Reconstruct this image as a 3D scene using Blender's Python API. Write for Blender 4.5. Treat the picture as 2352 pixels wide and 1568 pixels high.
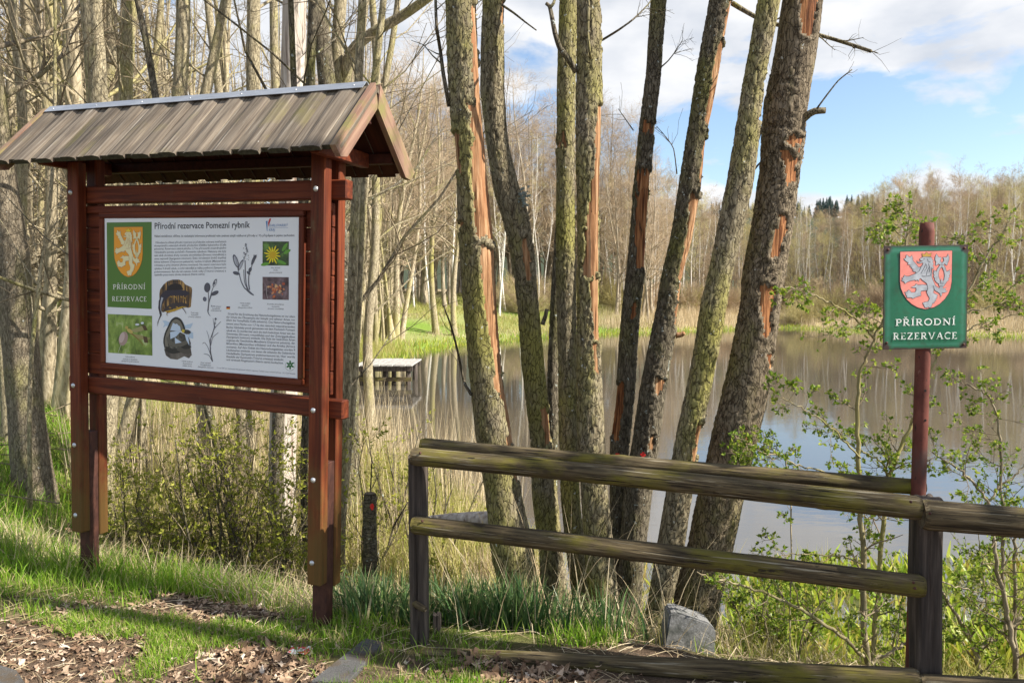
import bpy, bmesh, math, random
import numpy as np
from mathutils import Matrix, Vector

for _o in list(bpy.data.objects):
    bpy.data.objects.remove(_o, do_unlink=True)
SC = bpy.context.scene
COL = SC.collection
R = math.radians

# ------------------------------------------------------------------ camera
F, CX, CY, EYE = 1700.0, 1176.0, 784.0, 1.62
TH = math.atan(94 / 1700.0)
cd = bpy.data.cameras.new('camera')
cd.sensor_width = 36.0
cd.lens = 36.0 * F / 2352.0
cd.clip_start = 0.05
cd.clip_end = 2000.0
cam = bpy.data.objects.new('camera', cd)
COL.objects.link(cam)
cam.location = (0, 0, EYE)
cam.rotation_euler = (math.pi / 2 - TH, 0, 0)
SC.camera = cam

# ------------------------------------------------------------------ light
SUN_EL = R(41)
SUN_H = (0.955, -0.297)
sun_az = math.atan2(SUN_H[0], SUN_H[1])            # clockwise from +Y
sl = bpy.data.lights.new('sun', 'SUN')
sl.energy = 5.0
sl.angle = R(0.5)
sl.color = (1.0, 0.93, 0.82)
so = bpy.data.objects.new('sun', sl)
COL.objects.link(so)
_d = Vector((SUN_H[0] * math.cos(SUN_EL), SUN_H[1] * math.cos(SUN_EL), math.sin(SUN_EL)))
so.rotation_euler = _d.to_track_quat('Z', 'Y').to_euler()
so.location = (20, -3, 20)

W = bpy.data.worlds.new('World')
SC.world = W
W.use_nodes = True
wn, wl = W.node_tree.nodes, W.node_tree.links
wn.clear()
w_out = wn.new('ShaderNodeOutputWorld')
w_bg = wn.new('ShaderNodeBackground')
w_bg.inputs['Strength'].default_value = 0.106
sky = wn.new('ShaderNodeTexSky')
sky.sky_type = 'NISHITA'
sky.sun_disc = False
sky.sun_elevation = SUN_EL
sky.sun_rotation = sun_az
sky.air_density = 1.0
sky.dust_density = 0.6
sky.ozone_density = 1.2
w_tc = wn.new('ShaderNodeTexCoord')
w_sep = wn.new('ShaderNodeSeparateXYZ')
wl.new(w_tc.outputs['Generated'], w_sep.inputs[0])


def wmath(op, a, b=None, clamp=False):
    n = wn.new('ShaderNodeMath')
    n.operation = op
    n.use_clamp = clamp
    for i, v in enumerate((a, b)):
        if v is None:
            continue
        if isinstance(v, (int, float)):
            n.inputs[i].default_value = v
        else:
            wl.new(v, n.inputs[i])
    return n.outputs[0]


zz = wmath('ADD', wmath('MAXIMUM', w_sep.outputs['Z'], 0.0), 0.16)
w_cmb = wn.new('ShaderNodeCombineXYZ')
wl.new(wmath('DIVIDE', w_sep.outputs['X'], zz), w_cmb.inputs[0])
wl.new(wmath('DIVIDE', w_sep.outputs['Y'], zz), w_cmb.inputs[1])
w_map = wn.new('ShaderNodeMapping')
w_map.inputs['Location'].default_value = (1.35, 0.62, 0.3)
w_map.inputs['Scale'].default_value = (1.0, 1.0, 2.3)
wl.new(w_tc.outputs['Generated'], w_map.inputs[0])
w_nz = wn.new('ShaderNodeTexNoise')
w_nz.inputs['Scale'].default_value = 4.2
w_nz.inputs['Detail'].default_value = 7.0
w_nz.inputs['Roughness'].default_value = 0.55
w_nz.inputs['Distortion'].default_value = 0.25
wl.new(w_map.outputs[0], w_nz.inputs['Vector'])
w_band = wn.new('ShaderNodeValToRGB')
_e = w_band.color_ramp.elements
_e[0].position, _e[0].color = 0.0, (0.64, 0.64, 0.64, 1)
_e[1].position, _e[1].color = 0.118, (0.62, 0.62, 0.62, 1)
for _p, _v in ((0.16, 0.42), (0.215, 0.42), (0.275, 0.63), (0.42, 0.55), (1.0, 0.47)):
    _k = _e.new(_p)
    _k.color = (_v, _v, _v, 1)
wl.new(w_sep.outputs['Z'], w_band.inputs[0])
w_sum = wmath('ADD', wmath('SUBTRACT', w_nz.outputs['Fac'], 0.5), w_band.outputs[0])
w_rmp = wn.new('ShaderNodeValToRGB')
w_rmp.color_ramp.elements[0].position = 0.47
w_rmp.color_ramp.elements[1].position = 0.555
wl.new(w_sum, w_rmp.inputs[0])
w_nz2 = wn.new('ShaderNodeTexNoise')
w_nz2.inputs['Scale'].default_value = 7.0
w_nz2.inputs['Detail'].default_value = 5.0
wl.new(w_map.outputs[0], w_nz2.inputs['Vector'])
w_cr = wn.new('ShaderNodeValToRGB')
w_cr.color_ramp.elements[0].position = 0.35
w_cr.color_ramp.elements[0].color = (3.2, 3.4, 3.75, 1)
w_cr.color_ramp.elements[1].position = 0.62
w_cr.color_ramp.elements[1].color = (4.7, 4.7, 4.75, 1)
wl.new(w_nz2.outputs['Fac'], w_cr.inputs[0])
w_mix = wn.new('ShaderNodeMix')
w_mix.data_type = 'RGBA'
wl.new(wmath('MULTIPLY', w_rmp.outputs[0], 0.95), w_mix.inputs[0])
wl.new(sky.outputs[0], w_mix.inputs[6])
wl.new(w_cr.outputs[0], w_mix.inputs[7])
wl.new(w_mix.outputs[2], w_bg.inputs['Color'])
wl.new(w_bg.outputs[0], w_out.inputs[0])

SC.view_settings.view_transform = 'Standard'
SC.view_settings.look = 'None'
SC.view_settings.gamma = 1.0
SC.view_settings.use_curve_mapping = False
SC.view_settings.exposure = 1.05
SC.render.engine = 'CYCLES'
SC.cycles.max_bounces = 6
SC.cycles.diffuse_bounces = 3
SC.cycles.glossy_bounces = 3
SC.cycles.transmission_bounces = 3
SC.cycles.transparent_max_bounces = 4
SC.cycles.use_denoising = True

# ------------------------------------------------------------------ numbers
rng = np.random.default_rng(7)
random.seed(7)
_c, _s = math.cos(TH), math.sin(TH)


def at(px, py, Y):
    """point of the place seen in that direction, Y metres in front of the photographer"""
    a = (px - CX) / F
    b = -(py - CY) / F
    d = np.array([a, _c + b * _s, b * _c - _s])
    return np.array([0, 0, EYE]) + d * (Y / d[1])


def sstep(x):
    x = np.clip(x, 0, 1)
    return x * x * (3 - 2 * x)


_T = rng.random((8, 256, 256))


def vnoise(u, v, seed=0, pu=256):
    u = np.asarray(u, float)
    v = np.asarray(v, float)
    iu = np.floor(u).astype(int)
    iv = np.floor(v).astype(int)
    fu, fv = u - iu, v - iv
    fu = fu * fu * (3 - 2 * fu)
    fv = fv * fv * (3 - 2 * fv)
    t = _T[seed % 8]
    sh = (seed // 8) * 37
    a = t[(iu % pu) % 256, (iv + sh) % 256]
    b = t[((iu + 1) % pu) % 256, (iv + sh) % 256]
    c = t[(iu % pu) % 256, (iv + 1 + sh) % 256]
    d = t[((iu + 1) % pu) % 256, (iv + 1 + sh) % 256]
    return (a * (1 - fu) + b * fu) * (1 - fv) + (c * (1 - fu) + d * fu) * fv


def fbm(u, v, seed=0, octv=4, pu=256):
    s, a, tot = 0.0, 0.5, 0.0
    for o in range(octv):
        s = s + a * vnoise(u * 2 ** o, v * 2 ** o, seed + o, pu * 2 ** o)
        tot += a
        a *= 0.5
    return s / tot


def cells(u, v, nu, seed):
    """F2-F1 of a jittered grid, periodic over nu cells in u"""
    iu = np.floor(u).astype(int)
    iv = np.floor(v).astype(int)
    f1 = np.full(u.shape, 9.0)
    f2 = np.full(u.shape, 9.0)
    tx, ty = _T[seed % 8], _T[(seed + 3) % 8]
    for du in (-1, 0, 1):
        for dv in (-1, 0, 1):
            cu, cv = iu + du, iv + dv
            jx = tx[(cu % nu) % 256, (cv + seed * 11) % 256]
            jy = ty[(cu % nu) % 256, (cv + seed * 11) % 256]
            d = np.hypot(cu + jx - u, cv + jy - v)
            m = d < f1
            f2 = np.where(m, f1, np.minimum(f2, d))
            f1 = np.where(m, d, f1)
    return f2 - f1


# ------------------------------------------------------------------ meshes and objects
def build_mesh(name, V, FS, mats, smooth=False, midx=None):
    V = np.asarray(V, np.float32).reshape(-1, 3)
    me = bpy.data.meshes.new(name)
    me.vertices.add(len(V))
    me.vertices.foreach_set('co', V.ravel())
    FS = [np.asarray(f, np.int32) for f in FS if len(f)]
    tot = np.concatenate([np.full(len(f), f.shape[1], np.int32) for f in FS])
    idx = np.concatenate([f.ravel() for f in FS])
    start = np.concatenate([[0], np.cumsum(tot)[:-1]]).astype(np.int32)
    me.loops.add(len(idx))
    me.loops.foreach_set('vertex_index', idx)
    me.polygons.add(len(tot))
    me.polygons.foreach_set('loop_start', start)
    me.polygons.foreach_set('loop_total', tot)
    if midx is not None:
        me.polygons.foreach_set('material_index', np.asarray(midx, np.int32))
    me.polygons.foreach_set('use_smooth', np.full(len(tot), smooth))
    me.update(calc_edges=True)
    if not isinstance(mats, (list, tuple)):
        mats = [mats]
    for m in mats:
        me.materials.append(m)
    return me


def link(name, data, parent=None, loc=None):
    o = bpy.data.objects.new(name, data)
    COL.objects.link(o)
    if parent is not None:
        o.parent = parent
    if loc is not None:
        o.location = loc
    return o


def tag(o, label=None, cat=None, group=None, kind=None):
    if label:
        o['label'] = label
    if cat:
        o['category'] = cat
    if group:
        o['group'] = group
    if kind:
        o['kind'] = kind
    return o


def thing(name, label, cat, loc=(0, 0, 0), group=None):
    return tag(link(name, None, None, loc), label, cat, group)


def copy_tree(o, kids=None):
    c = o.copy()
    COL.objects.link(c)
    for ch in (kids if kids is not None else list(o.children)):
        k = ch.copy()
        COL.objects.link(k)
        k.parent = c
    return c


class Bag:
    """collects geometry for one mesh"""

    def __init__(self):
        self.V, self.Q, self.T, self.n = [], [], [], 0

    def add(self, V, quads=None, tris=None):
        V = np.asarray(V, float).reshape(-1, 3)
        if quads is not None and len(quads):
            self.Q.append(np.asarray(quads) + self.n)
        if tris is not None and len(tris):
            self.T.append(np.asarray(tris) + self.n)
        self.V.append(V)
        self.n += len(V)
        return self

    def mesh(self, name, mats, smooth=False, origin=(0, 0, 0)):
        V = np.concatenate(self.V) - np.asarray(origin, float)
        fs = []
        if self.Q:
            fs.append(np.concatenate(self.Q))
        if self.T:
            fs.append(np.concatenate(self.T))
        return build_mesh(name, V, fs, mats, smooth)

    def tubes(self, P, RR, sides=5, cap=False):
        P = np.asarray(P, float)
        RR = np.asarray(RR, float)
        if P.ndim == 2:
            P, RR = P[None], RR[None]
        N, K, _ = P.shape
        if N == 0:
            return self
        tn = np.gradient(P, axis=1)
        tn /= np.linalg.norm(tn, axis=2, keepdims=True) + 1e-9
        main = P[:, -1] - P[:, 0]
        main /= np.linalg.norm(main, axis=1, keepdims=True) + 1e-9
        ref = np.where(np.abs(main[:, 2:3]) > 0.8, np.array([[0.96, 0.28, 0]]), np.array([[0, 0, 1.0]]))
        a = np.cross(tn, ref[:, None, :])
        a /= np.linalg.norm(a, axis=2, keepdims=True) + 1e-9
        b = np.cross(tn, a)
        ang = np.arange(sides) * 2 * math.pi / sides
        V = P[:, :, None, :] + RR[:, :, None, None] * (a[:, :, None, :] * np.cos(ang)[None, None, :, None] + b[:, :, None, :] * np.sin(ang)[None, None, :, None])
        base = (np.arange(N) * K * sides)[:, None, None]
        k = (np.arange(K - 1) * sides)[None, :, None]
        j = np.arange(sides)[None, None, :]
        j2 = (j + 1) % sides
        q = np.stack([base + k + j, base + k + j2, base + k + sides + j2, base + k + sides + j], -1).reshape(-1, 4)
        t = None
        if cap:
            b0 = np.arange(N) * K * sides
            t = []
            for i in range(1, sides - 1):
                t.append(np.stack([b0, b0 + i + 1, b0 + i], -1))
                e = b0 + (K - 1) * sides
                t.append(np.stack([e, e + i, e + i + 1], -1))
            t = np.concatenate(t)
        return self.add(V.reshape(-1, 3), q, t)


def grow(P, RR, n, L, ang, r, t0=0.2, t1=1.0, npts=4, up=0.3, rr=0.5, jit=0.15, rmin=0.002, rmax=1.0, short=0.5):
    N, K, _ = P.shape
    M = N * n
    pi = np.repeat(np.arange(N), n)
    t = t0 + (t1 - t0) * r.random(M)
    x = t * (K - 1)
    i = np.minimum(x.astype(int), K - 2)
    f = (x - i)[:, None]
    pos = P[pi, i] * (1 - f) + P[pi, i + 1] * f
    rad = RR[pi, i] * (1 - f[:, 0]) + RR[pi, i + 1] * f[:, 0]
    tn = P[pi, i + 1] - P[pi, i]
    tn /= np.linalg.norm(tn, axis=1, keepdims=True) + 1e-9
    q = r.normal(size=(M, 3))
    q -= tn * np.sum(q * tn, 1, keepdims=True)
    q /= np.linalg.norm(q, axis=1, keepdims=True) + 1e-9
    a = (ang[0] + (ang[1] - ang[0]) * r.random(M))[:, None]
    d = np.cos(a) * tn + np.sin(a) * q
    ln = L * (0.45 + 0.75 * r.random(M)) * (1 - short * (t - t0) / max(1e-6, 1 - t0))
    out = [pos]
    for s in range(npts - 1):
        d = d + np.array([0, 0, up / (npts - 1)]) + jit * r.normal(size=(M, 3))
        d /= np.linalg.norm(d, axis=1, keepdims=True)
        pos = pos + d * (ln / (npts - 1))[:, None]
        out.append(pos)
    CP = np.stack(out, 1)
    r0 = np.clip(rad * rr, rmin, rmax)
    CR = np.maximum(r0[:, None] * np.linspace(1, 0.3, npts)[None], rmin * 0.6)
    return CP, CR


def bevel_box(name, lo, hi, mat, parent, bev=0.004, off=(0, 0, 0)):
    lo = np.asarray(lo, float) - off
    hi = np.asarray(hi, float) - off
    c = (lo + hi) / 2
    h = (hi - lo) / 2
    b = min(bev, h.min() * 0.45)
    V, idx = [], {}
    for sx in (-1, 1):
        for sy in (-1, 1):
            for sz in (-1, 1):
                s = np.array([sx, sy, sz])
                for ax in range(3):
                    d = h - b
                    d = d.copy()
                    d[ax] = h[ax]
                    idx[(sx, sy, sz, ax)] = len(V)
                    V.append(s * d)
    Q, T = [], []
    for ax in range(3):
        o1, o2 = (ax + 1) % 3, (ax + 2) % 3
        for s in (-1, 1):
            f = []
            for (p, q) in ((-1, -1), (1, -1), (1, 1), (-1, 1)):
                k = [0, 0, 0]
                k[ax], k[o1], k[o2] = s, p, q
                f.append(idx[(*k, ax)])
            Q.append(f if s > 0 else f[::-1])
        for p in (-1, 1):
            for q in (-1, 1):
                k0 = [0, 0, 0]
                k0[o1], k0[o2] = p, q
                A, B = list(k0), list(k0)
                A[ax], B[ax] = -1, 1
                f = [idx[(*A, o1)], idx[(*B, o1)], idx[(*B, o2)], idx[(*A, o2)]]
                Q.append(f if p * q > 0 else f[::-1])
    for sx in (-1, 1):
        for sy in (-1, 1):
            for sz in (-1, 1):
                f = [idx[(sx, sy, sz, 0)], idx[(sx, sy, sz, 1)], idx[(sx, sy, sz, 2)]]
                T.append(f if sx * sy * sz > 0 else f[::-1])
    me = build_mesh(name, np.array(V), [np.array(Q), np.array(T)], mat)
    o = link(name, me, parent)
    o.location = c
    return o


# ------------------------------------------------------------------ materials
def new_mat(name):
    m = bpy.data.materials.new(name)
    m.use_nodes = True
    n, l = m.node_tree.nodes, m.node_tree.links
    return m, n, l, n['Principled BSDF']


def col4(c):
    return (c[0], c[1], c[2], 1.0)


def ramp(n, stops):
    r = n.new('ShaderNodeValToRGB')
    e = r.color_ramp.elements
    while len(e) < len(stops):
        e.new(0.5)
    for i, (p, c) in enumerate(stops):
        e[i].position = p
        e[i].color = col4(c) if len(c) == 3 else c
    return r


def noise(n, l, vec, scale, detail=5, rough=0.55, dist=0.0):
    t = n.new('ShaderNodeTexNoise')
    t.inputs['Scale'].default_value = scale
    t.inputs['Detail'].default_value = detail
    t.inputs['Roughness'].default_value = rough
    t.inputs['Distortion'].default_value = dist
    if vec is not None:
        l.new(vec, t.inputs['Vector'])
    return t


def mapping(n, l, scale, rot=(0, 0, 0), coord='Object', rnd=False):
    tc = n.new('ShaderNodeTexCoord')
    mp = n.new('ShaderNodeMapping')
    mp.inputs['Scale'].default_value = scale
    mp.inputs['Rotation'].default_value = rot
    l.new(tc.outputs[coord], mp.inputs[0])
    if rnd:
        oi = n.new('ShaderNodeObjectInfo')
        mu = n.new('ShaderNodeMath')
        mu.operation = 'MULTIPLY'
        mu.inputs[1].default_value = 37.0
        l.new(oi.outputs['Random'], mu.inputs[0])
        l.new(mu.outputs[0], mp.inputs['Location'])
    return mp.outputs[0]


def mixc(n, l, fac, a, b):
    m = n.new('ShaderNodeMix')
    m.data_type = 'RGBA'
    for s, v in ((0, fac), (6, a), (7, b)):
        if isinstance(v, (int, float)):
            m.inputs[s].default_value = v
        elif isinstance(v, tuple):
            m.inputs[s].default_value = col4(v)
        else:
            l.new(v, m.inputs[s])
    return m.outputs[2]


def bump(n, l, b, h, strength=0.4, dist=0.01):
    bp = n.new('ShaderNodeBump')
    bp.inputs['Strength'].default_value = strength
    bp.inputs['Distance'].default_value = dist
    l.new(h, bp.inputs['Height'])
    l.new(bp.outputs[0], b.inputs['Normal'])


def grain_mat(name, stops, stretch, scale=1.0, rough=0.75, bmp=0.35, bdist=0.004, patch=None, spots=None, rnd=True, spec=0.3, vary=0.0):
    """fibres stretched along one axis; patch / spots = (colour, scale, lo, hi[, axis-range])"""
    m, n, l, b = new_mat(name)
    v = mapping(n, l, stretch, rnd=rnd)
    t = noise(n, l, v, scale, 8, 0.62, 0.3)
    rp = ramp(n, stops)
    l.new(t.outputs['Fac'], rp.inputs[0])
    c = rp.outputs[0]
    for k, sp in enumerate([patch] + (spots if isinstance(spots, list) else [spots])):
        if sp is None:
            continue
        v2 = mapping(n, l, sp[4] if len(sp) > 4 else (1, 1, 1), rnd=rnd)
        t2 = noise(n, l, v2, sp[1], 6, 0.6)
        r2 = ramp(n, [(sp[2], (0, 0, 0)), (sp[3], (1, 1, 1))])
        l.new(t2.outputs['Fac'], r2.inputs[0])
        c = mixc(n, l, r2.outputs[0], c, sp[0])
    if vary:
        oi = n.new('ShaderNodeObjectInfo')
        mr = n.new('ShaderNodeMapRange')
        mr.inputs[3].default_value = 1 - vary
        mr.inputs[4].default_value = 1 + vary
        l.new(oi.outputs['Random'], mr.inputs[0])
        mm = n.new('ShaderNodeVectorMath')
        mm.operation = 'SCALE'
        l.new(c, mm.inputs[0])
        l.new(mr.outputs[0], mm.inputs[3])
        c = mm.outputs[0]
    l.new(c, b.inputs['Base Color'])
    b.inputs['Roughness'].default_value = rough
    b.inputs['Specular IOR Level'].default_value = spec
    bump(n, l, b, t.outputs['Fac'], bmp, bdist)
    return m


def flat_mat(name, c, rough=0.5, spec=0.3, metal=0.0):
    m, n, l, b = new_mat(name)
    b.inputs['Base Color'].default_value = col4(c)
    b.inputs['Roughness'].default_value = rough
    b.inputs['Specular IOR Level'].default_value = spec
    b.inputs['Metallic'].default_value = metal
    return m


def island_mat(name, stops, rough=0.6, trans=0.35, spec=0.25):
    """leaves and blades: colour drawn piece by piece, some light passing through"""
    m, n, l, b = new_mat(name)
    g = n.new('ShaderNodeNewGeometry')
    rp = ramp(n, stops)
    l.new(g.outputs['Random Per Island'], rp.inputs[0])
    l.new(rp.outputs[0], b.inputs['Base Color'])
    b.inputs['Roughness'].default_value = rough
    b.inputs['Specular IOR Level'].default_value = spec
    if trans > 0:
        tr = n.new('ShaderNodeBsdfTranslucent')
        l.new(rp.outputs[0], tr.inputs[0])
        mx = n.new('ShaderNodeMixShader')
        mx.inputs[0].default_value = trans
        l.new(b.outputs[0], mx.inputs[1])
        l.new(tr.outputs[0], mx.inputs[2])
        l.new(mx.outputs[0], n['Material Output'].inputs[0])
    return m


M = {}
def bark_mat(name, dark, mid, light, algae, a_lo, a_hi, lichen, l_lo, fis=0.74, vary=0.0):
    m, n, l, b = new_mat(name)
    tc = n.new('ShaderNodeTexCoord')
    nzv = noise(n, l, tc.outputs['Object'], 14.0, 4, 0.6)
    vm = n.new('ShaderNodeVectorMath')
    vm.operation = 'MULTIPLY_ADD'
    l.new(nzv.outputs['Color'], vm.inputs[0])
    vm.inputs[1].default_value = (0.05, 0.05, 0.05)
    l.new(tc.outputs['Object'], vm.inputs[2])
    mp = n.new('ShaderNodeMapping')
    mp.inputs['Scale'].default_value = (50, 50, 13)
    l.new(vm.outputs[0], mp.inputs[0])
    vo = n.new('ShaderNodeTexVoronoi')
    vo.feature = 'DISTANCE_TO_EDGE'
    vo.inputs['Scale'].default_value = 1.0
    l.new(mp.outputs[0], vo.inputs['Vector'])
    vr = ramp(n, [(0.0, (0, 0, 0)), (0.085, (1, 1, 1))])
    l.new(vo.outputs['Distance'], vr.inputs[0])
    v = mapping(n, l, (14, 14, 5), rnd=True)
    t = noise(n, l, v, 3.0, 8, 0.65, 0.3)
    rp = ramp(n, [(0.28, dark), (0.5, mid), (0.72, light)])
    l.new(t.outputs['Fac'], rp.inputs[0])
    c = rp.outputs[0]
    v2 = mapping(n, l, (1, 1, 0.5), rnd=True)
    t2 = noise(n, l, v2, 2.6, 8, 0.68)
    r2 = ramp(n, [(a_lo, (0, 0, 0)), (a_hi, (1, 1, 1))])
    l.new(t2.outputs['Fac'], r2.inputs[0])
    c = mixc(n, l, r2.outputs[0], c, algae)
    t3 = noise(n, l, mapping(n, l, (1, 1, 1), rnd=True), 30.0, 3, 0.5)
    r3 = ramp(n, [(l_lo, (0, 0, 0)), (l_lo + 0.03, (1, 1, 1))])
    l.new(t3.outputs['Fac'], r3.inputs[0])
    c = mixc(n, l, r3.outputs[0], c, lichen)
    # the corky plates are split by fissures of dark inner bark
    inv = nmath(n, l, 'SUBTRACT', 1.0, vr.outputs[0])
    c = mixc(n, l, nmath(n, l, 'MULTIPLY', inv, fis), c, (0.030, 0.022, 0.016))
    l.new(c, b.inputs['Base Color'])
    b.inputs['Roughness'].default_value = 0.95
    b.inputs['Specular IOR Level'].default_value = 0.15
    hsum = nmath(n, l, 'ADD', nmath(n, l, 'MULTIPLY', vr.outputs[0], 0.8), t.outputs['Fac'])
    bump(n, l, b, hsum, 0.9, 0.009)
    return m


def nmath(n, l, op, a, b2):
    k = n.new('ShaderNodeMath')
    k.operation = op
    for i, q_ in enumerate((a, b2)):
        if isinstance(q_, (int, float)):
            k.inputs[i].default_value = q_
        else:
            l.new(q_, k.inputs[i])
    return k.outputs[0]


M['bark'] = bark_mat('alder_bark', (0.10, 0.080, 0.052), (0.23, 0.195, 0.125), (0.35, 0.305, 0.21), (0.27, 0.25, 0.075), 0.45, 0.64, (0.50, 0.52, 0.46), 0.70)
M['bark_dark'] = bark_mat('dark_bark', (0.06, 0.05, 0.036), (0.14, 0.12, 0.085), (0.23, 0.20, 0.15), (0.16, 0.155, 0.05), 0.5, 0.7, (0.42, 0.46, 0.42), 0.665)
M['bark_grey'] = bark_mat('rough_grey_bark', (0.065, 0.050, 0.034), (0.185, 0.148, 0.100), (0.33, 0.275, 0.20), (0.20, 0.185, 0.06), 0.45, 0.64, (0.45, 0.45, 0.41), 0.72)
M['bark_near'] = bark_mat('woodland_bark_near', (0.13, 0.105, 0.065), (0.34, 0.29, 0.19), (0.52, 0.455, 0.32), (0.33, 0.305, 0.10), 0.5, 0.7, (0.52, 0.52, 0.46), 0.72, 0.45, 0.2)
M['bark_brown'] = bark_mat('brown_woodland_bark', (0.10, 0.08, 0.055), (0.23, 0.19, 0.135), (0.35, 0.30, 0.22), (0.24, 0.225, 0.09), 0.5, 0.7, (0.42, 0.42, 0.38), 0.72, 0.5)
M['bark_wood'] = grain_mat('woodland_bark', [(0.30, (0.11, 0.088, 0.056)), (0.48, (0.30, 0.25, 0.165)), (0.68, (0.50, 0.43, 0.305))],
                           (9, 9, 3), 2.5, 0.95, 0.8, 0.02, patch=((0.33, 0.30, 0.10), 1.1, 0.5, 0.72, (1, 1, 0.3)), spec=0.12, vary=0.2)
M['bark_far'] = grain_mat('distant_bark', [(0.3, (0.11, 0.085, 0.06)), (0.6, (0.40, 0.34, 0.25)), (0.8, (0.50, 0.43, 0.33))],
                          (5, 5, 1.2), 2.0, 0.95, 0.2, 0.02, spec=0.1, vary=0.3)
M['birch'] = grain_mat('birch_bark', [(0.33, (0.10, 0.085, 0.07)), (0.44, (0.62, 0.58, 0.52)), (0.7, (0.78, 0.75, 0.69))],
                       (2, 2, 5), 2.0, 0.8, 0.2, 0.01, spec=0.2, vary=0.1)
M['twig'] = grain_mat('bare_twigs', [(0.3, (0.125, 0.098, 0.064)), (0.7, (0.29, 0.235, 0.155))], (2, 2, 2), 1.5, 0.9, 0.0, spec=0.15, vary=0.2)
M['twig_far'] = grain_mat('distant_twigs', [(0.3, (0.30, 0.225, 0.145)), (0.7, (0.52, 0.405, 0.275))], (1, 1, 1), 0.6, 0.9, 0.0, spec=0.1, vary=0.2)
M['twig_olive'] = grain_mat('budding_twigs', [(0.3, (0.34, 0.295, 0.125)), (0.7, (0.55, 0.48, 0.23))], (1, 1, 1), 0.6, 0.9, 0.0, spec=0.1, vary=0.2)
M['bare'] = grain_mat('barkless_wood', [(0.32, (0.08, 0.032, 0.014)), (0.44, (0.23, 0.11, 0.048)), (0.56, (0.41, 0.235, 0.12)), (0.78, (0.60, 0.43, 0.265))],
                      (42, 42, 1.3), 1.6, 0.8, 1.0, 0.012, patch=((0.30, 0.14, 0.065), 3.0, 0.52, 0.68, (2, 2, 0.5)), spots=((0.07, 0.035, 0.02), 9, 0.62, 0.70, (3, 3, 0.4)), spec=0.2)
M['bare_red'] = grain_mat('rotten_wood', [(0.33, (0.045, 0.018, 0.010)), (0.45, (0.20, 0.075, 0.030)), (0.58, (0.42, 0.195, 0.080)), (0.76, (0.62, 0.36, 0.18))],
                      (34, 34, 1.6), 1.6, 0.85, 1.0, 0.018, spots=((0.035, 0.018, 0.012), 8, 0.58, 0.68, (3, 3, 0.5)), spec=0.2)
M['dead'] = grain_mat('dead_silver_wood', [(0.3, (0.13, 0.08, 0.055)), (0.45, (0.42, 0.36, 0.30)), (0.7, (0.66, 0.60, 0.53))],
                      (16, 16, 0.9), 1.8, 0.85, 0.7, 0.012, spots=((0.14, 0.07, 0.04), 1.8, 0.56, 0.68, (3, 3, 0.5)), spec=0.2)


def stained(name, stretch, algae=False):
    m, n, l, b = new_mat(name)
    v = mapping(n, l, stretch, rnd=True)
    t = noise(n, l, v, 1.0, 8, 0.65, 0.4)
    rp = ramp(n, [(0.28, (0.040, 0.008, 0.004)), (0.5, (0.118, 0.024, 0.008)), (0.75, (0.23, 0.056, 0.017))])
    l.new(t.outputs['Fac'], rp.inputs[0])
    c = rp.outputs[0]
    v2 = mapping(n, l, (11, 11, 5), rnd=True)
    t2 = noise(n, l, v2, 1.0, 7, 0.7)
    r2 = ramp(n, [(0.62, (0, 0, 0)), (0.76, (1, 1, 1))])
    l.new(t2.outputs['Fac'], r2.inputs[0])
    c = mixc(n, l, r2.outputs[0], c, (0.12, 0.055, 0.035))
    if algae:
        tc = n.new('ShaderNodeTexCoord')
        sp = n.new('ShaderNodeSeparateXYZ')
        l.new(tc.outputs['Object'], sp.inputs[0])
        mr = n.new('ShaderNodeMapRange')
        mr.inputs[1].default_value = -0.25
        mr.inputs[2].default_value = -1.7
        l.new(sp.outputs['Z'], mr.inputs[0])
        ad = n.new('ShaderNodeMath')
        ad.operation = 'MULTIPLY_ADD'
        l.new(t2.outputs['Fac'], ad.inputs[0])
        ad.inputs[1].default_value = 1.1
        l.new(mr.outputs[0], ad.inputs[2])
        r3 = ramp(n, [(0.60, (0, 0, 0)), (1.0, (0.62, 0.62, 0.62))])
        l.new(ad.outputs[0], r3.inputs[0])
        c = mixc(n, l, r3.outputs[0], c, (0.115, 0.088, 0.022))
    l.new(c, b.inputs['Base Color'])
    b.inputs['Roughness'].default_value = 0.65
    b.inputs['Specular IOR Level'].default_value = 0.3
    bump(n, l, b, t.outputs['Fac'], 0.3, 0.002)
    return m


M['stain_w'] = stained('stained_post_wood', (45, 45, 2.2), True)
M['stain_u'] = stained('stained_rail_wood', (2.2, 45, 45))
M['roof'] = grain_mat('weathered_roof_wood', [(0.28, (0.050, 0.040, 0.032)), (0.45, (0.125, 0.101, 0.078)), (0.60, (0.215, 0.178, 0.136)), (0.76, (0.42, 0.38, 0.32))],
                      (60, 2.2, 60), 1.0, 0.9, 0.6, 0.003, patch=((0.19, 0.165, 0.075), 3.0, 0.56, 0.76, (1, 1, 1)),
                      spots=((0.66, 0.65, 0.6), 55, 0.73, 0.76), spec=0.2, vary=0.18)
M['barge'] = grain_mat('barge_board_wood', [(0.25, (0.12, 0.065, 0.048)), (0.5, (0.26, 0.160, 0.115)), (0.8, (0.37, 0.25, 0.175))],
                       (40, 1.8, 40), 1.0, 0.8, 0.4, 0.003, patch=((0.20, 0.18, 0.07), 4.5, 0.47, 0.62, (1, 1, 1)), spec=0.2)
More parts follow.
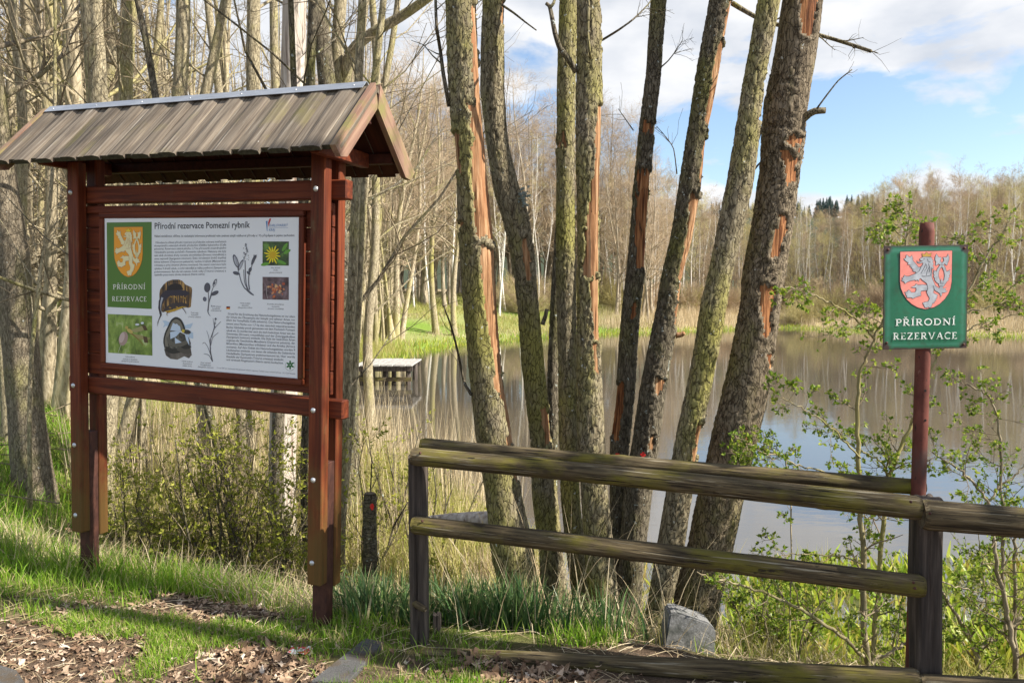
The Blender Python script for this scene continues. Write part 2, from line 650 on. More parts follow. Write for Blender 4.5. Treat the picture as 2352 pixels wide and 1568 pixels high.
M['rail'] = grain_mat('mossy_log_wood', [(0.26, (0.018, 0.013, 0.008)), (0.42, (0.055, 0.042, 0.024)), (0.58, (0.115, 0.088, 0.048)), (0.78, (0.25, 0.20, 0.12))],
                      (2.6, 42, 42), 1.4, 0.9, 1.0, 0.007, patch=((0.145, 0.128, 0.020), 3.4, 0.50, 0.68, (0.9, 2.0, 2.0)),
                      spots=[((0.30, 0.265, 0.19), 2.0, 0.60, 0.70, (1.5, 60, 60)), ((0.014, 0.011, 0.008), 2.0, 0.60, 0.625, (1.6, 75, 75)), ((0.03, 0.024, 0.016), 9.0, 0.66, 0.70, (0.7, 2, 2))], spec=0.2)
M['sawn'] = grain_mat('sawn_end', [(0.3, (0.06, 0.045, 0.03)), (0.6, (0.17, 0.13, 0.085)), (0.8, (0.30, 0.24, 0.16))], (30, 30, 30), 2.0, 0.9, 0.5, 0.003)
M['post'] = grain_mat('dark_post_wood', [(0.3, (0.022, 0.018, 0.016)), (0.5, (0.058, 0.046, 0.038)), (0.66, (0.125, 0.10, 0.082)), (0.8, (0.40, 0.36, 0.31))],
                      (26, 26, 1.4), 1.5, 0.85, 0.9, 0.008, spec=0.3)
M['steel'] = grain_mat('rusty_steel', [(0.3, (0.035, 0.015, 0.012)), (0.6, (0.085, 0.034, 0.024)), (0.8, (0.15, 0.065, 0.04))], (8, 8, 4), 4.0, 0.7, 0.3, 0.002)
M['pole'] = grain_mat('red_oxide_pole', [(0.3, (0.085, 0.026, 0.019)), (0.6, (0.15, 0.048, 0.034)), (0.8, (0.20, 0.080, 0.056))], (6, 6, 3), 3.0, 0.75, 0.35, 0.002,
                      patch=((0.085, 0.05, 0.042), 9.0, 0.52, 0.66, (1, 1, 0.5)), spots=[((0.030, 0.018, 0.016), 60, 0.63, 0.67, (1, 1, 0.6)), ((0.24, 0.13, 0.10), 40, 0.66, 0.72, (1, 1, 0.3))], spec=0.25)
M['zinc'] = grain_mat('galvanised_steel', [(0.3, (0.42, 0.45, 0.49)), (0.7, (0.58, 0.61, 0.65))], (5, 25, 25), 2.0, 0.42, 0.08, 0.002, spec=0.5)
M['zinc'].node_tree.nodes['Principled BSDF'].inputs['Metallic'].default_value = 0.75
M['concrete'] = grain_mat('rough_concrete', [(0.25, (0.11, 0.11, 0.108)), (0.55, (0.21, 0.21, 0.208)), (0.8, (0.32, 0.32, 0.31))], (9, 9, 9), 9.0, 0.95, 0.6, 0.004,
                          patch=((0.08, 0.085, 0.078), 7.0, 0.52, 0.66), spec=0.2)
M['asphalt'] = grain_mat('worn_asphalt', [(0.3, (0.055, 0.055, 0.055)), (0.7, (0.125, 0.122, 0.118))], (30, 30, 30), 6.0, 0.95, 0.7, 0.004, patch=((0.09, 0.07, 0.05), 9.0, 0.5, 0.62), spots=((0.22, 0.21, 0.20), 130, 0.66, 0.70), spec=0.2)
M['jetty'] = grain_mat('silvered_jetty_wood', [(0.3, (0.25, 0.24, 0.22)), (0.6, (0.42, 0.40, 0.37)), (0.8, (0.55, 0.52, 0.48))], (12, 1.2, 12), 2.0, 0.9, 0.3, 0.004)
M['moss'] = grain_mat('cushion_moss', [(0.3, (0.06, 0.07, 0.012)), (0.7, (0.16, 0.16, 0.03))], (20, 20, 20), 3.0, 1.0, 1.0, 0.01)
M['lichen'] = grain_mat('grey_lichen', [(0.3, (0.16, 0.21, 0.19)), (0.7, (0.36, 0.42, 0.40))], (30, 30, 30), 3.0, 1.0, 1.0, 0.01)
M['redpaint'] = flat_mat('red_spray_paint', (0.75, 0.035, 0.03), 0.5)
M['bolt'] = flat_mat('bolt_zinc', (0.55, 0.57, 0.58), 0.35, 0.5, 0.6)

# grass, leaves
M['grass'] = island_mat('spring_grass', [(0.0, (0.11, 0.24, 0.018)), (0.45, (0.21, 0.37, 0.030)), (0.82, (0.33, 0.45, 0.055)), (0.86, (0.50, 0.43, 0.20)), (1.0, (0.64, 0.53, 0.30))], 0.55, 0.4)
M['iris'] = island_mat('broad_blades', [(0.0, (0.05, 0.115, 0.04)), (0.6, (0.11, 0.20, 0.065)), (0.9, (0.19, 0.28, 0.085)), (1.0, (0.50, 0.42, 0.24))], 0.4, 0.35, 0.4)
M['straw'] = island_mat('dry_straw', [(0.0, (0.34, 0.26, 0.15)), (0.5, (0.52, 0.42, 0.26)), (1.0, (0.70, 0.60, 0.42))], 0.7, 0.25)
M['sedge'] = island_mat('yellow_sedge', [(0.0, (0.22, 0.25, 0.05)), (0.5, (0.39, 0.38, 0.10)), (1.0, (0.56, 0.48, 0.22))], 0.6, 0.35)
M['waterleaf'] = island_mat('bog_leaves', [(0.0, (0.18, 0.30, 0.025)), (0.5, (0.32, 0.42, 0.035)), (0.8, (0.46, 0.49, 0.06)), (1.0, (0.46, 0.34, 0.10))], 0.4, 0.4, 0.4)
M['youngleaf'] = island_mat('young_leaves', [(0.0, (0.09, 0.17, 0.018)), (0.5, (0.20, 0.30, 0.03)), (1.0, (0.42, 0.46, 0.07))], 0.5, 0.45)
M['bushleaf'] = island_mat('bush_leaves', [(0.0, (0.22, 0.25, 0.03)), (0.5, (0.36, 0.39, 0.055)), (1.0, (0.56, 0.54, 0.12))], 0.5, 0.55)
M['litter'] = island_mat('fallen_leaves', [(0.0, (0.09, 0.055, 0.034)), (0.35, (0.20, 0.125, 0.077)), (0.7, (0.36, 0.25, 0.165)), (0.92, (0.50, 0.38, 0.275)), (1.0, (0.62, 0.54, 0.45))], 0.75, 0.1)
M['cone'] = flat_mat('dark_cones', (0.025, 0.018, 0.012), 0.8)
M['spruce'] = island_mat('haze_tinted_spruce_needles', [(0.0, (0.030, 0.060, 0.055)), (1.0, (0.055, 0.092, 0.080))], 0.7, 0.0)  # the blue cast of distance haze is put into the needle colour

# ------------------------------------------------------------------ ground
BANK = np.array([(60, 0.5), (10, 3.7), (3, 4.3), (1.5, 4.55), (0.4, 4.95), (-0.8, 5.05), (-2.4, 5.6), (-4.2, 8), (-6.2, 13), (-7.5, 20), (-8, 26), (-5.6, 32), (-4, 39),
                 (7, 52.7), (23.5, 63.7), (33, 47.2), (70, 40.2), (106, 18), (106, 0.5)], float)
WATER = np.array([(60, 1.0), (10, 4.2), (3, 4.75), (1.5, 5.0), (0.5, 5.6), (-0.3, 7), (-2.6, 11.5), (-4.6, 15.5), (-5.4, 20), (-6.2, 26), (-5.2, 32), (-3.8, 39),
                  (7, 52.5), (23.5, 63.5), (33, 47), (70, 40), (105, 18), (105, 1.0)], float)


def poly_dist(P, x, y):
    """distance to the outline, positive outside"""
    d = np.full(x.shape, 1e9)
    ins = np.zeros(x.shape, bool)
    for i in range(len(P)):
        a, b = P[i], P[(i + 1) % len(P)]
        e = b - a
        t = np.clip(((x - a[0]) * e[0] + (y - a[1]) * e[1]) / (e @ e), 0, 1)
        d = np.minimum(d, np.hypot(x - a[0] - t * e[0], y - a[1] - t * e[1]))
        c = (a[1] > y) != (b[1] > y)
        xi = a[0] + (y - a[1]) / (b[1] - a[1] + 1e-12) * e[0]
        ins ^= c & (x < xi)
    return np.where(ins, -d, d)


WZ = -0.70


def ground(x, y, fine=True):
    x = np.asarray(x, float)
    y = np.asarray(y, float)
    wob = 0.5 * (fbm(x * 0.35 + 50, y * 0.35 + 50, 3, 3) - 0.5) * sstep((y - 8) / 15)
    db = poly_dist(BANK, x, y) + wob * 3
    dw = poly_dist(WATER, x, y) + wob * 3
    near = 0.64 * sstep(db / 1.55) + 0.035 * np.maximum(0, db - 3) + 0.055 * np.clip(-x - 0.9, 0, 4) * sstep((5.5 - y) / 2)
    far = 0.125 * np.clip(db, 0, 24) + 0.02 * np.clip(db - 24, 0, 120)
    w = sstep((y - 9) / 14)
    land = -0.64 + near * (1 - w) + far * w + 46 * sstep((y - 190) / 270)
    marsh = -0.64 + 0 * x
    bed = -0.64 + np.maximum(dw, -1.0) * 0.25 - 0.12
    z = np.where(db > 0, land, np.where(dw > 0, marsh, bed))
    if fine:
        z = z + 0.05 * (fbm(x * 1.3 + 90, y * 1.3 + 90, 1, 4) - 0.5) * np.where(dw > -0.3, 1, 0) + 0.25 * (fbm(x * 0.15 + 30, y * 0.15 + 30, 5, 3) - 0.5) * sstep((db - 6) / 8)
        z = z + 0.018 * (fbm(x * 6 + 90, y * 6 + 90, 2, 3) - 0.5)
    return z


def gz(x, y):
    return float(ground(np.array([x]), np.array([y]))[0])


def spaced(a, b, step, far, grow_=1.12):
    inner = np.arange(a, b + 1e-6, step)
    up, s, p = [], step, b
    while p < far[1]:
        s = min(s * grow_, 14)
        p += s
        up.append(p)
    dn, s, p = [], step, a
    while p > far[0]:
        s = min(s * grow_, 14)
        p -= s
        dn.append(p)
    return np.concatenate([dn[::-1], inner, up])


gx = spaced(-4, 3, 0.06, (-260, 420))
gy = spaced(2.2, 6.5, 0.06, (-14, 760), 1.07)
GX, GY = np.meshgrid(gx, gy)
GZ = ground(GX, GY)
nx, ny = len(gx), len(gy)
q = (np.arange(ny - 1)[:, None] * nx + np.arange(nx - 1)[None, :]).ravel()
gq = np.stack([q, q + 1, q + nx + 1, q + nx], -1)

# earth colour by what covers it: leaf litter, turf, straw, meadow
db_ = poly_dist(BANK, GX, GY)
dw_ = poly_dist(WATER, GX, GY)


def turf_mask(x, y):
    """1 where turf grows, 0 where leaves lie"""
    nz = fbm(x * 1.4 + 11, y * 1.4 + 23, 4, 4)
    edge = 3.42 + 0.16 * np.sin(x * 2.1) + 0.10 * np.clip(-x - 1, 0, 2)
    return sstep((y - edge + (nz - 0.5) * 1.6 + 0.12) / 0.42)


tm = turf_mask(GX, GY)
litter_c = np.array([0.14, 0.10, 0.07])
turf_c = np.array([0.145, 0.17, 0.045])
straw_c = np.array([0.38, 0.315, 0.18])
meadow_c = np.array([0.19, 0.29, 0.05])
floor_c = np.array([0.31, 0.25, 0.155])
gc = litter_c * (1 - tm[..., None]) + turf_c * tm[..., None]
m1 = (sstep((0.5 - db_) / 0.6) * (GY < 30))[..., None]
gc = gc * (1 - m1) + straw_c * m1
nzf = fbm(GX * 0.22 + 9, GY * 0.22 + 9, 6, 4)
wood = (sstep((GY - 7) / 4) * sstep((db_ - 0.8) / 2))[..., None]
nzf = np.where(GY > 70, 0.3, nzf)
fl = floor_c * (1 - sstep((nzf - 0.5) / 0.16)[..., None]) + meadow_c * sstep((nzf - 0.5) / 0.16)[..., None]
gc = gc * (1 - wood) + fl * wood
mead = (sstep((GY - 26) / 4) * sstep((26 - db_) / 8) * sstep((GX + 24) / 6) * sstep((14 - GX) / 8))[..., None]
mc = meadow_c * (0.55 + 0.45 * sstep((nzf - 0.42) / 0.15)[..., None]) + straw_c * 0.45 * (1 - sstep((nzf - 0.42) / 0.15)[..., None])
gc = gc * (1 - mead) + mc * mead
rd = (sstep((GX - 6) / 6) * sstep((GY - 40) / 4) * (db_ > 0) * (db_ < 14))[..., None]
gc = gc * (1 - rd) + straw_c * 1.2 * rd
hillm = sstep((GY - 150) / 40)[..., None]
gc = gc * (1 - hillm) + np.array([0.055, 0.07, 0.045]) * hillm
mud = np.array([0.06, 0.045, 0.03])
under = (dw_ < -0.05)[..., None]
gc = np.where(under, mud, gc)

gm, n, l, b = new_mat('ground_cover')
at_n = n.new('ShaderNodeAttribute')
at_n.attribute_name = 'cover'
v = mapping(n, l, (1, 1, 1))
t1 = noise(n, l, v, 9.0, 8, 0.7)
t2 = noise(n, l, v, 60.0, 4, 0.6)
r1 = ramp(n, [(0.25, (0.45, 0.42, 0.40)), (0.55, (1.0, 1.0, 1.0)), (0.8, (1.6, 1.5, 1.35))])
l.new(t1.outputs['Fac'], r1.inputs[0])
mm = n.new('ShaderNodeMix')
mm.data_type = 'RGBA'
mm.blend_type = 'MULTIPLY'
mm.inputs[0].default_value = 1.0
l.new(at_n.outputs['Color'], mm.inputs[6])
l.new(r1.outputs[0], mm.inputs[7])
l.new(mm.outputs[2], b.inputs['Base Color'])
b.inputs['Roughness'].default_value = 1.0
b.inputs['Specular IOR Level'].default_value = 0.1
ad = n.new('ShaderNodeMath')
l.new(t1.outputs['Fac'], ad.inputs[0])
l.new(t2.outputs['Fac'], ad.inputs[1])
bump(n, l, b, ad.outputs[0], 0.8, 0.03)
gme = build_mesh('ground', np.stack([GX, GY, GZ], -1).reshape(-1, 3), [gq], gm, True)
ca = gme.color_attributes.new('cover', 'FLOAT_COLOR', 'POINT')
ca.data.foreach_set('color', np.concatenate([gc, np.ones(gc.shape[:2] + (1,))], -1).astype(np.float32).ravel())
tag(link('ground', gme), kind='structure')

# water
wm, n, l, b = new_mat('pond_water')
v = mapping(n, l, (0.9, 2.6, 1))
t1 = noise(n, l, v, 3.0, 4, 0.55, 0.3)
v2 = mapping(n, l, (0.25, 0.9, 1))
t2 = noise(n, l, v2, 1.2, 3, 0.5)
ad = n.new('ShaderNodeMath')
ad.operation = 'MULTIPLY_ADD'
l.new(t2.outputs['Fac'], ad.inputs[0])
ad.inputs[1].default_value = 2.0
l.new(t1.outputs['Fac'], ad.inputs[2])
b.inputs['Base Color'].default_value = (0.070, 0.062, 0.048, 1)
b.inputs['Roughness'].default_value = 0.015
b.inputs['IOR'].default_value = 3.4
b.inputs['Specular IOR Level'].default_value = 0.5
bump(n, l, b, ad.outputs[0], 0.040, 0.025)
wv = np.array([(-14, 3.0, WZ), (125, -1.0, WZ), (125, 72, WZ), (-14, 72, WZ)], float)
tag(link('water', build_mesh('water', wv, [np.array([[0, 1, 2, 3]])], wm)), kind='structure')

# strip of old asphalt at the photographer's feet
av = [at(-60, 1530, 3.05), at(38, 1551, 2.98), at(75, 1600, 2.8), at(90, 1700, 2.4), at(-300, 1700, 2.4)]
av = np.array([(p[0], p[1], 0) for p in av])
av[:, 2] = [gz(p[0], p[1]) + 0.03 for p in av]
tag(link('pavement', build_mesh('pavement', av, [np.array([[4, 3, 2, 1, 0]])], M['asphalt'])), kind='structure')

# ------------------------------------------------------------------ information board
# its own axes: x along the board to the near end, y away from the viewer, z up the (slightly leaning) posts
KO = np.array([-0.92415939, 3.5, 0.24426388])
KU = np.array([0.9364901, -0.34910726, -0.03332286])
KN = np.array([-0.34945417, -0.93693992, -0.00503678])
KW = np.array([0.02946314, -0.01636171, 0.99943195])
OFF = np.array([-0.82, 0.087, -0.28])
kb = thing('information_board', 'roofed red-brown timber information board with a printed white panel, standing on the grass', 'information board')
kloc = KO + KU * OFF[0] - KN * OFF[1] + KW * OFF[2]
kb.matrix_world = Matrix(((KU[0], -KN[0], KW[0], kloc[0]), (KU[1], -KN[1], KW[1], kloc[1]), (KU[2], -KN[2], KW[2], kloc[2]), (0, 0, 0, 1)))


def kbox(name, lo, hi, mat, parent=None, bev=0.004):
    return bevel_box(name, lo, hi, M[mat] if isinstance(mat, str) else mat, parent or kb, bev, OFF if parent is None else (0, 0, 0))


PL, PR = (-1.645, -1.567), (-0.080, 0.0)
for (a, b_), zf, zb in ((PL, 0.033, -0.012), (PR, -0.003, -0.046)):
    kbox('post', (a, 0.0, zf), (b_, 0.057, 2.07), 'stain_w', bev=0.005)
    kbox('post', (a, 0.118, zb), (b_, 0.175, 2.10), 'stain_w', bev=0.005)
    # steel foot: an angle profile bolted between the two timbers
    kbox('leg', (a + 0.004 - 0.012, 0.0585, -0.36), (b_ - 0.006, 0.1165, 0.59), 'steel', bev=0.003)
kbox('rail', (-1.722, 0.0585, 1.853), (0.078, 0.1165, 1.945), 'stain_u', bev=0.006)
kbox('rail', (-1.725, 0.0585, 0.808), (0.073, 0.1165, 0.900), 'stain_u', bev=0.006)
# boarding behind the panel: eight planks with open joints
ph = (1.838 - 0.918) / 8
for i in range(8):
    z0 = 0.918 + i * ph
    kbox('plank', (-1.640, 0.074 + 0.0015 * (i % 2), z0 + 0.0015), (-0.004, 0.096, z0 + ph - 0.0015), 'stain_u', bev=0.004)
kbox('batten', (-1.640, 0.060, 1.80), (-0.002, 0.0735, 1.838), 'stain_u', bev=0.003)
# mouldings round the panel
for lo, hi, mt in (((-1.470, 0.045, 1.772), (-0.150, 0.073, 1.803), 'stain_u'), ((-1.470, 0.045, 0.957), (-0.150, 0.073, 0.988), 'stain_u'),
                   ((-1.470, 0.0455, 0.9885), (-1.439, 0.073, 1.7715), 'stain_w'), ((-0.181, 0.0455, 0.9885), (-0.150, 0.073, 1.7715), 'stain_w')):
    kbox('moulding', lo, hi, mt, bev=0.005)

# bolts on the faces of the front posts
bb = Bag()
th_ = np.linspace(0, 2 * math.pi, 12, endpoint=False)
rings = [(1.0, 0.0), (0.92, 0.35), (0.62, 0.75), (0.25, 0.97)]
bv = np.array([[r_ * math.cos(t) * 0.0135, -h_ * 0.0085, r_ * math.sin(t) * 0.0135] for r_, h_ in rings for t in th_] + [[0, -0.0088, 0]])
bq = [[i * 12 + j, i * 12 + (j + 1) % 12, (i + 1) * 12 + (j + 1) % 12, (i + 1) * 12 + j] for i in range(3) for j in range(12)]
bt = [[36 + j, 36 + (j + 1) % 12, 48] for j in range(12)]
bme = bb.add(bv, bq, bt).mesh('bolt', M['bolt'], True)
for u_, z_ in ((-0.050, 1.895), (-0.052, 0.852), (-0.048, 0.515), (-0.050, 0.108), (-1.617, 1.905), (-1.616, 0.856), (-1.614, 0.525), (-1.612, 0.130)):
    link('bolt', bme, kb, (u_ - OFF[0], -0.0005 - OFF[1], z_ - OFF[2]))
kn = Bag()
knot_me = flat_mat('nail_head', (0.03, 0.02, 0.02), 0.6)

M['under'] = grain_mat('stained_underside', [(0.3, (0.030, 0.009, 0.006)), (0.7, (0.075, 0.022, 0.013))], (30, 1.5, 30), 1.0, 0.7, 0.2, 0.002)
M['endgrain'] = grain_mat('blackened_shaded_end_grain', [(0.3, (0.020, 0.020, 0.014)), (0.7, (0.075, 0.072, 0.045))], (20, 20, 20), 3.0, 0.9, 0.5, 0.003)  # blackened plank ends; shade along the eave edge is in this colour too
# roof
RX0, RX1, RYC, RZ = -1.888, 0.208, 0.087, 2.362
EYF, EZF, EYB, EZB = -0.222, 2.030, 0.430, 2.020
npl = 13
pitch = (RX1 - RX0) / npl


def roof_plank_mesh(name, w, slope_len, cham, thick):
    # across x, down the slope along +y, thickness along z; the long top edges are planed off
    xs = [(-w / 2, -0.006), (-w / 2, thick * 0.6), (-w / 2 + cham, thick), (w / 2 - cham, thick), (w / 2, thick * 0.6), (w / 2, -0.006)]
    V, Q = [], []
    ys = np.linspace(0, slope_len, 7)
    k = len(xs)
    for i, y in enumerate(ys):
        for (x, z) in xs:
            V.append((x, y, z))
    for i in range(len(ys) - 1):
        for j in range(k):
            Q.append((i * k + j, (i + 1) * k + j, (i + 1) * k + (j + 1) % k, i * k + (j + 1) % k))
    e = (len(ys) - 1) * k
    T = [(0, j, j + 1) for j in range(1, k - 1)] + [(e, e + j + 1, e + j) for j in range(1, k - 1)]
    mi = [1 if (q_i % k) == k - 1 else 0 for q_i in range(len(Q))] + [2] * len(T)
    return build_mesh(name, np.array(V, float), [np.array(Q), np.array(T)], [M['roof'], M['under'], M['endgrain']], False, mi)


for side, (ey, ez) in ((-1, (EYF, EZF)), (1, (EYB, EZB))):
    dy, dz = ey - RYC, ez - RZ
    sl_ = math.hypot(dy, dz)
    yv = Vector((0, dy / sl_, dz / sl_))
    up = Vector((0, -dz * (1 if dy > 0 else -1), abs(dy))) / sl_
    if side < 0:
        up = Vector((0, dz, -dy)) / sl_
        if up.z < 0:
            up = -up
    xv = yv.cross(up)
    lower = roof_plank_mesh('roof_plank', 0.128, sl_ - 0.012, 0.014, 0.018)
    upper = roof_plank_mesh('roof_plank', 0.108, sl_ + 0.004, 0.026, 0.021)
    for k in range(npl * 2):
        is_up = k % 2 == 0
        xc = RX0 + 0.052 + (RX1 - RX0 - 0.104) * k / (npl * 2 - 1)
        o = link('roof_plank', upper if is_up else lower, kb)
        h = 0.0 if is_up else -0.0085
        dl = random.uniform(-0.005, 0.006)
        p = Vector((xc - OFF[0], RYC - OFF[1], RZ - OFF[2])) + up * h + yv * dl
        o.matrix_local = Matrix(((xv.x, yv.x, up.x, p.x), (xv.y, yv.y, up.y, p.y), (xv.z, yv.z, up.z, p.z), (0, 0, 0, 1)))
    # barge boards close both gables
    for xe in (RX0 - 0.014, RX1 - 0.014):
        V = np.array([(0, 0, 0.026), (0, sl_ + 0.01, 0.026), (0, sl_ + 0.01, -0.035), (0, sl_ - 0.03, -0.066), (0, 0.0 + 0.066 * abs(dy) / abs(dz), -0.066)], float)
        V2 = V + np.array([0.028, 0, 0])
        VV = np.concatenate([V, V2])
        Qs = [[i, (i + 1) % 5, 5 + (i + 1) % 5, 5 + i] for i in range(5)]
        me = build_mesh('barge_board', VV, [np.array(Qs), np.array([[0, 4, 3, 2, 1], [5, 6, 7, 8, 9]])], M['barge'])
        o = link('barge_board', me, kb)
        p = Vector((xe - OFF[0] + 0.002 * side, RYC - OFF[1], RZ - OFF[2]))
        xk = Vector((1, 0, 0))
        zk = xk.cross(yv)
        if zk.z < 0:
            zk = -zk
        o.matrix_local = Matrix(((1, yv.x, zk.x, p.x), (0, yv.y, zk.y, p.y), (0, yv.z, zk.z, p.z), (0, 0, 0, 1)))
    # purlin under the eave
    yy = RYC + dy * 0.62
    zz_ = RZ + dz * 0.62 - 0.095
    kbox('purlin', (RX0 + 0.03, min(yy, yy + 0.045), zz_), (RX1 - 0.03, max(yy, yy + 0.045), zz_ + 0.05), 'under')
    # ridge strip, folded over the crest
    w_ = 0.052
    pa = np.array([0, RYC, RZ + 0.027])
    pb = pa + np.array([0, yv.y, yv.z]) * w_
    V = []
    for x in (RX0 + 0.02, RX1 - 0.045):
        for pt, lift in ((pa, 0.008), (pb, 0.010), (pb, 0.006), (pa, 0.004)):
            V.append((x, pt[1] + up.y * lift, pt[2] + up.z * lift * 0.7))
    V = np.array(V) - OFF
    o = link('ridge_strip', build_mesh('ridge_strip', V, [np.array([[0, 1, 5, 4], [1, 2, 6, 5], [2, 3, 7, 6], [3, 0, 4, 7], [0, 3, 2, 1], [4, 5, 6, 7]])], M['zinc']), kb)
    if side < 0:
        for x in np.linspace(RX0 + 0.07, RX1 - 0.10, 7):
            p = pa + (pb - pa) * 0.55
            o = link('screw', bme, kb, (x - OFF[0], p[1] + up.y * 0.008 - OFF[1], p[2] + up.z * 0.008 - OFF[2]))
            o.scale = (0.35, 0.35, 0.35)
            o.rotation_euler = (-R(44), 0, 0)
for x0 in (-1.700, 0.006):
    kbox('tie_beam', (x0, -0.125, 2.035), (x0 + 0.045, 0.30, 2.105), 'stain_u')
kbox('ridge_beam', (RX0 + 0.03, 0.062, 2.20), (RX1 - 0.03, 0.112, 2.29), 'under')

# ---- the printed panel. (x, y) below are read off the panel itself and straightened to its true 1.256 x 0.780 m
PW, PHT = 1.256, 0.780
_src = np.array([(70, 112), (1767, 122), (1747, 1518), (80, 1352)], float)
_dst = np.array([(0, PHT), (PW, PHT), (PW, 0), (0, 0)], float)
A_, B_ = [], []
for (x, y), (X, Y) in zip(_src, _dst):
    A_ += [[x, y, 1, 0, 0, 0, -X * x, -X * y], [0, 0, 0, x, y, 1, -Y * x, -Y * y]]
    B_ += [X, Y]
_h = np.append(np.linalg.solve(np.array(A_), np.array(B_)), 1).reshape(3, 3)


def pp(x, y):
    v = _h @ np.array([x, y, 1.0])
    return v[:2] / v[2]


panel = kbox('panel', (-1.4385, 0.0555, 0.9895), (-0.1815, 0.0725, 1.7705), flat_mat('white_print', (0.80, 0.845, 0.87), 0.35, 0.4), bev=0.001)
_pc = np.array([(-1.4385 - 0.1815) / 2, (0.0555 + 0.0725) / 2, (0.9895 + 1.7705) / 2])


class Flat:
    """flat print in several inks: polygons stacked in thin layers facing -y"""

    def __init__(self, y0=-0.0088, step=0.00022):
        self.V, self.polys, self.mi, self.mats, self.layer, self.y0, self.step = [], [], [], [], 0, y0, step

    def poly(self, pts, colr, conv=None):
        pts = [conv(*p) if conv else np.asarray(p, float) for p in pts]
        key = colr if isinstance(colr, bpy.types.Material) else ink(colr)
        if key not in self.mats:
            self.mats.append(key)
        self.layer += 1
        y = self.y0 - self.step * min(self.layer, 12)
        vs = [Vector((p[0], p[1], 0)) for p in pts]
        from mathutils.geometry import tessellate_polygon
        tr = tessellate_polygon([vs])
        b0 = len(self.V)
        self.V += [(p[0], y, p[1]) for p in pts]
        for t in tr:
            a, b2, c2 = (pts[i] for i in t)
            cr = (b2[0] - a[0]) * (c2[1] - a[1]) - (b2[1] - a[1]) * (c2[0] - a[0])
            t = tuple(t) if cr > 0 else (t[0], t[2], t[1])
            self.polys.append([b0 + i for i in t])
            self.mi.append(self.mats.index(key))
        return self

    def stroke(self, pts, w, colr, conv=None, w2=None):
        pts = np.array([conv(*p) if conv else p for p in pts], float)
        if len(pts) > 2:
            t = np.arange(len(pts))
            tt = np.linspace(0, len(pts) - 1, (len(pts) - 1) * 4 + 1)
            sm = np.stack([np.interp(tt, t, pts[:, i]) for i in (0, 1)], -1)
            for _ in range(2):
                sm[1:-1] = 0.25 * sm[:-2] + 0.5 * sm[1:-1] + 0.25 * sm[2:]
            pts = sm
        tn = np.gradient(pts, axis=0)
        tn /= np.linalg.norm(tn, axis=1, keepdims=True) + 1e-9
        nn = np.stack([-tn[:, 1], tn[:, 0]], -1)
        ws = np.linspace(w, w if w2 is None else w2, len(pts))[:, None] / 2
        lft, rgt = pts + nn * ws, pts - nn * ws
        key = ink(colr)
        if key not in self.mats:
            self.mats.append(key)
        self.layer += 1
        y = self.y0 - self.step * min(self.layer, 12)
        b0 = len(self.V)
        for a, c in zip(lft, rgt):
            self.V += [(a[0], y, a[1]), (c[0], y, c[1])]
        for i in range(len(pts) - 1):
            k = b0 + 2 * i
            self.polys += [[k, k + 1, k + 3], [k, k + 3, k + 2]]
            self.mi += [self.mats.index(key)] * 2
        return self

    def ell(self, cx, cy, a, b2, rot, colr, conv=None, nn=16):
        pts = []
        for i in range(nn):
            t = 2 * math.pi * i / nn
            x, y = a * math.cos(t), b2 * math.sin(t)
            pts.append((cx + x * math.cos(rot) - y * math.sin(rot), cy + x * math.sin(rot) + y * math.cos(rot)))
        return self.poly(pts, colr, conv)

    def make(self, name, parent, loc=None):
        me = build_mesh(name, np.array(self.V), [np.array(self.polys)], self.mats, False, self.mi)
        return link(name, me, parent, loc)


_inks = {}


def ink(c):
    if isinstance(c, bpy.types.Material):
        return c
    c = tuple(round(x, 3) for x in c)
    if c not in _inks:
        _inks[c] = flat_mat('print_ink', c, 0.4, 0.35)
    return _inks[c]


def print_mat(name, stops, scale, stretch=(1, 1, 1), detail=4):
    m, n, l, b = new_mat(name)
    v = mapping(n, l, stretch)
    t = noise(n, l, v, scale, detail, 0.6, 0.4)
    rp = ramp(n, stops)
    l.new(t.outputs['Fac'], rp.inputs[0])
    l.new(rp.outputs[0], b.inputs['Base Color'])
    b.inputs['Roughness'].default_value = 0.4
    return m


# heraldic lion of the reserve signs, traced as outlines in units of its shield (0..1 wide, y down)
def sh(x, y):
    return ((x - 265) / 565.0, (y - 437 + (x - 265) * 20 / 565.0) / 565.0)


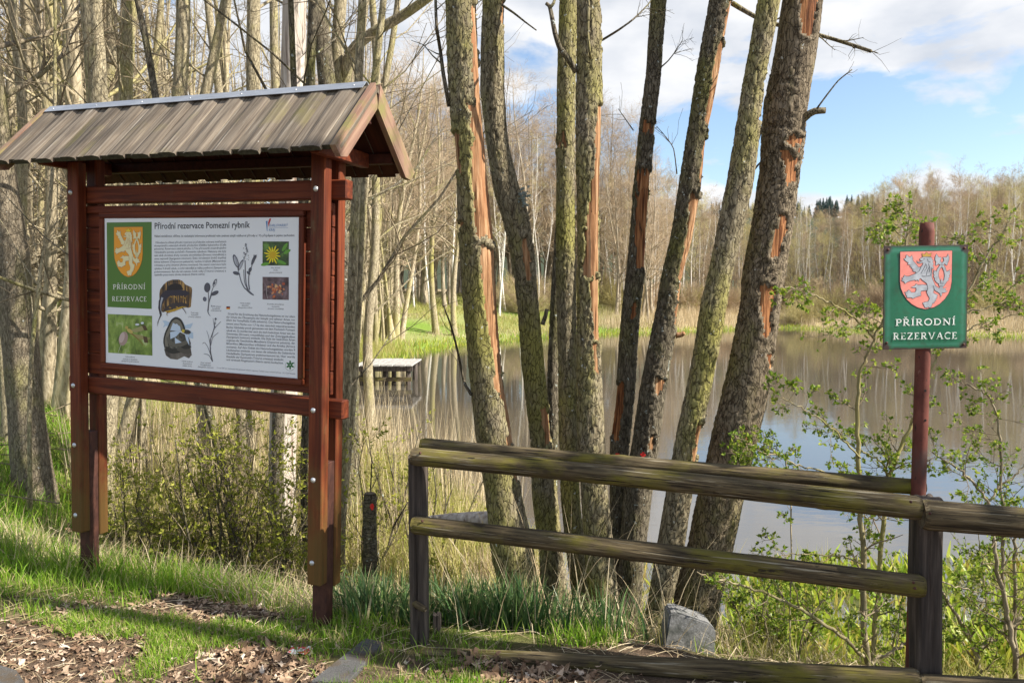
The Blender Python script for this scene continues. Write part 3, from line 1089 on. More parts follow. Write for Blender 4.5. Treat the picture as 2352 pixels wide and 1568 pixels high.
LION = [(590, 490), (612, 500), (608, 520), (628, 525), (615, 545), (628, 562), (618, 582), (632, 612), (612, 618), (612, 690), (598, 690), (600, 690), (612, 715), (625, 750),
        (650, 803), (690, 832), (705, 812), (735, 812), (735, 835), (770, 825), (755, 850), (785, 862), (750, 877), (722, 880), (724, 905), (712, 920), (705, 890), (680, 872),
        (650, 855), (634, 830), (632, 860), (628, 882), (650, 895), (680, 908), (665, 925), (672, 940), (655, 950), (660, 968), (640, 975), (642, 995), (620, 995), (615, 1020),
        (605, 1040), (590, 1045), (575, 1036), (560, 1047), (540, 1042), (530, 1020), (515, 995), (540, 985), (575, 978), (590, 950), (586, 930), (570, 905), (560, 880), (556, 855),
        (530, 858), (495, 862), (490, 885), (495, 912), (470, 920), (440, 930), (405, 947), (395, 935), (370, 938), (342, 937), (340, 915), (325, 905), (335, 890), (315, 880),
        (345, 872), (360, 850), (375, 865), (390, 882), (430, 880), (445, 852), (440, 827), (410, 827), (385, 824), (430, 805), (440, 785), (460, 800), (510, 795), (560, 798),
        (560, 780), (540, 765), (510, 745), (490, 722), (470, 735), (472, 757), (450, 737), (440, 752), (430, 740), (400, 747), (370, 755), (340, 767), (322, 782), (310, 765),
        (278, 747), (300, 735), (284, 722), (305, 715), (310, 692), (330, 705), (360, 705), (400, 688), (430, 675), (440, 652), (420, 652), (400, 640), (410, 625), (385, 615),
        (395, 605), (370, 595), (380, 580), (345, 572), (355, 555), (340, 545), (318, 530), (305, 512), (325, 505), (330, 470), (345, 476), (360, 492), (380, 490), (392, 472), (398, 510), (402, 530),
        (430, 565), (465, 605), (490, 600), (510, 575), (515, 552), (480, 557), (455, 552), (445, 530), (460, 547), (490, 542), (520, 537), (490, 530), (475, 515), (500, 495), (520, 488)]
TAIL_A = [(700, 790), (665, 765), (640, 735), (648, 725), (630, 702), (640, 690), (626, 657), (640, 657), (628, 632), (650, 640), (660, 650), (670, 620), (690, 590), (715, 560), (743, 527),
          (738, 505), (730, 490), (750, 490), (765, 490), (780, 475), (785, 450), (797, 490), (795, 520), (785, 545), (775, 577), (760, 570), (750, 557), (725, 585), (700, 615), (685, 650),
          (682, 690), (695, 740), (715, 765), (720, 790)]
TAIL_B = [(720, 790), (732, 765), (745, 740), (752, 690), (745, 645), (725, 600), (700, 572), (680, 562), (665, 577), (650, 577), (655, 540), (645, 520), (645, 490), (660, 455), (675, 480),
          (690, 495), (710, 490), (705, 515), (700, 530), (715, 550), (740, 580), (760, 610), (770, 650), (790, 640), (812, 625), (805, 655), (813, 672), (795, 690), (808, 702), (790, 720),
          (798, 737), (775, 755), (760, 780), (740, 792)]
RING = [(688, 788), (752, 790), (748, 806), (692, 805)]
FLAME = [(700, 785), (700, 745), (710, 760), (718, 710), (728, 755), (738, 740), (738, 785)]
CROWN = [(510, 487), (500, 446), (525, 465), (550, 437), (575, 462), (604, 442), (592, 485)]
SHIELD = [(265, 437), (547, 427), (830, 417), (829, 760), (818, 830), (795, 890), (755, 950), (700, 1003), (640, 1040), (545, 1062), (465, 1045), (400, 1010), (345, 960), (302, 895), (275, 830), (266, 760)]
LINES = [[(490, 600), (470, 650), (430, 672)], [(600, 690), (560, 700), (500, 700)], [(540, 575), (520, 620), (490, 670)], [(585, 590), (560, 640), (550, 690)], [(610, 600), (605, 640), (600, 690)],
         [(555, 780), (570, 830), (558, 870)], [(625, 800), (640, 840)], [(515, 515), (530, 508)], [(560, 510), (570, 540), (590, 545)], [(540, 560), (560, 600), (530, 640)], [(570, 560), (590, 610), (580, 660)]]


def offset_poly(pts, d):
    p = np.array(pts, float)
    ar = 0.5 * np.sum(p[:, 0] * np.roll(p[:, 1], -1) - np.roll(p[:, 0], -1) * p[:, 1])
    e = np.roll(p, -1, 0) - p
    e /= np.linalg.norm(e, axis=1, keepdims=True) + 1e-9
    nr = np.stack([e[:, 1], -e[:, 0]], -1) * (1 if ar > 0 else -1)
    vn = nr + np.roll(nr, 1, 0)
    vn /= np.linalg.norm(vn, axis=1, keepdims=True) + 1e-6
    return p + vn * d


def heraldry(parent, conv, field, beast, crown, line, y0, ow=6):
    f = Flat(y0)
    f.poly(offset_poly(SHIELD, ow), line, conv)
    f.poly(SHIELD, field, conv)
    f.make('shield', parent)
    f = Flat(y0 - 0.0007)
    for P_ in (TAIL_A, TAIL_B, RING, LION):
        f.layer = 0
        f.poly(offset_poly(P_, 4.5), line, conv)
    for P_ in (TAIL_A, TAIL_B, FLAME, RING, LION):
        f.layer = 3
        f.poly(P_, beast, conv)
    for L_ in LINES:
        f.layer = 6
        w_ = np.linalg.norm(np.array(conv(0, 0)) - np.array(conv(4, 0)))
        f.stroke(L_, w_, line, conv)
    f.layer = 3
    f.poly(offset_poly(CROWN, 4), line, conv)
    f.poly(CROWN, crown, conv)
    f.make('lion', parent)


# roman capitals, drawn as strokes with serifs
def _arc(x0, y0, rx, ry, a0, a1, k=9):
    return [(x0 + rx * math.cos(R(a0 + (a1 - a0) * i / k)), y0 + ry * math.sin(R(a0 + (a1 - a0) * i / k))) for i in range(k + 1)]


_bar = lambda x0, x1, y: ([(x0, y), (x1, y)], 0.06)
_stem = lambda x: [([(x, 0), (x, 1)], 0.155), _bar(x - 0.16, x + 0.16, 0.03), _bar(x - 0.16, x + 0.14, 0.97)]
_P = _stem(0.18) + [([(0.18, 0.95), (0.40, 0.95)] + _arc(0.40, 0.72, 0.2, 0.23, 90, -90) + [(0.18, 0.49)], 0.11)]
_Rr = _P + [([(0.36, 0.49), (0.66, 0.02)], 0.14), _bar(0.58, 0.80, 0.03)]
ROMAN = {'P': (0.66, _P), 'R': (0.80, _Rr), 'Ř': (0.80, _Rr + [([(0.18, 1.30), (0.32, 1.15)], 0.08), ([(0.46, 1.30), (0.32, 1.15)], 0.08)]),
         'Í': (0.36, _stem(0.18) + [([(0.14, 1.14), (0.30, 1.32)], 0.10)]),
         'O': (0.88, [(_arc(0.44, 0.5, 0.36, 0.46, 0, 360, 20), 0.13)]),
         'D': (0.86, _stem(0.18) + [([(0.18, 0.95), (0.36, 0.95)] + _arc(0.36, 0.5, 0.40, 0.45, 90, -90, 10) + [(0.18, 0.05)], 0.115)]),
         'N': (0.92, [([(0.18, 0), (0.18, 1)], 0.085), ([(0.76, 0), (0.76, 1)], 0.085), ([(0.16, 0.97), (0.76, 0.03)], 0.15), _bar(0.04, 0.32, 0.03), _bar(0.62, 0.9, 0.97), _bar(0.02, 0.2, 0.97)]),
         'E': (0.68, _stem(0.18) + [([(0.18, 0.95), (0.58, 0.95)], 0.09), ([(0.18, 0.05), (0.62, 0.05)], 0.09), ([(0.18, 0.52), (0.48, 0.52)], 0.085), ([(0.57, 0.99), (0.57, 0.80)], 0.05), ([(0.61, 0.01), (0.61, 0.22)], 0.05)]),
         'Z': (0.72, [([(0.08, 0.95), (0.64, 0.95)], 0.09), ([(0.62, 0.95), (0.10, 0.05)], 0.15), ([(0.06, 0.05), (0.66, 0.05)], 0.09), ([(0.08, 0.99), (0.08, 0.78)], 0.05), ([(0.66, 0.01), (0.66, 0.22)], 0.05)]),
         'V': (0.86, [([(0.12, 0.98), (0.44, 0.0)], 0.15), ([(0.74, 0.98), (0.44, 0.0)], 0.085), _bar(0.0, 0.26, 0.97), _bar(0.62, 0.86, 0.97)]),
         'A': (0.86, [([(0.44, 1.0), (0.12, 0.02)], 0.085), ([(0.44, 1.0), (0.74, 0.02)], 0.15), ([(0.22, 0.36), (0.64, 0.36)], 0.08), _bar(0.0, 0.26, 0.03), _bar(0.60, 0.88, 0.03)]),
         'C': (0.80, [(_arc(0.46, 0.5, 0.36, 0.46, 48, 312, 16), 0.13), ([(0.73, 0.72), (0.73, 0.97)], 0.045)])}


def roman(parent, word, p0, p1, height, colr, y0, up=(0, 1)):
    """word set between two points of its base line"""
    p0, p1 = np.array(p0, float), np.array(p1, float)
    tot = sum(ROMAN[c][0] + 0.10 for c in word) - 0.10
    dx = (p1 - p0) / tot
    dy = np.array(up, float) * height
    f = Flat(y0)
    x = 0.0
    sx = np.linalg.norm(dx)
    for ch in word:
        wd, strokes = ROMAN[ch]
        for pts, w_ in strokes:
            f.layer = 0
            f.stroke(pts, w_ * (height * 0.5 + sx * 0.5), colr, lambda a, c_, x=x: p0 + dx * (a + x) + dy * c_)
        x += wd + 0.10
    return f.make('lettering', parent)


def text(parent, s, x0, x1, y0, y1, size, colr, name='lettering', bold=0.0, shear=0.0, ydepth=-0.0091):
    """sans-serif line whose base runs from (x0,y0) to (x1,y1) on the straightened panel"""
    cu = bpy.data.curves.new('line', 'FONT')
    cu.body = s
    cu.size = 1.0
    cu.resolution_u = 2
    cu.offset = bold
    cu.shear = shear
    cu.fill_mode = 'FRONT'
    to = bpy.data.objects.new('line', cu)
    COL.objects.link(to)
    bpy.context.view_layer.update()
    me = to.evaluated_get(bpy.context.evaluated_depsgraph_get()).to_mesh()
    nv = len(me.vertices)
    V = np.empty(nv * 3, np.float32)
    me.vertices.foreach_get('co', V)
    V = V.reshape(-1, 3)[:, :2].astype(float)
    me.calc_loop_triangles()
    T = np.empty(len(me.loop_triangles) * 3, np.int32)
    me.loop_triangles.foreach_get('vertices', T)
    T = T.reshape(-1, 3)
    to.to_mesh_clear()
    bpy.data.objects.remove(to)
    bpy.data.curves.remove(cu)
    a, b2 = np.array([x0, y0], float), np.array([x1, y1], float)
    wd = V[:, 0].max() - V[:, 0].min()
    V[:, 0] -= V[:, 0].min()
    d = (b2 - a) / wd
    VV = a + V[:, :1] * d + V[:, 1:] * np.array([0, size / 0.72])
    out = np.stack([VV[:, 0], np.full(nv, ydepth), VV[:, 1]], -1)
    return out, T, ink(colr)


def ptext(lines, colr=(0.03, 0.035, 0.045), bold=0.0, shear=0.0, part='lettering'):
    bag = Bag()
    m_ = None
    for s, x0, x1, y, h in lines:
        ya, yb = (y if isinstance(y, tuple) else (y, y))
        a, b2 = pp(x0, ya), pp(x1, yb)
        hh = abs(pp(x0, ya)[1] - pp(x0, ya - h)[1])
        V, T, m_ = text(panel, s, a[0] - PW / 2, b2[0] - PW / 2, a[1] - PHT / 2, b2[1] - PHT / 2, hh, colr, bold=bold, shear=shear)
        bag.add(V, None, T)
    return link(part, bag.mesh(part, m_), panel)


def pv(x, y):
    p = pp(x, y)
    return (p[0] - PW / 2, p[1] - PHT / 2)


def rect(x0, y0, x1, y1, *more):
    return [(x0, y0), (x1, y0 if not more else more[0]), (x1 if len(more) < 2 else more[1], y1 if len(more) < 3 else more[2]), (x0, y1)]


DARK = (0.03, 0.035, 0.045)
GREY = (0.10, 0.11, 0.135)
fl_ = Flat()
fl_.poly([(90, 147), (480, 147), (478, 898), (95, 875)], (0.085, 0.20, 0.025), pv)
fl_.make('green_emblem_field', panel)


def panel_shield(x, y):
    u_, v_ = sh(x, y)
    return pv(155 + u_ * 247, 190 + v_ * 247 / 0.585 * 0.585 * 1.56 * 0.99)


heraldry(panel, panel_shield, (0.86, 0.36, 0.015), (0.80, 0.74, 0.42), (0.86, 0.62, 0.03), (0.42, 0.16, 0.02), -0.0096, 5)
a, b2 = pv(143, 724), pv(424, 727)
roman(panel, 'PŘÍRODNÍ', a, b2, 0.026, (0.80, 0.82, 0.74), -0.0096)
a, b2 = pv(135, 826), pv(436, 833)
roman(panel, 'REZERVACE', a, b2, 0.026, (0.80, 0.82, 0.74), -0.0096)

ptext([('Přírodní rezervace Pomezní rybník', 506, 1336, 208, 54)], DARK, 0.012)
ptext([('Vážení návštěvníci, věříme, že následující informace prohloubí vaše znalosti zdejší nádherné přírody a i Vy přispějete k jejímu zachování.', 502, 1728, (279, 288), 19)], DARK, 0.004)
ptext([(s, x0, x1, y, 17) for s, x0, x1, y in (
    ('Důvodem ke zřízení přírodní rezervace je především ochrana mokřadních', 514, 1128, 334),
    ('ekosystémů a vzácných druhů, především ďáblíku bahenního (Calla', 502, 1128, 361),
    ('palustris). Rezervace zabírá plochu 1,7 ha přirozeně meandrujícího', 502, 1128, 388),
    ('Výhledského potoka společně s Pomezním rybníkem. Nalezeny zde byly', 502, 1128, 417),
    ('také silně ohrožené druhy rosnatka okrouhlolistá (Drosera rotundifolia) a', 502, 1127, 445),
    ('zevar nejmenší (Sparganium minimum). Škálu ohrožených druhů doplňují', 502, 1127, 473),
    ('klikva bahenní (Oxycoccus palustris), vachta trojlistá (Menyanthes', 502, 1126, 501),
    ('trifoliata) a prha chlumní (Arnica montana). Na území rezervace bylo', 502, 1126, 529),
    ('zjištěno 9 druhů vážek, z nichž vzácnější je vážka podhorní (Sympetrum', 502, 1126, 558),
    ('pedemontanum). Byl zde též nalezen čolek velký (Triturus cristatus) a', 502, 1126, 586),
    ('ojediněle pozorována užovka obojková (Natrix natrix).', 502, 942, 612))], GREY, 0.004)
ptext([(s, x0, x1, (y, y2), 19) for s, x0, x1, y, y2 in (
    ('Grund für die Errichtung des Naturschutzgebietes ist vor allem', 1140, 1726, 958, 992),
    ('der Schutz des Ökosystems der Sümpfe und seltener Arten, vor', 1127, 1726, 985, 1020),
    ('allem der Sumpfkalla (Calla palustris). Das Naturschutzgebiet', 1127, 1725, 1012, 1049),
    ('nimmt eine Fläche von 1,7 ha des natürlich mäandrierenden', 1127, 1725, 1043, 1081),
    ('Baches Výhledský potok gemeinsam mit dem Fischteich Pomezní', 1127, 1725, 1073, 1108),
    ('rybník ein. Es wurden hier auch die stark bedrohten Arten wie der', 1127, 1725, 1102, 1139),
    ('Sonnentau (Drosera rotundifolia) und der Zwergigelkolben', 1127, 1725, 1130, 1168),
    ('(Sparganium minimum) entdeckt. Die Skala der bedrohten Arten', 1127, 1724, 1157, 1194),
    ('ergänzen die Gewöhnliche Moosbeere (Oxycoccus palustris), der', 1127, 1724, 1186, 1222),
    ('Bitterklee (Menyanthes trifoliata) und die Arnika (Arnica', 1127, 1724, 1214, 1251),
    ('montana). Auf dem Gebiet des Naturschutzgebietes wurden 9', 1127, 1724, 1243, 1281),
    ('Libellenarten entdeckt, von denen die seltenste die Gebänderte', 1127, 1723, 1271, 1310),
    ('Heidelibelle (Sympetrum pedemontanum) ist. Hier wurde', 1127, 1723, 1299, 1340),
    ('Ebenfalls der Kammolch (Triturus cristatus) entdeckt', 1127, 1623, 1327, 1362),
    ('und vereinzelt Ringelnattern (Natrix natrix) beobachtet.', 1127, 1622, 1353, 1391))], GREY, 0.004)
ptext([('V roce 2007 pro Karlovarský kraj zpracovala základní organizace Českého svazu ochránců přírody - ZO ČSOP Kladská', 1042, 1726, (1418, 1483), 12)], (0.22, 0.23, 0.25))
ptext([(s, x0, x1, y, 12) for s, x0, x1, y in (
    ('Prha chlumní', 1517, 1600, 564), ('Arnika', 1538, 1578, 584), ('(Arnica montana)', 1503, 1614, 604),
    ('Vachta trojlistá', 1246, 1336, (864, 868)), ('Bitterklee', 1262, 1320, 885), ('(Menyanthes trifolia)', 1228, 1353, (902, 906)),
    ('Rosnatka okrouhlolistá', 1484, 1630, (876, 882)), ('Sonnentau', 1523, 1591, 899), ('(Drosera rotundifolia)', 1488, 1627, (916, 921)),
    ('Ďáblík bahenní', 993, 1082, (887, 892)), ('Sumpfkalla', 1004, 1070, 908), ('(Calla palustris)', 992, 1084, (924, 928)),
    ('Čolek velký', 818, 884, (940, 944)), ('Kammolch', 821, 882, 959), ('(Triturus cristatus)', 797, 904, (976, 980)),
    ('Vážka podhorní', 250, 332, (1310, 1316)), ('Gebänderte Heidelibelle', 228, 353, (1330, 1338)), ('(Sympetrum pedemontanum)', 216, 367, (1346, 1356)),
    ('Užovka obojková', 738, 832, (1356, 1364)), ('Ringelnattern', 747, 824, (1376, 1382)), ('(Natrix natrix)', 745, 824, (1394, 1401)),
    ('Zevar nejmenší', 900, 990, (1370, 1378)), ('Zwergigelkolben', 897, 991, (1388, 1398)), ('(Sparganium minimum)', 878, 1013, (1406, 1418)))], (0.09, 0.095, 0.11), 0.0, 0.25)
ptext([('KARLOVARSKÝ', 1505, 1670, 201, 23), ('KRAJ', 1500, 1555, 240, 23)], (0.10, 0.23, 0.47), 0.004, 0.3)
f = Flat()
f.poly([(1474, 153), (1490, 150), (1488, 240), (1484, 240)], (0.10, 0.24, 0.50), pv)
f.poly([(1522, 130), (1507, 132), (1494, 165), (1498, 205)], (0.55, 0.05, 0.06), pv)
f.poly([(1500, 209), (1672, 211), (1672, 213), (1500, 211)], (0.10, 0.23, 0.47), pv)
f.make('region_logo', panel)
f = Flat()
for i, c in enumerate(((0.01, 0.01, 0.01), (0.55, 0.03, 0.02), (0.75, 0.48, 0.03))):
    f.layer = 0
    f.poly([(1127, 886 + i * 8.4), (1159, 887 + i * 8.4), (1159, 895.2 + i * 8.4), (1127, 894.4 + i * 8.4)], c, pv)
f.make('german_flag', panel)
f = Flat()
for k in range(6):
    t = k * math.pi / 3 + math.pi / 6
    f.layer = 0
    f.ell(1681 + 19 * math.cos(t), 1400 + 21 * math.sin(t), 19, 8, t, (0.03, 0.16, 0.05), pv, 10)
f.ell(1681, 1400, 5, 5, 0, (0.70, 0.745, 0.77), pv, 8)
for k in range(26):
    t = -0.6 + k * 4.3 / 26
    f.layer = 0
    f.ell(1681 + 43 * math.cos(t), 1404 + 46 * math.sin(t), 2.6, 2.6, 0, (0.12, 0.2, 0.14), pv, 5)
f.make('leaf_star_logo', panel)

f = Flat()
f.poly([(97, 935), (481, 957), (483, 1300), (101, 1268)], print_mat('meadow_print', [(0.25, (0.035, 0.05, 0.015)), (0.42, (0.13, 0.22, 0.03)), (0.58, (0.27, 0.40, 0.07)), (0.74, (0.62, 0.68, 0.42))], 14.0, (1.6, 1, 1)), pv)
f.ell(232, 1150, 38, 62, 0.25, (0.40, 0.29, 0.25), pv)
f.ell(220, 1140, 22, 46, 0.25, (0.56, 0.45, 0.41), pv)
f.stroke([(270, 1080), (320, 1120), (370, 1165), (405, 1210)], 0.010, (0.24, 0.17, 0.04), pv, 0.004)
f.ell(290, 1085, 30, 16, 0.6, (0.55, 0.43, 0.12), pv)
f.ell(262, 1055, 14, 14, 0, (0.48, 0.38, 0.10), pv)
f.poly([(300, 1075), (400, 1040), (440, 1045), (400, 1085), (330, 1100)], (0.34, 0.33, 0.14), pv)
f.poly([(320, 1110), (400, 1125), (470, 1150), (440, 1170), (360, 1150)], (0.33, 0.30, 0.12), pv)
f.poly([(395, 1040), (425, 1038), (445, 1080), (415, 1082)], (0.10, 0.065, 0.03), pv)
f.poly([(405, 1130), (440, 1138), (450, 1190), (415, 1185)], (0.10, 0.065, 0.03), pv)
f.ell(355, 1030, 18, 9, 0, (0.72, 0.78, 0.82), pv)
f.ell(400, 1018, 14, 10, 0, (0.72, 0.78, 0.82), pv)
f.stroke([(215, 1200), (190, 1268)], 0.003, (0.55, 0.60, 0.42), pv)
f.make('dragonfly_picture', panel)

f = Flat()
f.poly([(1446, 328), (1676, 332), (1674, 541), (1444, 536)], print_mat('dark_leaf_print', [(0.35, (0.01, 0.014, 0.008)), (0.55, (0.045, 0.10, 0.015)), (0.7, (0.14, 0.30, 0.04))], 22.0), pv)
for x, y, a_, r_ in ((1610, 510, 45, 0.4), (1640, 380, 42, -1.0), (1660, 420, 35, -0.5), (1470, 525, 40, -0.2)):
    f.ell(x, y, a_, 14, r_, (0.13, 0.36, 0.04), pv)
for k, L_ in enumerate((70, 62, 78, 60, 72, 66, 60, 74, 64, 70, 58, 76, 68, 62)):
    t = 2 * math.pi * k / 14 + 0.2
    f.layer = 5
    f.ell(1533 + math.cos(t) * L_ * 0.62, 445 + math.sin(t) * L_ * 0.72, L_ * 0.42, 7, math.atan2(math.sin(t) * 1.1, math.cos(t)), (0.80, 0.68, 0.02), pv, 10)
f.ell(1535, 447, 28, 30, 0, (0.62, 0.42, 0.01), pv)
f.make('arnica_picture', panel)

f = Flat()
f.poly([(1444, 635), (1673, 641), (1672, 838), (1443, 830)], print_mat('bog_soil_print', [(0.3, (0.012, 0.008, 0.010)), (0.5, (0.115, 0.07, 0.075)), (0.72, (0.30, 0.22, 0.24))], 24.0), pv)
rp_ = random.Random(4)
for k in range(34):
    f.layer = 2 + k % 6
    f.ell(1560 + rp_.gauss(0, 34), 740 + rp_.gauss(0, 28), rp_.uniform(6, 17), rp_.uniform(5, 12), rp_.uniform(0, 3), rp_.choice([(0.52, 0.15, 0.06), (0.62, 0.26, 0.12), (0.42, 0.10, 0.05), (0.68, 0.42, 0.20)]), pv, 9)
f.stroke([(1478, 715), (1480, 780), (1488, 825)], 0.0022, (0.55, 0.5, 0.48), pv)
f.make('sundew_picture', panel)

f = Flat()
f.poly([(545, 770), (552, 730), (580, 690), (615, 662), (660, 648), (715, 648), (745, 660), (770, 690), (800, 705), (825, 718), (830, 740), (826, 800), (818, 885), (800, 893), (700, 880), (575, 930), (548, 900)],
       print_mat('pond_reed_print', [(0.42, (0.02, 0.014, 0.01)), (0.52, (0.13, 0.065, 0.02)), (0.62, (0.50, 0.30, 0.08))], 7.0, (16, 1, 1.4), 2), pv)
f.poly([(812, 768), (780, 745), (720, 735), (650, 735), (600, 740), (560, 775), (540, 830), (535, 890), (548, 950), (562, 965), (560, 900), (585, 830), (640, 785), (720, 785), (780, 790)], (0.035, 0.03, 0.045), pv)
f.poly([(605, 740), (625, 700), (650, 688), (690, 682), (730, 690), (755, 735)], (0.018, 0.014, 0.014), pv)
f.poly([(560, 900), (552, 950), (530, 1010), (526, 1055), (540, 1000), (566, 950)], (0.05, 0.045, 0.05), pv)
f.stroke([(572, 800), (556, 860), (560, 920)], 0.014, (0.42, 0.45, 0.50), pv, 0.003)
f.poly([(800, 862), (740, 845), (660, 850), (600, 885), (570, 925), (590, 918), (660, 905), (740, 885), (798, 890)], (0.05, 0.04, 0.04), pv)
f.poly([(790, 882), (740, 880), (660, 905), (595, 920), (620, 935), (680, 920), (740, 895)], (0.52, 0.32, 0.03), pv)
for x, y in ((650, 795), (690, 800), (740, 800), (770, 810), (640, 890), (700, 885), (680, 902)):
    f.layer = 8
    f.ell(x, y, 12, 5, 0.3, (0.42, 0.25, 0.04), pv, 8)
f.stroke([(625, 920), (610, 940), (615, 958)], 0.006, (0.20, 0.12, 0.06), pv, 0.003)
f.stroke([(745, 890), (765, 915), (780, 945)], 0.006, (0.10, 0.07, 0.06), pv, 0.002)
f.make('newt_picture', panel)

f = Flat()
for P_ in ([(572, 1000), (600, 1000), (640, 1020), (650, 1050), (600, 1045), (575, 1060), (590, 1030)], [(745, 1010), (765, 1040), (740, 1060)], [(760, 1045), (836, 1025), (815, 1070), (770, 1072)],
           [(800, 1090), (838, 1110), (838, 1160), (800, 1150)]):
    f.layer = 0
    f.poly(P_, (0.48, 0.63, 0.78), pv)
f.poly([(585, 1245), (600, 1300), (640, 1330), (700, 1338), (760, 1310), (800, 1328), (825, 1300), (815, 1240), (700, 1230)], print_mat('stone_print', [(0.3, (0.05, 0.045, 0.04)), (0.7, (0.20, 0.18, 0.15))], 12.0), pv)
scale_mat = print_mat('scale_print', [(0.35, (0.022, 0.024, 0.022)), (0.55, (0.105, 0.105, 0.085)), (0.75, (0.24, 0.23, 0.18))], 60.0)
f.poly([(640, 1060), (620, 1090), (590, 1130), (578, 1190), (590, 1245), (640, 1275), (720, 1270), (800, 1240), (818, 1200), (800, 1150), (760, 1120), (700, 1090)], scale_mat, pv)
f.stroke([(610, 1230), (598, 1180), (610, 1120), (640, 1060), (660, 1015), (690, 995), (720, 1010), (740, 1050), (750, 1085)], 0.034, (0.03, 0.032, 0.03), pv)
f.stroke([(612, 1228), (602, 1180), (614, 1122), (644, 1062), (664, 1020), (690, 1002), (716, 1016), (734, 1052), (745, 1085)], 0.020, (0.20, 0.19, 0.15), pv)
f.stroke([(620, 1140), (630, 1190), (690, 1215), (760, 1200), (810, 1190)], 0.024, (0.13, 0.125, 0.10), pv)
f.stroke([(600, 1240), (660, 1270), (740, 1250), (815, 1215)], 0.026, (0.035, 0.036, 0.032), pv)
f.stroke([(700, 1235), (760, 1270), (815, 1265)], 0.024, (0.09, 0.085, 0.07), pv)
for P_ in ([(665, 1020), (725, 1050), (735, 1090), (690, 1090), (640, 1085)], [(640, 1100), (700, 1090), (728, 1100), (690, 1140), (642, 1160)], [(680, 1145), (740, 1190), (684, 1200)],
           [(765, 1110), (795, 1130), (808, 1220), (780, 1170)]):
    f.layer = 9
    f.poly(P_, (0.55, 0.68, 0.82), pv)
f.layer = 10
f.ell(785, 1100, 34, 19, 0.15, (0.055, 0.055, 0.05), pv)
f.ell(754, 1092, 13, 15, 0.2, (0.62, 0.50, 0.05), pv)
f.make('snake_picture', panel)


def plant_picture(stems, leaves, name='plant_drawing', extra=()):
    f = Flat()
    for pts, w1, w2 in stems:
        f.stroke(pts, w1, (0.12, 0.125, 0.15), pv, w2)
    for x, y, a_, b3, r_, c_ in leaves:
        f.layer = 4
        f.ell(x, y, a_, b3, r_, (0.075, 0.08, 0.10), pv)
        f.ell(x + 2, y + 2, a_ * 0.8, b3 * 0.65, r_, c_, pv)
    for x, y, a_, b3, r_, c_ in extra:
        f.layer = 7
        f.ell(x, y, a_, b3, r_, c_, pv, 7)
    f.make(name, panel)


LG, DG = (0.45, 0.48, 0.53), (0.10, 0.105, 0.13)
ex = []
for k in range(40):
    y_ = 345 + k * 3.7
    ex.append((1297 + rp_.uniform(-1, 1) * (8 + k * 0.75), y_, rp_.uniform(3, 7), rp_.uniform(3, 5), rp_.uniform(0, 3), rp_.choice([LG, DG, (0.2, 0.21, 0.25)])))
plant_picture([([(1292, 490), (1294, 600), (1300, 700), (1320, 750)], 0.006, 0.006), ([(1240, 600), (1255, 670), (1285, 730), (1320, 755)], 0.005, 0.007), ([(1372, 440), (1352, 540), (1322, 620), (1322, 690), (1330, 745)], 0.004, 0.007),
               ([(1280, 570), (1285, 680), (1315, 750)], 0.004, 0.004), ([(1310, 745), (1340, 775), (1366, 792)], 0.013, 0.006), ([(1210, 455), (1235, 590)], 0.003, 0.004)],
              [(1212, 495, 60, 20, 1.25, LG), (1254, 530, 50, 14, -1.15, LG), (1215, 600, 30, 15, 0.3, DG), (1365, 490, 45, 12, -1.2, DG), (1382, 465, 24, 8, -1.2, DG), (1336, 572, 22, 13, -1.2, DG), (1322, 600, 20, 10, 0.8, DG)], 'bogbean_drawing', ex)
plant_picture([([(970, 760), (975, 830), (965, 920)], 0.005, 0.006), ([(1025, 690), (995, 770), (975, 850), (970, 920)], 0.004, 0.005), ([(1005, 775), (985, 820), (972, 870)], 0.004, 0.004), ([(965, 915), (970, 945), (988, 966)], 0.007, 0.002),
               ([(1035, 665), (1048, 645)], 0.003, 0.001)],
              [(962, 720, 42, 27, -1.5, DG), (1028, 682, 36, 15, -1.2, (0.62, 0.65, 0.68)), (1028, 770, 36, 17, -0.45, DG), (940, 820, 20, 16, 1.4, (0.14, 0.15, 0.20))], 'calla_drawing', [(1026, 685, 16, 7, -1.2, DG)])
plant_picture([([(1005, 1360), (985, 1270), (985, 1170), (1020, 1075), (1030, 1000)], 0.008, 0.003), ([(995, 1320), (965, 1230), (935, 1190), (918, 1205)], 0.004, 0.002), ([(990, 1250), (975, 1150), (955, 1090)], 0.004, 0.002),
               ([(990, 1220), (1005, 1150), (1058, 1110)], 0.004, 0.002), ([(1000, 1150), (1020, 1075), (1080, 1015)], 0.003, 0.002), ([(1000, 1350), (975, 1300), (930, 1290)], 0.004, 0.002), ([(1022, 1060), (1012, 985)], 0.003, 0.002)],
              [(1034, 992, 9, 9, 0, DG), (1028, 1030, 7, 6, 0, DG), (1026, 1062, 7, 6, 0, DG)], 'bur_reed_drawing')

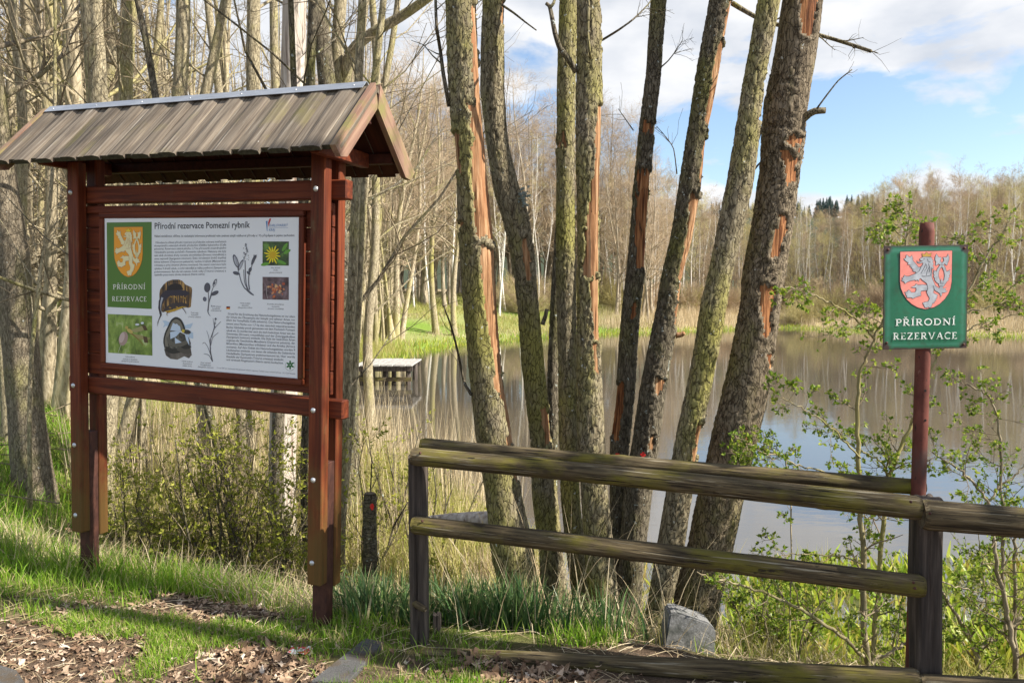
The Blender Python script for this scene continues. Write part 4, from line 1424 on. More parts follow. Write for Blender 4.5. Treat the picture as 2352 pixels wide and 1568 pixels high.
# ------------------------------------------------------------------ log fence
def log_mesh(name, L, r0, r1, mat, seed, rough=0.05, bend=0.0, sides=40, rings=None, flat=None):
    rings = rings or max(10, int(L / 0.018))
    t = np.linspace(0, 1, rings)
    ang = np.linspace(0, 2 * math.pi, sides, endpoint=False)
    T_, A_ = np.meshgrid(t, ang, indexing='ij')
    r = r0 + (r1 - r0) * T_
    nz = fbm(A_ / (2 * math.pi) * 6, T_ * L * 3.5 + seed, seed, 4, 6) - 0.5
    nz2 = fbm(A_ / (2 * math.pi) * 18, T_ * L * 1.2 + seed, seed + 2, 3, 18) - 0.5
    r = r * (1 + rough * 2.2 * nz + rough * 1.1 * nz2)
    # a drying crack that follows the grain
    ca_ = (seed * 1.7) % 6.28 + 0.5 * (vnoise(T_ * 5 + seed, T_ * 0, 3) - 0.5)
    dd = np.abs((A_ - ca_ + math.pi) % (2 * math.pi) - math.pi)
    r = r - 0.10 * r * np.exp(-(dd / 0.12) ** 2) * sstep((vnoise(T_ * 6 + seed * 3, T_ * 0, 4) - 0.3) / 0.2)
    for kk in range(int(L * 4)):
        kt, ka = _T[5, seed % 256, kk % 256], _T[6, seed % 256, kk % 256] * 6.283
        d2 = ((T_ - kt) * L / 0.020) ** 2 + ((((A_ - ka + math.pi) % (2 * math.pi)) - math.pi) * r0 / 0.016) ** 2
        r = r + 0.0055 * np.exp(-d2) - 0.006 * np.exp(-d2 * 6)
    for kk in range(3):
        ca2 = _T[4, seed % 256, kk] * 6.283 + 0.4 * (vnoise(T_ * 4 + kk * 9 + seed, T_ * 0, 5) - 0.5)
        dd = np.abs((A_ - ca2 + math.pi) % (2 * math.pi) - math.pi)
        r = r - 0.05 * r * np.exp(-(dd / 0.10) ** 2) * sstep((vnoise(T_ * 8 + seed * 5 + kk * 3, T_ * 0, 6) - 0.45) / 0.2)
    e = np.minimum(T_, 1 - T_) * L
    r = r - np.where(e < 0.012, 0.006 * (1 - e / 0.012), 0)
    V = np.stack([T_ * L, r * np.cos(A_), r * np.sin(A_) + bend * np.sin(T_ * math.pi)], -1).reshape(-1, 3)
    i = np.arange(rings - 1)[:, None] * sides
    j = np.arange(sides)[None]
    j2 = (j + 1) % sides
    Q = np.stack([i + j, i + j2, i + sides + j2, i + sides + j], -1).reshape(-1, 4)[:, ::-1]
    V = np.concatenate([V, [[-0.003, 0, 0], [L + 0.003, 0, 0]]])
    c0, c1 = rings * sides, rings * sides + 1
    jj = np.arange(sides)
    e0 = (rings - 1) * sides
    T3 = np.concatenate([np.stack([np.full(sides, c0), jj, (jj + 1) % sides], -1), np.stack([np.full(sides, c1), e0 + (jj + 1) % sides, e0 + jj], -1)])[:, ::-1]
    me = build_mesh(name, V, [Q, T3], [mat, M['sawn']], True, [0] * len(Q) + [1] * len(T3))
    return me


def place_x(o, p0, p1, origin, roll=0.0):
    d = (Vector(p1) - Vector(p0)).normalized()
    side = d.cross(Vector((0, 0, 1)))
    if side.length < 0.05:
        side = Vector((0, -1, 0))
    side.normalize()
    upv = side.cross(d)
    m3 = Matrix((d, -side, upv)).transposed()
    m = m3.to_4x4() @ Matrix.Rotation(roll, 4, 'X')
    m.translation = Vector(p0) - Vector(origin)
    o.matrix_local = m


def log(name, p0, p1, r0, r1, mat, parent, origin, seed, **k):
    L = float(np.linalg.norm(np.asarray(p1) - np.asarray(p0)))
    o = link(name, log_mesh(name, L, r0, r1, mat, seed, **k), parent)
    place_x(o, p0, p1, origin)
    return o


fo = np.array([0.6, 3.2, 0.0])
fence = thing('log_fence', 'weathered mossy log fence with round rails on dark posts along the top of the bank', 'fence', fo)


def upright(name, p0, p1, r, mat, parent, origin, seed):
    """an old post of roughly squared wood, eaten by the weather"""
    L = p1[2] - p0[2]
    rings, sides = int(L / 0.018), 36
    t = np.linspace(0, 1, rings)
    ang = np.linspace(0, 2 * math.pi, sides, endpoint=False)
    T_, A_ = np.meshgrid(t, ang, indexing='ij')
    sq = 1.0 / np.maximum(np.abs(np.cos(A_)), np.abs(np.sin(A_))) ** 0.75
    nz = fbm(A_ / (2 * math.pi) * 24, T_ * L * 1.6 + seed, seed, 4, 24) - 0.5
    nz2 = fbm(A_ / (2 * math.pi) * 5, T_ * L * 2.5 + seed, seed + 3, 3, 5) - 0.5
    rr = r * np.minimum(sq, 1.22) * (1 + 0.16 * nz + 0.18 * nz2)
    dd = np.abs((A_ - 4.55 - 0.25 * (vnoise(T_ * 4 + seed, T_ * 0, 2) - 0.5) + math.pi) % (2 * math.pi) - math.pi)
    rr = rr * (1 - 0.28 * np.exp(-(dd / 0.07) ** 2))
    base = np.array(p0, float) * (1 - T_[..., None]) + np.array(p1, float) * T_[..., None]
    V = base + np.stack([rr * np.cos(A_), rr * np.sin(A_), 0.01 * (nz * 2) * (T_ > 0.98)], -1)
    V = V.reshape(-1, 3) - np.asarray(p0)
    i = np.arange(rings - 1)[:, None] * sides
    j = np.arange(sides)[None]
    j2 = (j + 1) % sides
    Q = np.stack([i + j, i + j2, i + sides + j2, i + sides + j], -1).reshape(-1, 4)
    top = np.append(np.asarray(p1) - np.asarray(p0), 0)[:3]
    V = np.concatenate([V, [top]])
    e0 = (rings - 1) * sides
    T3 = np.stack([np.full(sides, rings * sides), e0 + np.arange(sides), e0 + (np.arange(sides) + 1) % sides], -1)
    o = link(name, build_mesh(name, V, [Q, T3], mat, False), parent, np.asarray(p0) - np.asarray(origin))
    return o


upright('post', (-0.437, 3.43, -0.25), (-0.440, 3.43, at(962, 1046, 3.43)[2]), 0.044, M['post'], fence, fo, 3)
pr_t = at(2125, 1142, 3.03)
pr_b = at(2122, 1600, 3.03)
upright('post', (pr_b[0] + 0.012, 3.03, -0.30), (pr_t[0] + 0.002, 3.03, pr_t[2]), 0.053, M['post'], fence, fo, 5)
log('rail', at(946, 1047, 3.345), at(2114, 1167, 2.945), 0.0405, 0.048, M['rail'], fence, fo, 11, bend=0.006)
log('rail', at(966, 1021, 3.525), at(2124, 1119, 3.125), 0.0335, 0.034, M['rail'], fence, fo, 23, bend=-0.004)
log('rail', at(947, 1204, 3.345), at(2121, 1347, 2.945), 0.041, 0.046, M['rail'], fence, fo, 37, bend=0.004)
r0_, r1_ = at(2116, 1180, 2.930), at(2560, 1219, 2.79)
r1_ = r0_ + (r1_ - r0_) * 3.2
log('rail', r0_, r1_, 0.060, 0.054, M['rail'], fence, fo, 41)
upright('post', (r1_[0] - 0.06, r1_[1] + 0.10, -0.30), (r1_[0] - 0.05, r1_[1] + 0.10, r1_[2] + 0.03), 0.052, M['post'], fence, fo, 9)
g0, g1 = at(968, 1500, 3.32), at(2110, 1563, 2.955)
log('ground_log', g0, g1, 0.030, 0.050, M['rail'], fence, fo, 53)
g2, g3 = at(2114, 1573, 2.945), at(2560, 1600, 2.80)
log('ground_log', g2, g2 + (g3 - g2) * 3.1, 0.045, 0.045, M['rail'], fence, fo, 59)
# a short peg nailed to the left post, and the stub of an older post beside it
log('peg', at(950, 1383, 3.40), at(978, 1400, 3.34), 0.017, 0.014, M['rail'], fence, fo, 61, sides=12)
upright('old_post_stub', (-0.365, 3.52, -0.2), (-0.365, 3.52, 0.10), 0.020, M['post'], fence, fo, 8)

nail_me = bme.copy()
nail_me.materials[0] = M['steel']
for px, py, Y_ in ((965, 1040, 3.30), (2092, 1152, 2.90), (970, 1196, 3.30), (2098, 1337, 2.90), (2136, 1178, 2.87), (2101, 1350, 2.898)):
    q_ = at(px, py, Y_)
    o = link('nail', nail_me, fence, (q_[0] - fo[0], q_[1] - fo[1], q_[2] - fo[2]))
    o.scale = (0.45, 0.9, 0.45)

# ------------------------------------------------------------------ reserve sign on its pole
SY = 2.985
sb = at(2124, 1560, 3.10)
st_ = at(2131, 512, 3.10)
sg = thing('nature_reserve_sign', 'green enamel nature reserve sign with a red lion shield on a red-brown pole', 'sign', (st_[0], 3.10, 0.0))
rings = 60
bag = Bag()
tz = np.linspace(-0.3, st_[2], rings)
P_ = np.stack([np.full(rings, st_[0] - 0.003), np.full(rings, 3.10), tz], -1)
P_[:, 0] += np.linspace(-0.004, 0, rings)
rr_ = np.full(rings, 0.0292)
rr_[-1] = 0.0255
rr_[-2:-1] = 0.0292
bag.tubes(P_, rr_, 28, True)
link('pole', bag.mesh('pole', M['pole'], True, (st_[0], 3.10, 0)), sg)
for px, py in ((2127, 897), (2127, 965)):
    hp = at(px - 2, py, 3.07)
    o = link('bolt_hole', build_mesh('bolt_hole', np.array([[math.cos(t) * 0.0052, -0.0006, math.sin(t) * 0.0052] for t in th_]), [np.array([list(range(12))])[:, ::-1]], flat_mat('hole', (0.01, 0.008, 0.008), 0.9)), sg)
    o.location = (hp[0] - st_[0], -0.0305, hp[2])
# plate: pressed enamel sheet, slightly domed, with rusted corners
Ys = 3.062
c_ = [at(2029, 566, Ys), at(2221, 561, Ys + 0.012), at(2222, 800, Ys + 0.012), at(2030, 802, Ys)]
pc = (c_[0] + c_[1] + c_[2] + c_[3]) / 4
ux = (c_[1] - c_[0] + c_[2] - c_[3]) / 2
sw = float(np.linalg.norm(ux))
ux /= sw
uz = (c_[0] - c_[3] + c_[1] - c_[2]) / 2
shh = float(np.linalg.norm(uz))
uz -= ux * (uz @ ux)
uz /= np.linalg.norm(uz)
uy = np.cross(uz, ux)
pm, n, l, b = new_mat('green_enamel')
v = mapping(n, l, (1, 1, 1))
sp = n.new('ShaderNodeSeparateXYZ')
l.new(v, sp.inputs[0])


def nm(op, a, b2=None, clamp=False):
    k = n.new('ShaderNodeMath')
    k.operation = op
    k.use_clamp = clamp
    for i, q_ in enumerate((a, b2)):
        if q_ is None:
            continue
        if isinstance(q_, (int, float)):
            k.inputs[i].default_value = q_
        else:
            l.new(q_, k.inputs[i])
    return k.outputs[0]


ex_ = nm('SUBTRACT', sw / 2, nm('ABSOLUTE', sp.outputs['X']))
ez_ = nm('SUBTRACT', shh / 2, nm('ABSOLUTE', sp.outputs['Z']))
edge = nm('MINIMUM', ex_, ez_)
corner = nm('SQRT', nm('ADD', nm('MULTIPLY', ex_, ex_), nm('MULTIPLY', ez_, ez_)))
t1 = noise(n, l, v, 22.0, 6, 0.65)
t2 = noise(n, l, v, 6.0, 6, 0.65)
e1 = nm('ADD', edge, nm('MULTIPLY', nm('SUBTRACT', t1.outputs['Fac'], 0.5), 0.022))
c1_ = nm('ADD', corner, nm('MULTIPLY', nm('SUBTRACT', t1.outputs['Fac'], 0.5), 0.05))
re = ramp(n, [(0.0, (1, 1, 1)), (0.010, (0, 0, 0))])
l.new(e1, re.inputs[0])
rc = ramp(n, [(0.026, (1, 1, 1)), (0.040, (0, 0, 0))])
l.new(c1_, rc.inputs[0])
base_c = ramp(n, [(0.3, (0.010, 0.105, 0.052)), (0.7, (0.020, 0.155, 0.082))])
l.new(t2.outputs['Fac'], base_c.inputs[0])
# pale weathered rim just inside the edge, grime towards the middle of the lower half
rim = ramp(n, [(0.010, (0, 0, 0)), (0.018, (1, 1, 1)), (0.030, (0, 0, 0))])
l.new(edge, rim.inputs[0])
cc = mixc(n, l, nm('MULTIPLY', rim.outputs[0], 0.28), base_c.outputs[0], (0.11, 0.30, 0.24))
gr = ramp(n, [(0.50, (0, 0, 0)), (0.66, (1, 1, 1))])
l.new(t1.outputs['Fac'], gr.inputs[0])
cc = mixc(n, l, nm('MULTIPLY', gr.outputs[0], 0.35), cc, (0.035, 0.06, 0.03))
cc = mixc(n, l, nm('MAXIMUM', re.outputs[0], rc.outputs[0]), cc, (0.052, 0.032, 0.028))
l.new(cc, b.inputs['Base Color'])
b.inputs['Roughness'].default_value = 0.3
b.inputs['Specular IOR Level'].default_value = 0.45
nxp, nzp = 13, 15
V, Q = [], []
for iz in range(nzp):
    for ix in range(nxp):
        x, z = (ix / (nxp - 1) - 0.5) * sw, (iz / (nzp - 1) - 0.5) * shh
        dm = (1 - (2 * x / sw) ** 4) * (1 - (2 * z / shh) ** 4)
        V.append((x, -0.0035 * dm - 0.0012, z))
k = nxp
for iz in range(nzp - 1):
    for ix in range(nxp - 1):
        a = iz * k + ix
        Q.append((a, a + 1, a + k + 1, a + k))
nb = len(V)
V += [(x, 0.0035, z) for (x, y, z) in V]
Q += [(nb + q_[0], nb + q_[3], nb + q_[2], nb + q_[1]) for q_ in Q]
ring_ = [i for i in range(k)] + [iz * k + k - 1 for iz in range(1, nzp)] + [(nzp - 1) * k + i for i in range(k - 2, -1, -1)] + [iz * k for iz in range(nzp - 2, 0, -1)]
for i in range(len(ring_)):
    a, c = ring_[i], ring_[(i + 1) % len(ring_)]
    Q.append((a, nb + a, nb + c, c))
plate = link('plate', build_mesh('plate', np.array(V), [np.array(Q)], pm, False), sg)
pl0 = pc - np.array([st_[0], 3.10, 0])
plate.matrix_local = Matrix(((ux[0], uy[0], uz[0], pl0[0]), (ux[1], uy[1], uz[1], pl0[1]), (ux[2], uy[2], uz[2], pl0[2]), (0, 0, 0, 1)))
kx, kz = sw / 917.0, shh / 1143.0


def sgn(x, y):
    y2 = y + (x - 555) * 27 / 917.0
    return ((x - 555) * kx, -(y2 - 932) * kz)


heraldry(plate, sgn, print_mat('faded_red_enamel', [(0.3, (0.68, 0.20, 0.16)), (0.6, (0.80, 0.27, 0.22)), (0.78, (0.50, 0.20, 0.17))], 26.0), print_mat('grey_enamel', [(0.3, (0.27, 0.29, 0.32)), (0.7, (0.46, 0.49, 0.53))], 40.0),
         (0.50, 0.31, 0.07), (0.02, 0.022, 0.03), -0.0055, 6)
roman(plate, 'PŘÍRODNÍ', sgn(220, 1250), sgn(878, 1232), 0.0275, (0.72, 0.76, 0.72), -0.0055)
roman(plate, 'REZERVACE', sgn(195, 1402), sgn(902, 1388), 0.0280, print_mat('chipped_white', [(0.36, (0.15, 0.24, 0.17)), (0.46, (0.66, 0.70, 0.66))], 50.0), -0.0055)
screw_me = bme.copy()
screw_me.materials[0] = M['steel']
for x, y in ((137, 415), (972, 385), (130, 1440), (978, 1450)):
    p = sgn(x, y)
    o = link('screw', screw_me, plate, (p[0], -0.0035, p[1]))
    o.scale = (0.42, 0.42, 0.42)

# ------------------------------------------------------------------ concrete marker stone, kerb slab, litter, logs, stump
p = at(1575, 1500, 3.62)
stn = thing('marker_stone', 'squat grey concrete marker stone with worn corners behind the ground log', 'stone', (p[0], 3.62, gz(p[0], 3.62)))
gzs = gz(p[0], 3.62)
fr_ = [at(a_, b_, 3.55) for a_, b_ in ((1506, 1530), (1541, 1412), (1556, 1409), (1632, 1434), (1648, 1452), (1640, 1530))]
bm = bmesh.new()
ff = [bm.verts.new((q_[0] - p[0], -0.07 + (0.02 if k_ in (1, 2, 3, 4) else 0), q_[2] - gzs - (0.12 if k_ in (0, 5) else 0))) for k_, q_ in enumerate(fr_)]
bk_ = [bm.verts.new((v_.co.x * 0.97 + 0.004, v_.co.y + 0.15, v_.co.z - (0.012 if k_ in (1, 2, 3, 4) else 0))) for k_, v_ in enumerate(ff)]
bm.faces.new(ff[::-1])
bm.faces.new(bk_)
for k_ in range(6):
    bm.faces.new((ff[k_], ff[(k_ + 1) % 6], bk_[(k_ + 1) % 6], bk_[k_]))
bmesh.ops.recalc_face_normals(bm, faces=bm.faces[:])
bmesh.ops.bevel(bm, geom=bm.edges[:], offset=0.008, segments=2, affect='EDGES')
bmesh.ops.triangulate(bm, faces=bm.faces[:])
bmesh.ops.subdivide_edges(bm, edges=bm.edges[:], cuts=3, use_grid_fill=True)
for v_ in bm.verts:
    h = float(fbm(np.array([v_.co.x * 30 + 40]), np.array([v_.co.z * 30 + v_.co.y * 23 + 40]), 2, 4)[0]) - 0.5
    v_.co += Vector((0.4, -1, 0.5)) * h * 0.006
me = bpy.data.meshes.new('marker_stone_block')
bm.to_mesh(me)
bm.free()
me.materials.append(M['concrete'])
link('block', me, stn)

ks = [at(838, 1489, 3.36), at(880, 1493, 3.36), at(800, 1568, 3.1), at(730, 1568, 3.1)]
ks = [np.array([q_[0], q_[1], gz(q_[0], q_[1])]) for q_ in (at(840, 1487, 3.40), at(882, 1492, 3.38), at(800, 1590, 3.02), at(716, 1590, 3.02))]
kc = sum(ks) / 4
top = [q_ + np.array([0, 0, 0.022]) - kc for q_ in ks]
bot = [q_ + np.array([0, 0, -0.10]) - kc for q_ in ks]
V = np.array(top + bot)
inn = np.array([0.965 * t + 0.035 * sum(top) / 4 + np.array([0, 0, 0.006]) for t in top])
V = np.concatenate([V, inn])
kb_ = tag(link('kerb_slab', build_mesh('kerb_slab', V, [np.array([[8, 11, 10, 9], [0, 8, 9, 1], [1, 9, 10, 2], [2, 10, 11, 3], [3, 11, 8, 0], [0, 1, 5, 4], [1, 2, 6, 5], [2, 3, 7, 6], [3, 0, 4, 7]])[:, ::-1]], M['asphalt']), None, kc),
          'flat grey kerb slab sunk among fallen leaves left of the fence post', 'slab')

cp = at(690, 1503, 3.30)
cp[2] = gz(cp[0], cp[1]) + 0.012
cw, n, l, b = new_mat('printed_wrapper')
v = mapping(n, l, (1, 1, 1))
t1 = noise(n, l, v, 45.0, 3, 0.5)
r1 = ramp(n, [(0.50, (0.75, 0.73, 0.72)), (0.54, (0.55, 0.06, 0.06))])
l.new(t1.outputs['Fac'], r1.inputs[0])
l.new(r1.outputs[0], b.inputs['Base Color'])
gxw, gyw = np.meshgrid(np.linspace(-0.05, 0.05, 12), np.linspace(-0.028, 0.028, 8))
gzw = 0.034 * (fbm(gxw * 60 + 9, gyw * 60 + 5, 1, 3) - 0.3)
qi = (np.arange(7)[:, None] * 12 + np.arange(11)[None]).ravel()
tag(link('wrapper', build_mesh('wrapper', np.stack([gxw, gyw, gzw], -1).reshape(-1, 3), [np.stack([qi, qi + 1, qi + 13, qi + 12], -1)], cw), None, cp),
    'crumpled white and red wrapper lying in the dead leaves', 'litter')


def ground_stick(name, label, cat, a, b2, r0, r1, mat, seed, **k):
    a, b2 = np.array(a, float), np.array(b2, float)
    t = thing(name, label, cat, a)
    log('log', a, b2, r0, r1, mat, t, a, seed, rough=0.12, sides=20, **k)
    return t


ground_stick('fallen_log', 'pale grey fallen log lying in the grass behind the ground log', 'log', at(1128, 1478, 3.62), at(1285, 1506, 3.55), 0.028, 0.034, M['dead'], 4)
ground_stick('fallen_log', 'thick bleached fallen trunk behind the middle rail, left of the alder clump', 'log', at(985, 1196, 5.3), at(1140, 1192, 5.2), 0.040, 0.065, M['dead'], 5)
sp_ = at(846, 1290, 5.0)
spz = gz(sp_[0], 5.0)
stump = thing('tree_stump', 'thin dark broken stump with a red paint dot behind the board', 'stump', (sp_[0], 5.0, spz))
tpz = at(850, 1132, 5.0)
log('trunk', (sp_[0], 5.0, spz - 0.1), (tpz[0], 5.0, tpz[2]), 0.055, 0.044, M['bark_dark'], stump, (sp_[0], 5.0, spz), 6, rough=0.16)
pd = at(855, 1163, 4.95)
f = Flat(0.0, 0.0)
f.poly([(math.cos(t) * 0.015 * random.uniform(0.6, 1.2), math.sin(t) * 0.024 * random.uniform(0.7, 1.2)) for t in np.linspace(0, 2 * math.pi, 14, endpoint=False)], M['redpaint'])
f.make('paint_mark', stump, (pd[0] - sp_[0], -0.049, pd[2] - spz))

# ------------------------------------------------------------------ the alder clump at the water's edge
def smooth_path(P, k=3):
    P = P.copy()
    for _ in range(k):
        P[1:-1] = 0.25 * P[:-2] + 0.5 * P[1:-1] + 0.25 * P[2:]
    return P


def alder_stem(label, rows, Y, seed, patches=(), dark=False, redmark=None, lean=0.0, top=2.6, crown=True, rough=1.0, name='alder_tree', ds=0.0115, seg=64, barkmat=None, group=None):
    """rows: (y, left, right) read off the photograph from the foot upwards; Y: distance of the foot"""
    rows = sorted(rows, key=lambda r_: -r_[0])
    pts, rad = [], []
    z0 = None
    for y, xl, xr in rows:
        c = at((xl + xr) / 2, y, Y)
        if z0 is None:
            z0 = c[2]
        Yh = Y + lean * (c[2] - z0)
        c = at((xl + xr) / 2, y, Yh)
        pts.append(c)
        t_ = Yh / (_c - (y - CY) / F * _s)
        rad.append((xr - xl) / 2 / F * t_ * 0.985)
    pts, rad = np.array(pts), np.array(rad)
    ysrc = np.array([r_[0] for r_ in rows], float)
    # run it into the ground and on above the picture
    d0 = (pts[1] - pts[0]) / np.linalg.norm(pts[1] - pts[0])
    g = gz(pts[0][0], pts[0][1])
    ext = max(0.12, pts[0][2] - g + 0.12)
    pts = np.concatenate([[pts[0] - d0 * ext / max(0.4, d0[2])], pts])
    rad = np.concatenate([[rad[0] * 1.12], rad])
    ysrc = np.concatenate([[ysrc[0] + 60], ysrc])
    d1 = pts[-1] - pts[-3]
    d1 /= np.linalg.norm(d1)
    nt = 5
    ex_p = [pts[-1] + d1 * top * (i + 1) / nt + np.array([0, 0, 0.05 * i]) for i in range(nt)]
    pts = np.concatenate([pts, ex_p])
    rad = np.concatenate([rad, rad[-1] * np.linspace(0.95, 0.5, nt)])
    ysrc = np.concatenate([ysrc, np.linspace(-120, -900, nt)])
    s_ = np.concatenate([[0], np.cumsum(np.linalg.norm(np.diff(pts, axis=0), axis=1))])
    n_r = int(s_[-1] / ds)
    S = np.linspace(0, s_[-1], n_r)
    C = np.stack([np.interp(S, s_, pts[:, i]) for i in range(3)], -1)
    Rr = np.interp(S, s_, rad)
    k = max(2, int(0.10 / ds))
    ker = np.hanning(2 * k + 1)
    ker /= ker.sum()
    pad = lambda A: np.convolve(np.concatenate([2 * A[0] - A[k:0:-1], A, 2 * A[-1] - A[-2:-k - 2:-1]]), ker, 'valid')
    C = np.stack([pad(C[:, i]) for i in range(3)], -1)
    Rr = pad(Rr)
    YS = np.interp(S, s_, ysrc)
    tn = np.gradient(C, axis=0)
    tn /= np.linalg.norm(tn, axis=1, keepdims=True)
    tocam = np.array([-C[0, 0], -C[0, 1], 0.0])
    tocam /= np.linalg.norm(tocam)
    e2 = tocam[None] - tn * (tn @ tocam)[:, None]
    e2 /= np.linalg.norm(e2, axis=1, keepdims=True)
    e1 = np.cross(e2, tn)
    e1 *= np.sign(e1[:, :1])
    A = np.linspace(-math.pi, math.pi, seg, endpoint=False)
    SS, AA = np.meshgrid(S, A, indexing='ij')
    RRm = np.repeat(Rr[:, None], seg, 1)
    YY = np.repeat(YS[:, None], seg, 1)
    U = (AA + math.pi) / (2 * math.pi)
    rm = float(np.median(Rr))
    nu = max(10, int(round(2 * math.pi * rm / 0.026)))
    wv = 0.35 * (fbm(U * nu * 0.5, SS * 9, seed, 3, max(2, nu // 2)) - 0.5)
    f21 = cells(U * nu + wv * 1.5, SS / 0.080 + wv * 2.5 + seed, nu, seed)
    crack = sstep(f21 / 0.17)
    fine = fbm(U * nu * 2, SS * 55, seed + 1, 3, nu * 2) - 0.5
    big = fbm(U * 5, SS * 2.6 + seed, seed + 2, 3, 5) - 0.5
    patchy = sstep((fbm(U * 4, SS * 1.5 + 7, seed + 5, 3, 4) - 0.36) / 0.25)
    disp = rough * (0.0095 * (crack - 1) * (0.4 + 0.6 * patchy) + 0.006 * fine * (0.5 + patchy)) + 0.16 * rm * big
    # where the bark has come away
    mask = np.zeros(SS.shape, bool)
    pid = np.zeros(SS.shape, int)
    rag = fbm(U * 14, SS * 16, seed + 3, 4, 14) - 0.5
    rag2 = fbm(U * 5, SS * 6, seed + 6, 3, 5) - 0.5
    px_ = np.sin(AA)
    front = np.cos(AA)
    for ip, (ya, yb, fa, fb, fa2, fb2) in enumerate(patches):
        tt = np.clip((YY - ya) / (yb - ya), 0, 1)
        lo = fa + (fa2 - fa) * tt + rag * 0.55 + rag2 * 0.5
        hi = fb + (fb2 - fb) * tt + rag * 0.45 + rag2 * 0.4
        if max(fb, fb2) > 0.97:
            hi = np.full(hi.shape, 2.0)
        if min(fa, fa2) < -0.97:
            lo = np.full(lo.shape, -2.0)
        okf = front > -0.55 if (max(fb, fb2) > 0.97 or min(fa, fa2) < -0.97) else front > 0
        mk = (YY > ya + rag * 46 + rag2 * 20) & (YY < yb + rag * 46 - rag2 * 20) & (px_ > lo) & (px_ < hi) & okf
        pid = np.where(mk & ~mask, ip + 1, pid)
        mask |= mk
    grown = mask.copy()
    for _ in range(2):
        g2 = grown.copy()
        g2[1:] |= grown[:-1]
        g2[:-1] |= grown[1:]
        g2 |= np.roll(grown, 1, 1) | np.roll(grown, -1, 1)
        grown = g2
    disp = disp + np.where(grown & ~mask, 0.006 * sstep((rag2 + 0.5) * 1.6), 0)
    streak = fbm(U * nu * 2.2, SS * 4, seed + 4, 4, int(nu * 2.2)) - 0.5
    disp = np.where(mask, -0.013 + 0.016 * streak + 0.16 * rm * big, disp)
    rr = RRm + disp
    V = C[:, None, :] + rr[..., None] * (np.sin(AA)[..., None] * e1[:, None, :] + np.cos(AA)[..., None] * e2[:, None, :])
    base = np.array([C[0, 0], C[0, 1], max(g, C[0, 2])])
    t = thing(name, label, 'tree', base, group)
    i = np.arange(n_r - 1)[:, None] * seg
    j = np.arange(seg)[None]
    j2 = (j + 1) % seg
    Q = np.stack([i + j, i + j2, i + seg + j2, i + seg + j], -1)
    mq = mask[:-1] & mask[1:]
    mq = mq & np.roll(mq, -1, 1)
    Vf = V.reshape(-1, 3) - base

    def sub(sel):
        q_ = Q[sel]
        if (np.cross(e1[0], e2[0]) @ tn[0]) > 0:
            q_ = q_[:, ::-1]
        used, inv = np.unique(q_, return_inverse=True)
        return Vf[used], inv.reshape(-1, 4)

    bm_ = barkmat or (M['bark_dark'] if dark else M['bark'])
    v_, q_ = sub(~mq)
    link('trunk', build_mesh('trunk', v_, [q_], bm_, True), t)
    pq_ = pid[:-1]
    for ip in range(len(patches)):
        sel = mq & (pq_ == ip + 1)
        if sel.sum() > 4:
            v_, q_ = sub(sel)
            link('bare_wood', build_mesh('bare_wood', v_, [q_], M['bare_red'] if seed in RED else M['bare'], True), t)
    if redmark:
        y_, fx, sy, sx = redmark
        d_ = ((YY - y_) / sy) ** 2 + ((px_ - fx) / sx) ** 2
        pm_ = (d_ + rag * 1.6 < 1) & (front > 0)
        pq = pm_[:-1] & pm_[1:]
        pq = pq & np.roll(pq, -1, 1)
        Vp = (C[:, None, :] + (rr + 0.002)[..., None] * (np.sin(AA)[..., None] * e1[:, None, :] + np.cos(AA)[..., None] * e2[:, None, :])).reshape(-1, 3) - base
        qq = Q[pq]
        if len(qq):
            if (np.cross(e1[0], e2[0]) @ tn[0]) > 0:
                qq = qq[:, ::-1]
            used, inv = np.unique(qq, return_inverse=True)
            link('paint_mark', build_mesh('paint_mark', Vp[used], [inv.reshape(-1, 4)], M['redpaint'], True), t)
    if crown:
        r_ = np.random.default_rng(seed)
        i0 = int(n_r * 0.8)
        Pm = C[i0::max(1, (n_r - i0) // 8)][None]
        Rm = Rr[i0::max(1, (n_r - i0) // 8)][None]
        b1, br1 = grow(Pm, Rm, 7, 1.9, (0.5, 1.1), r_, 0.2, 1, 5, 0.5, 0.4, 0.15, 0.008)
        b2_, br2 = grow(b1, br1, 5, 0.8, (0.4, 1.0), r_, 0.15, 1, 4, 0.3, 0.5, 0.2, 0.004)
        b3, br3 = grow(b2_, br2, 4, 0.4, (0.4, 1.0), r_, 0.1, 1, 3, 0.2, 0.6, 0.2, 0.0022)
        bag = Bag().tubes(b1, br1, 5).tubes(b2_, br2, 4).tubes(b3, br3, 3)
        link('crown', bag.mesh('crown', M['twig'], True, base), t)
    return t, base, (C, Rr, YS)


RED = {8, 5}
stems = {}


def stick(t, base, pts, r0, r1, mat=None, name='branch', twigs=0, seed=1, L=0.25, n2=0):
    P = smooth_path(np.repeat(np.array(pts, float), 3, 0)[1:-1], 2)[None]
    RR = np.linspace(r0, r1, P.shape[1])[None]
    bag = Bag().tubes(P, RR, 8, True)
    if twigs:
        r_ = np.random.default_rng(seed)
        b1, q1 = grow(P, RR, twigs, L, (0.5, 1.1), r_, 0.3, 1, 4, 0.1, 0.45, 0.22, 0.0016)
        bag.tubes(b1, q1, 4)
        if n2:
            b2_, q2 = grow(b1, q1, n2, L * 0.5, (0.5, 1.1), r_, 0.2, 1, 3, 0.1, 0.6, 0.2, 0.0011)
            bag.tubes(b2_, q2, 3)
    return link(name, bag.mesh(name, mat or M['bark_dark'], True, base), t)


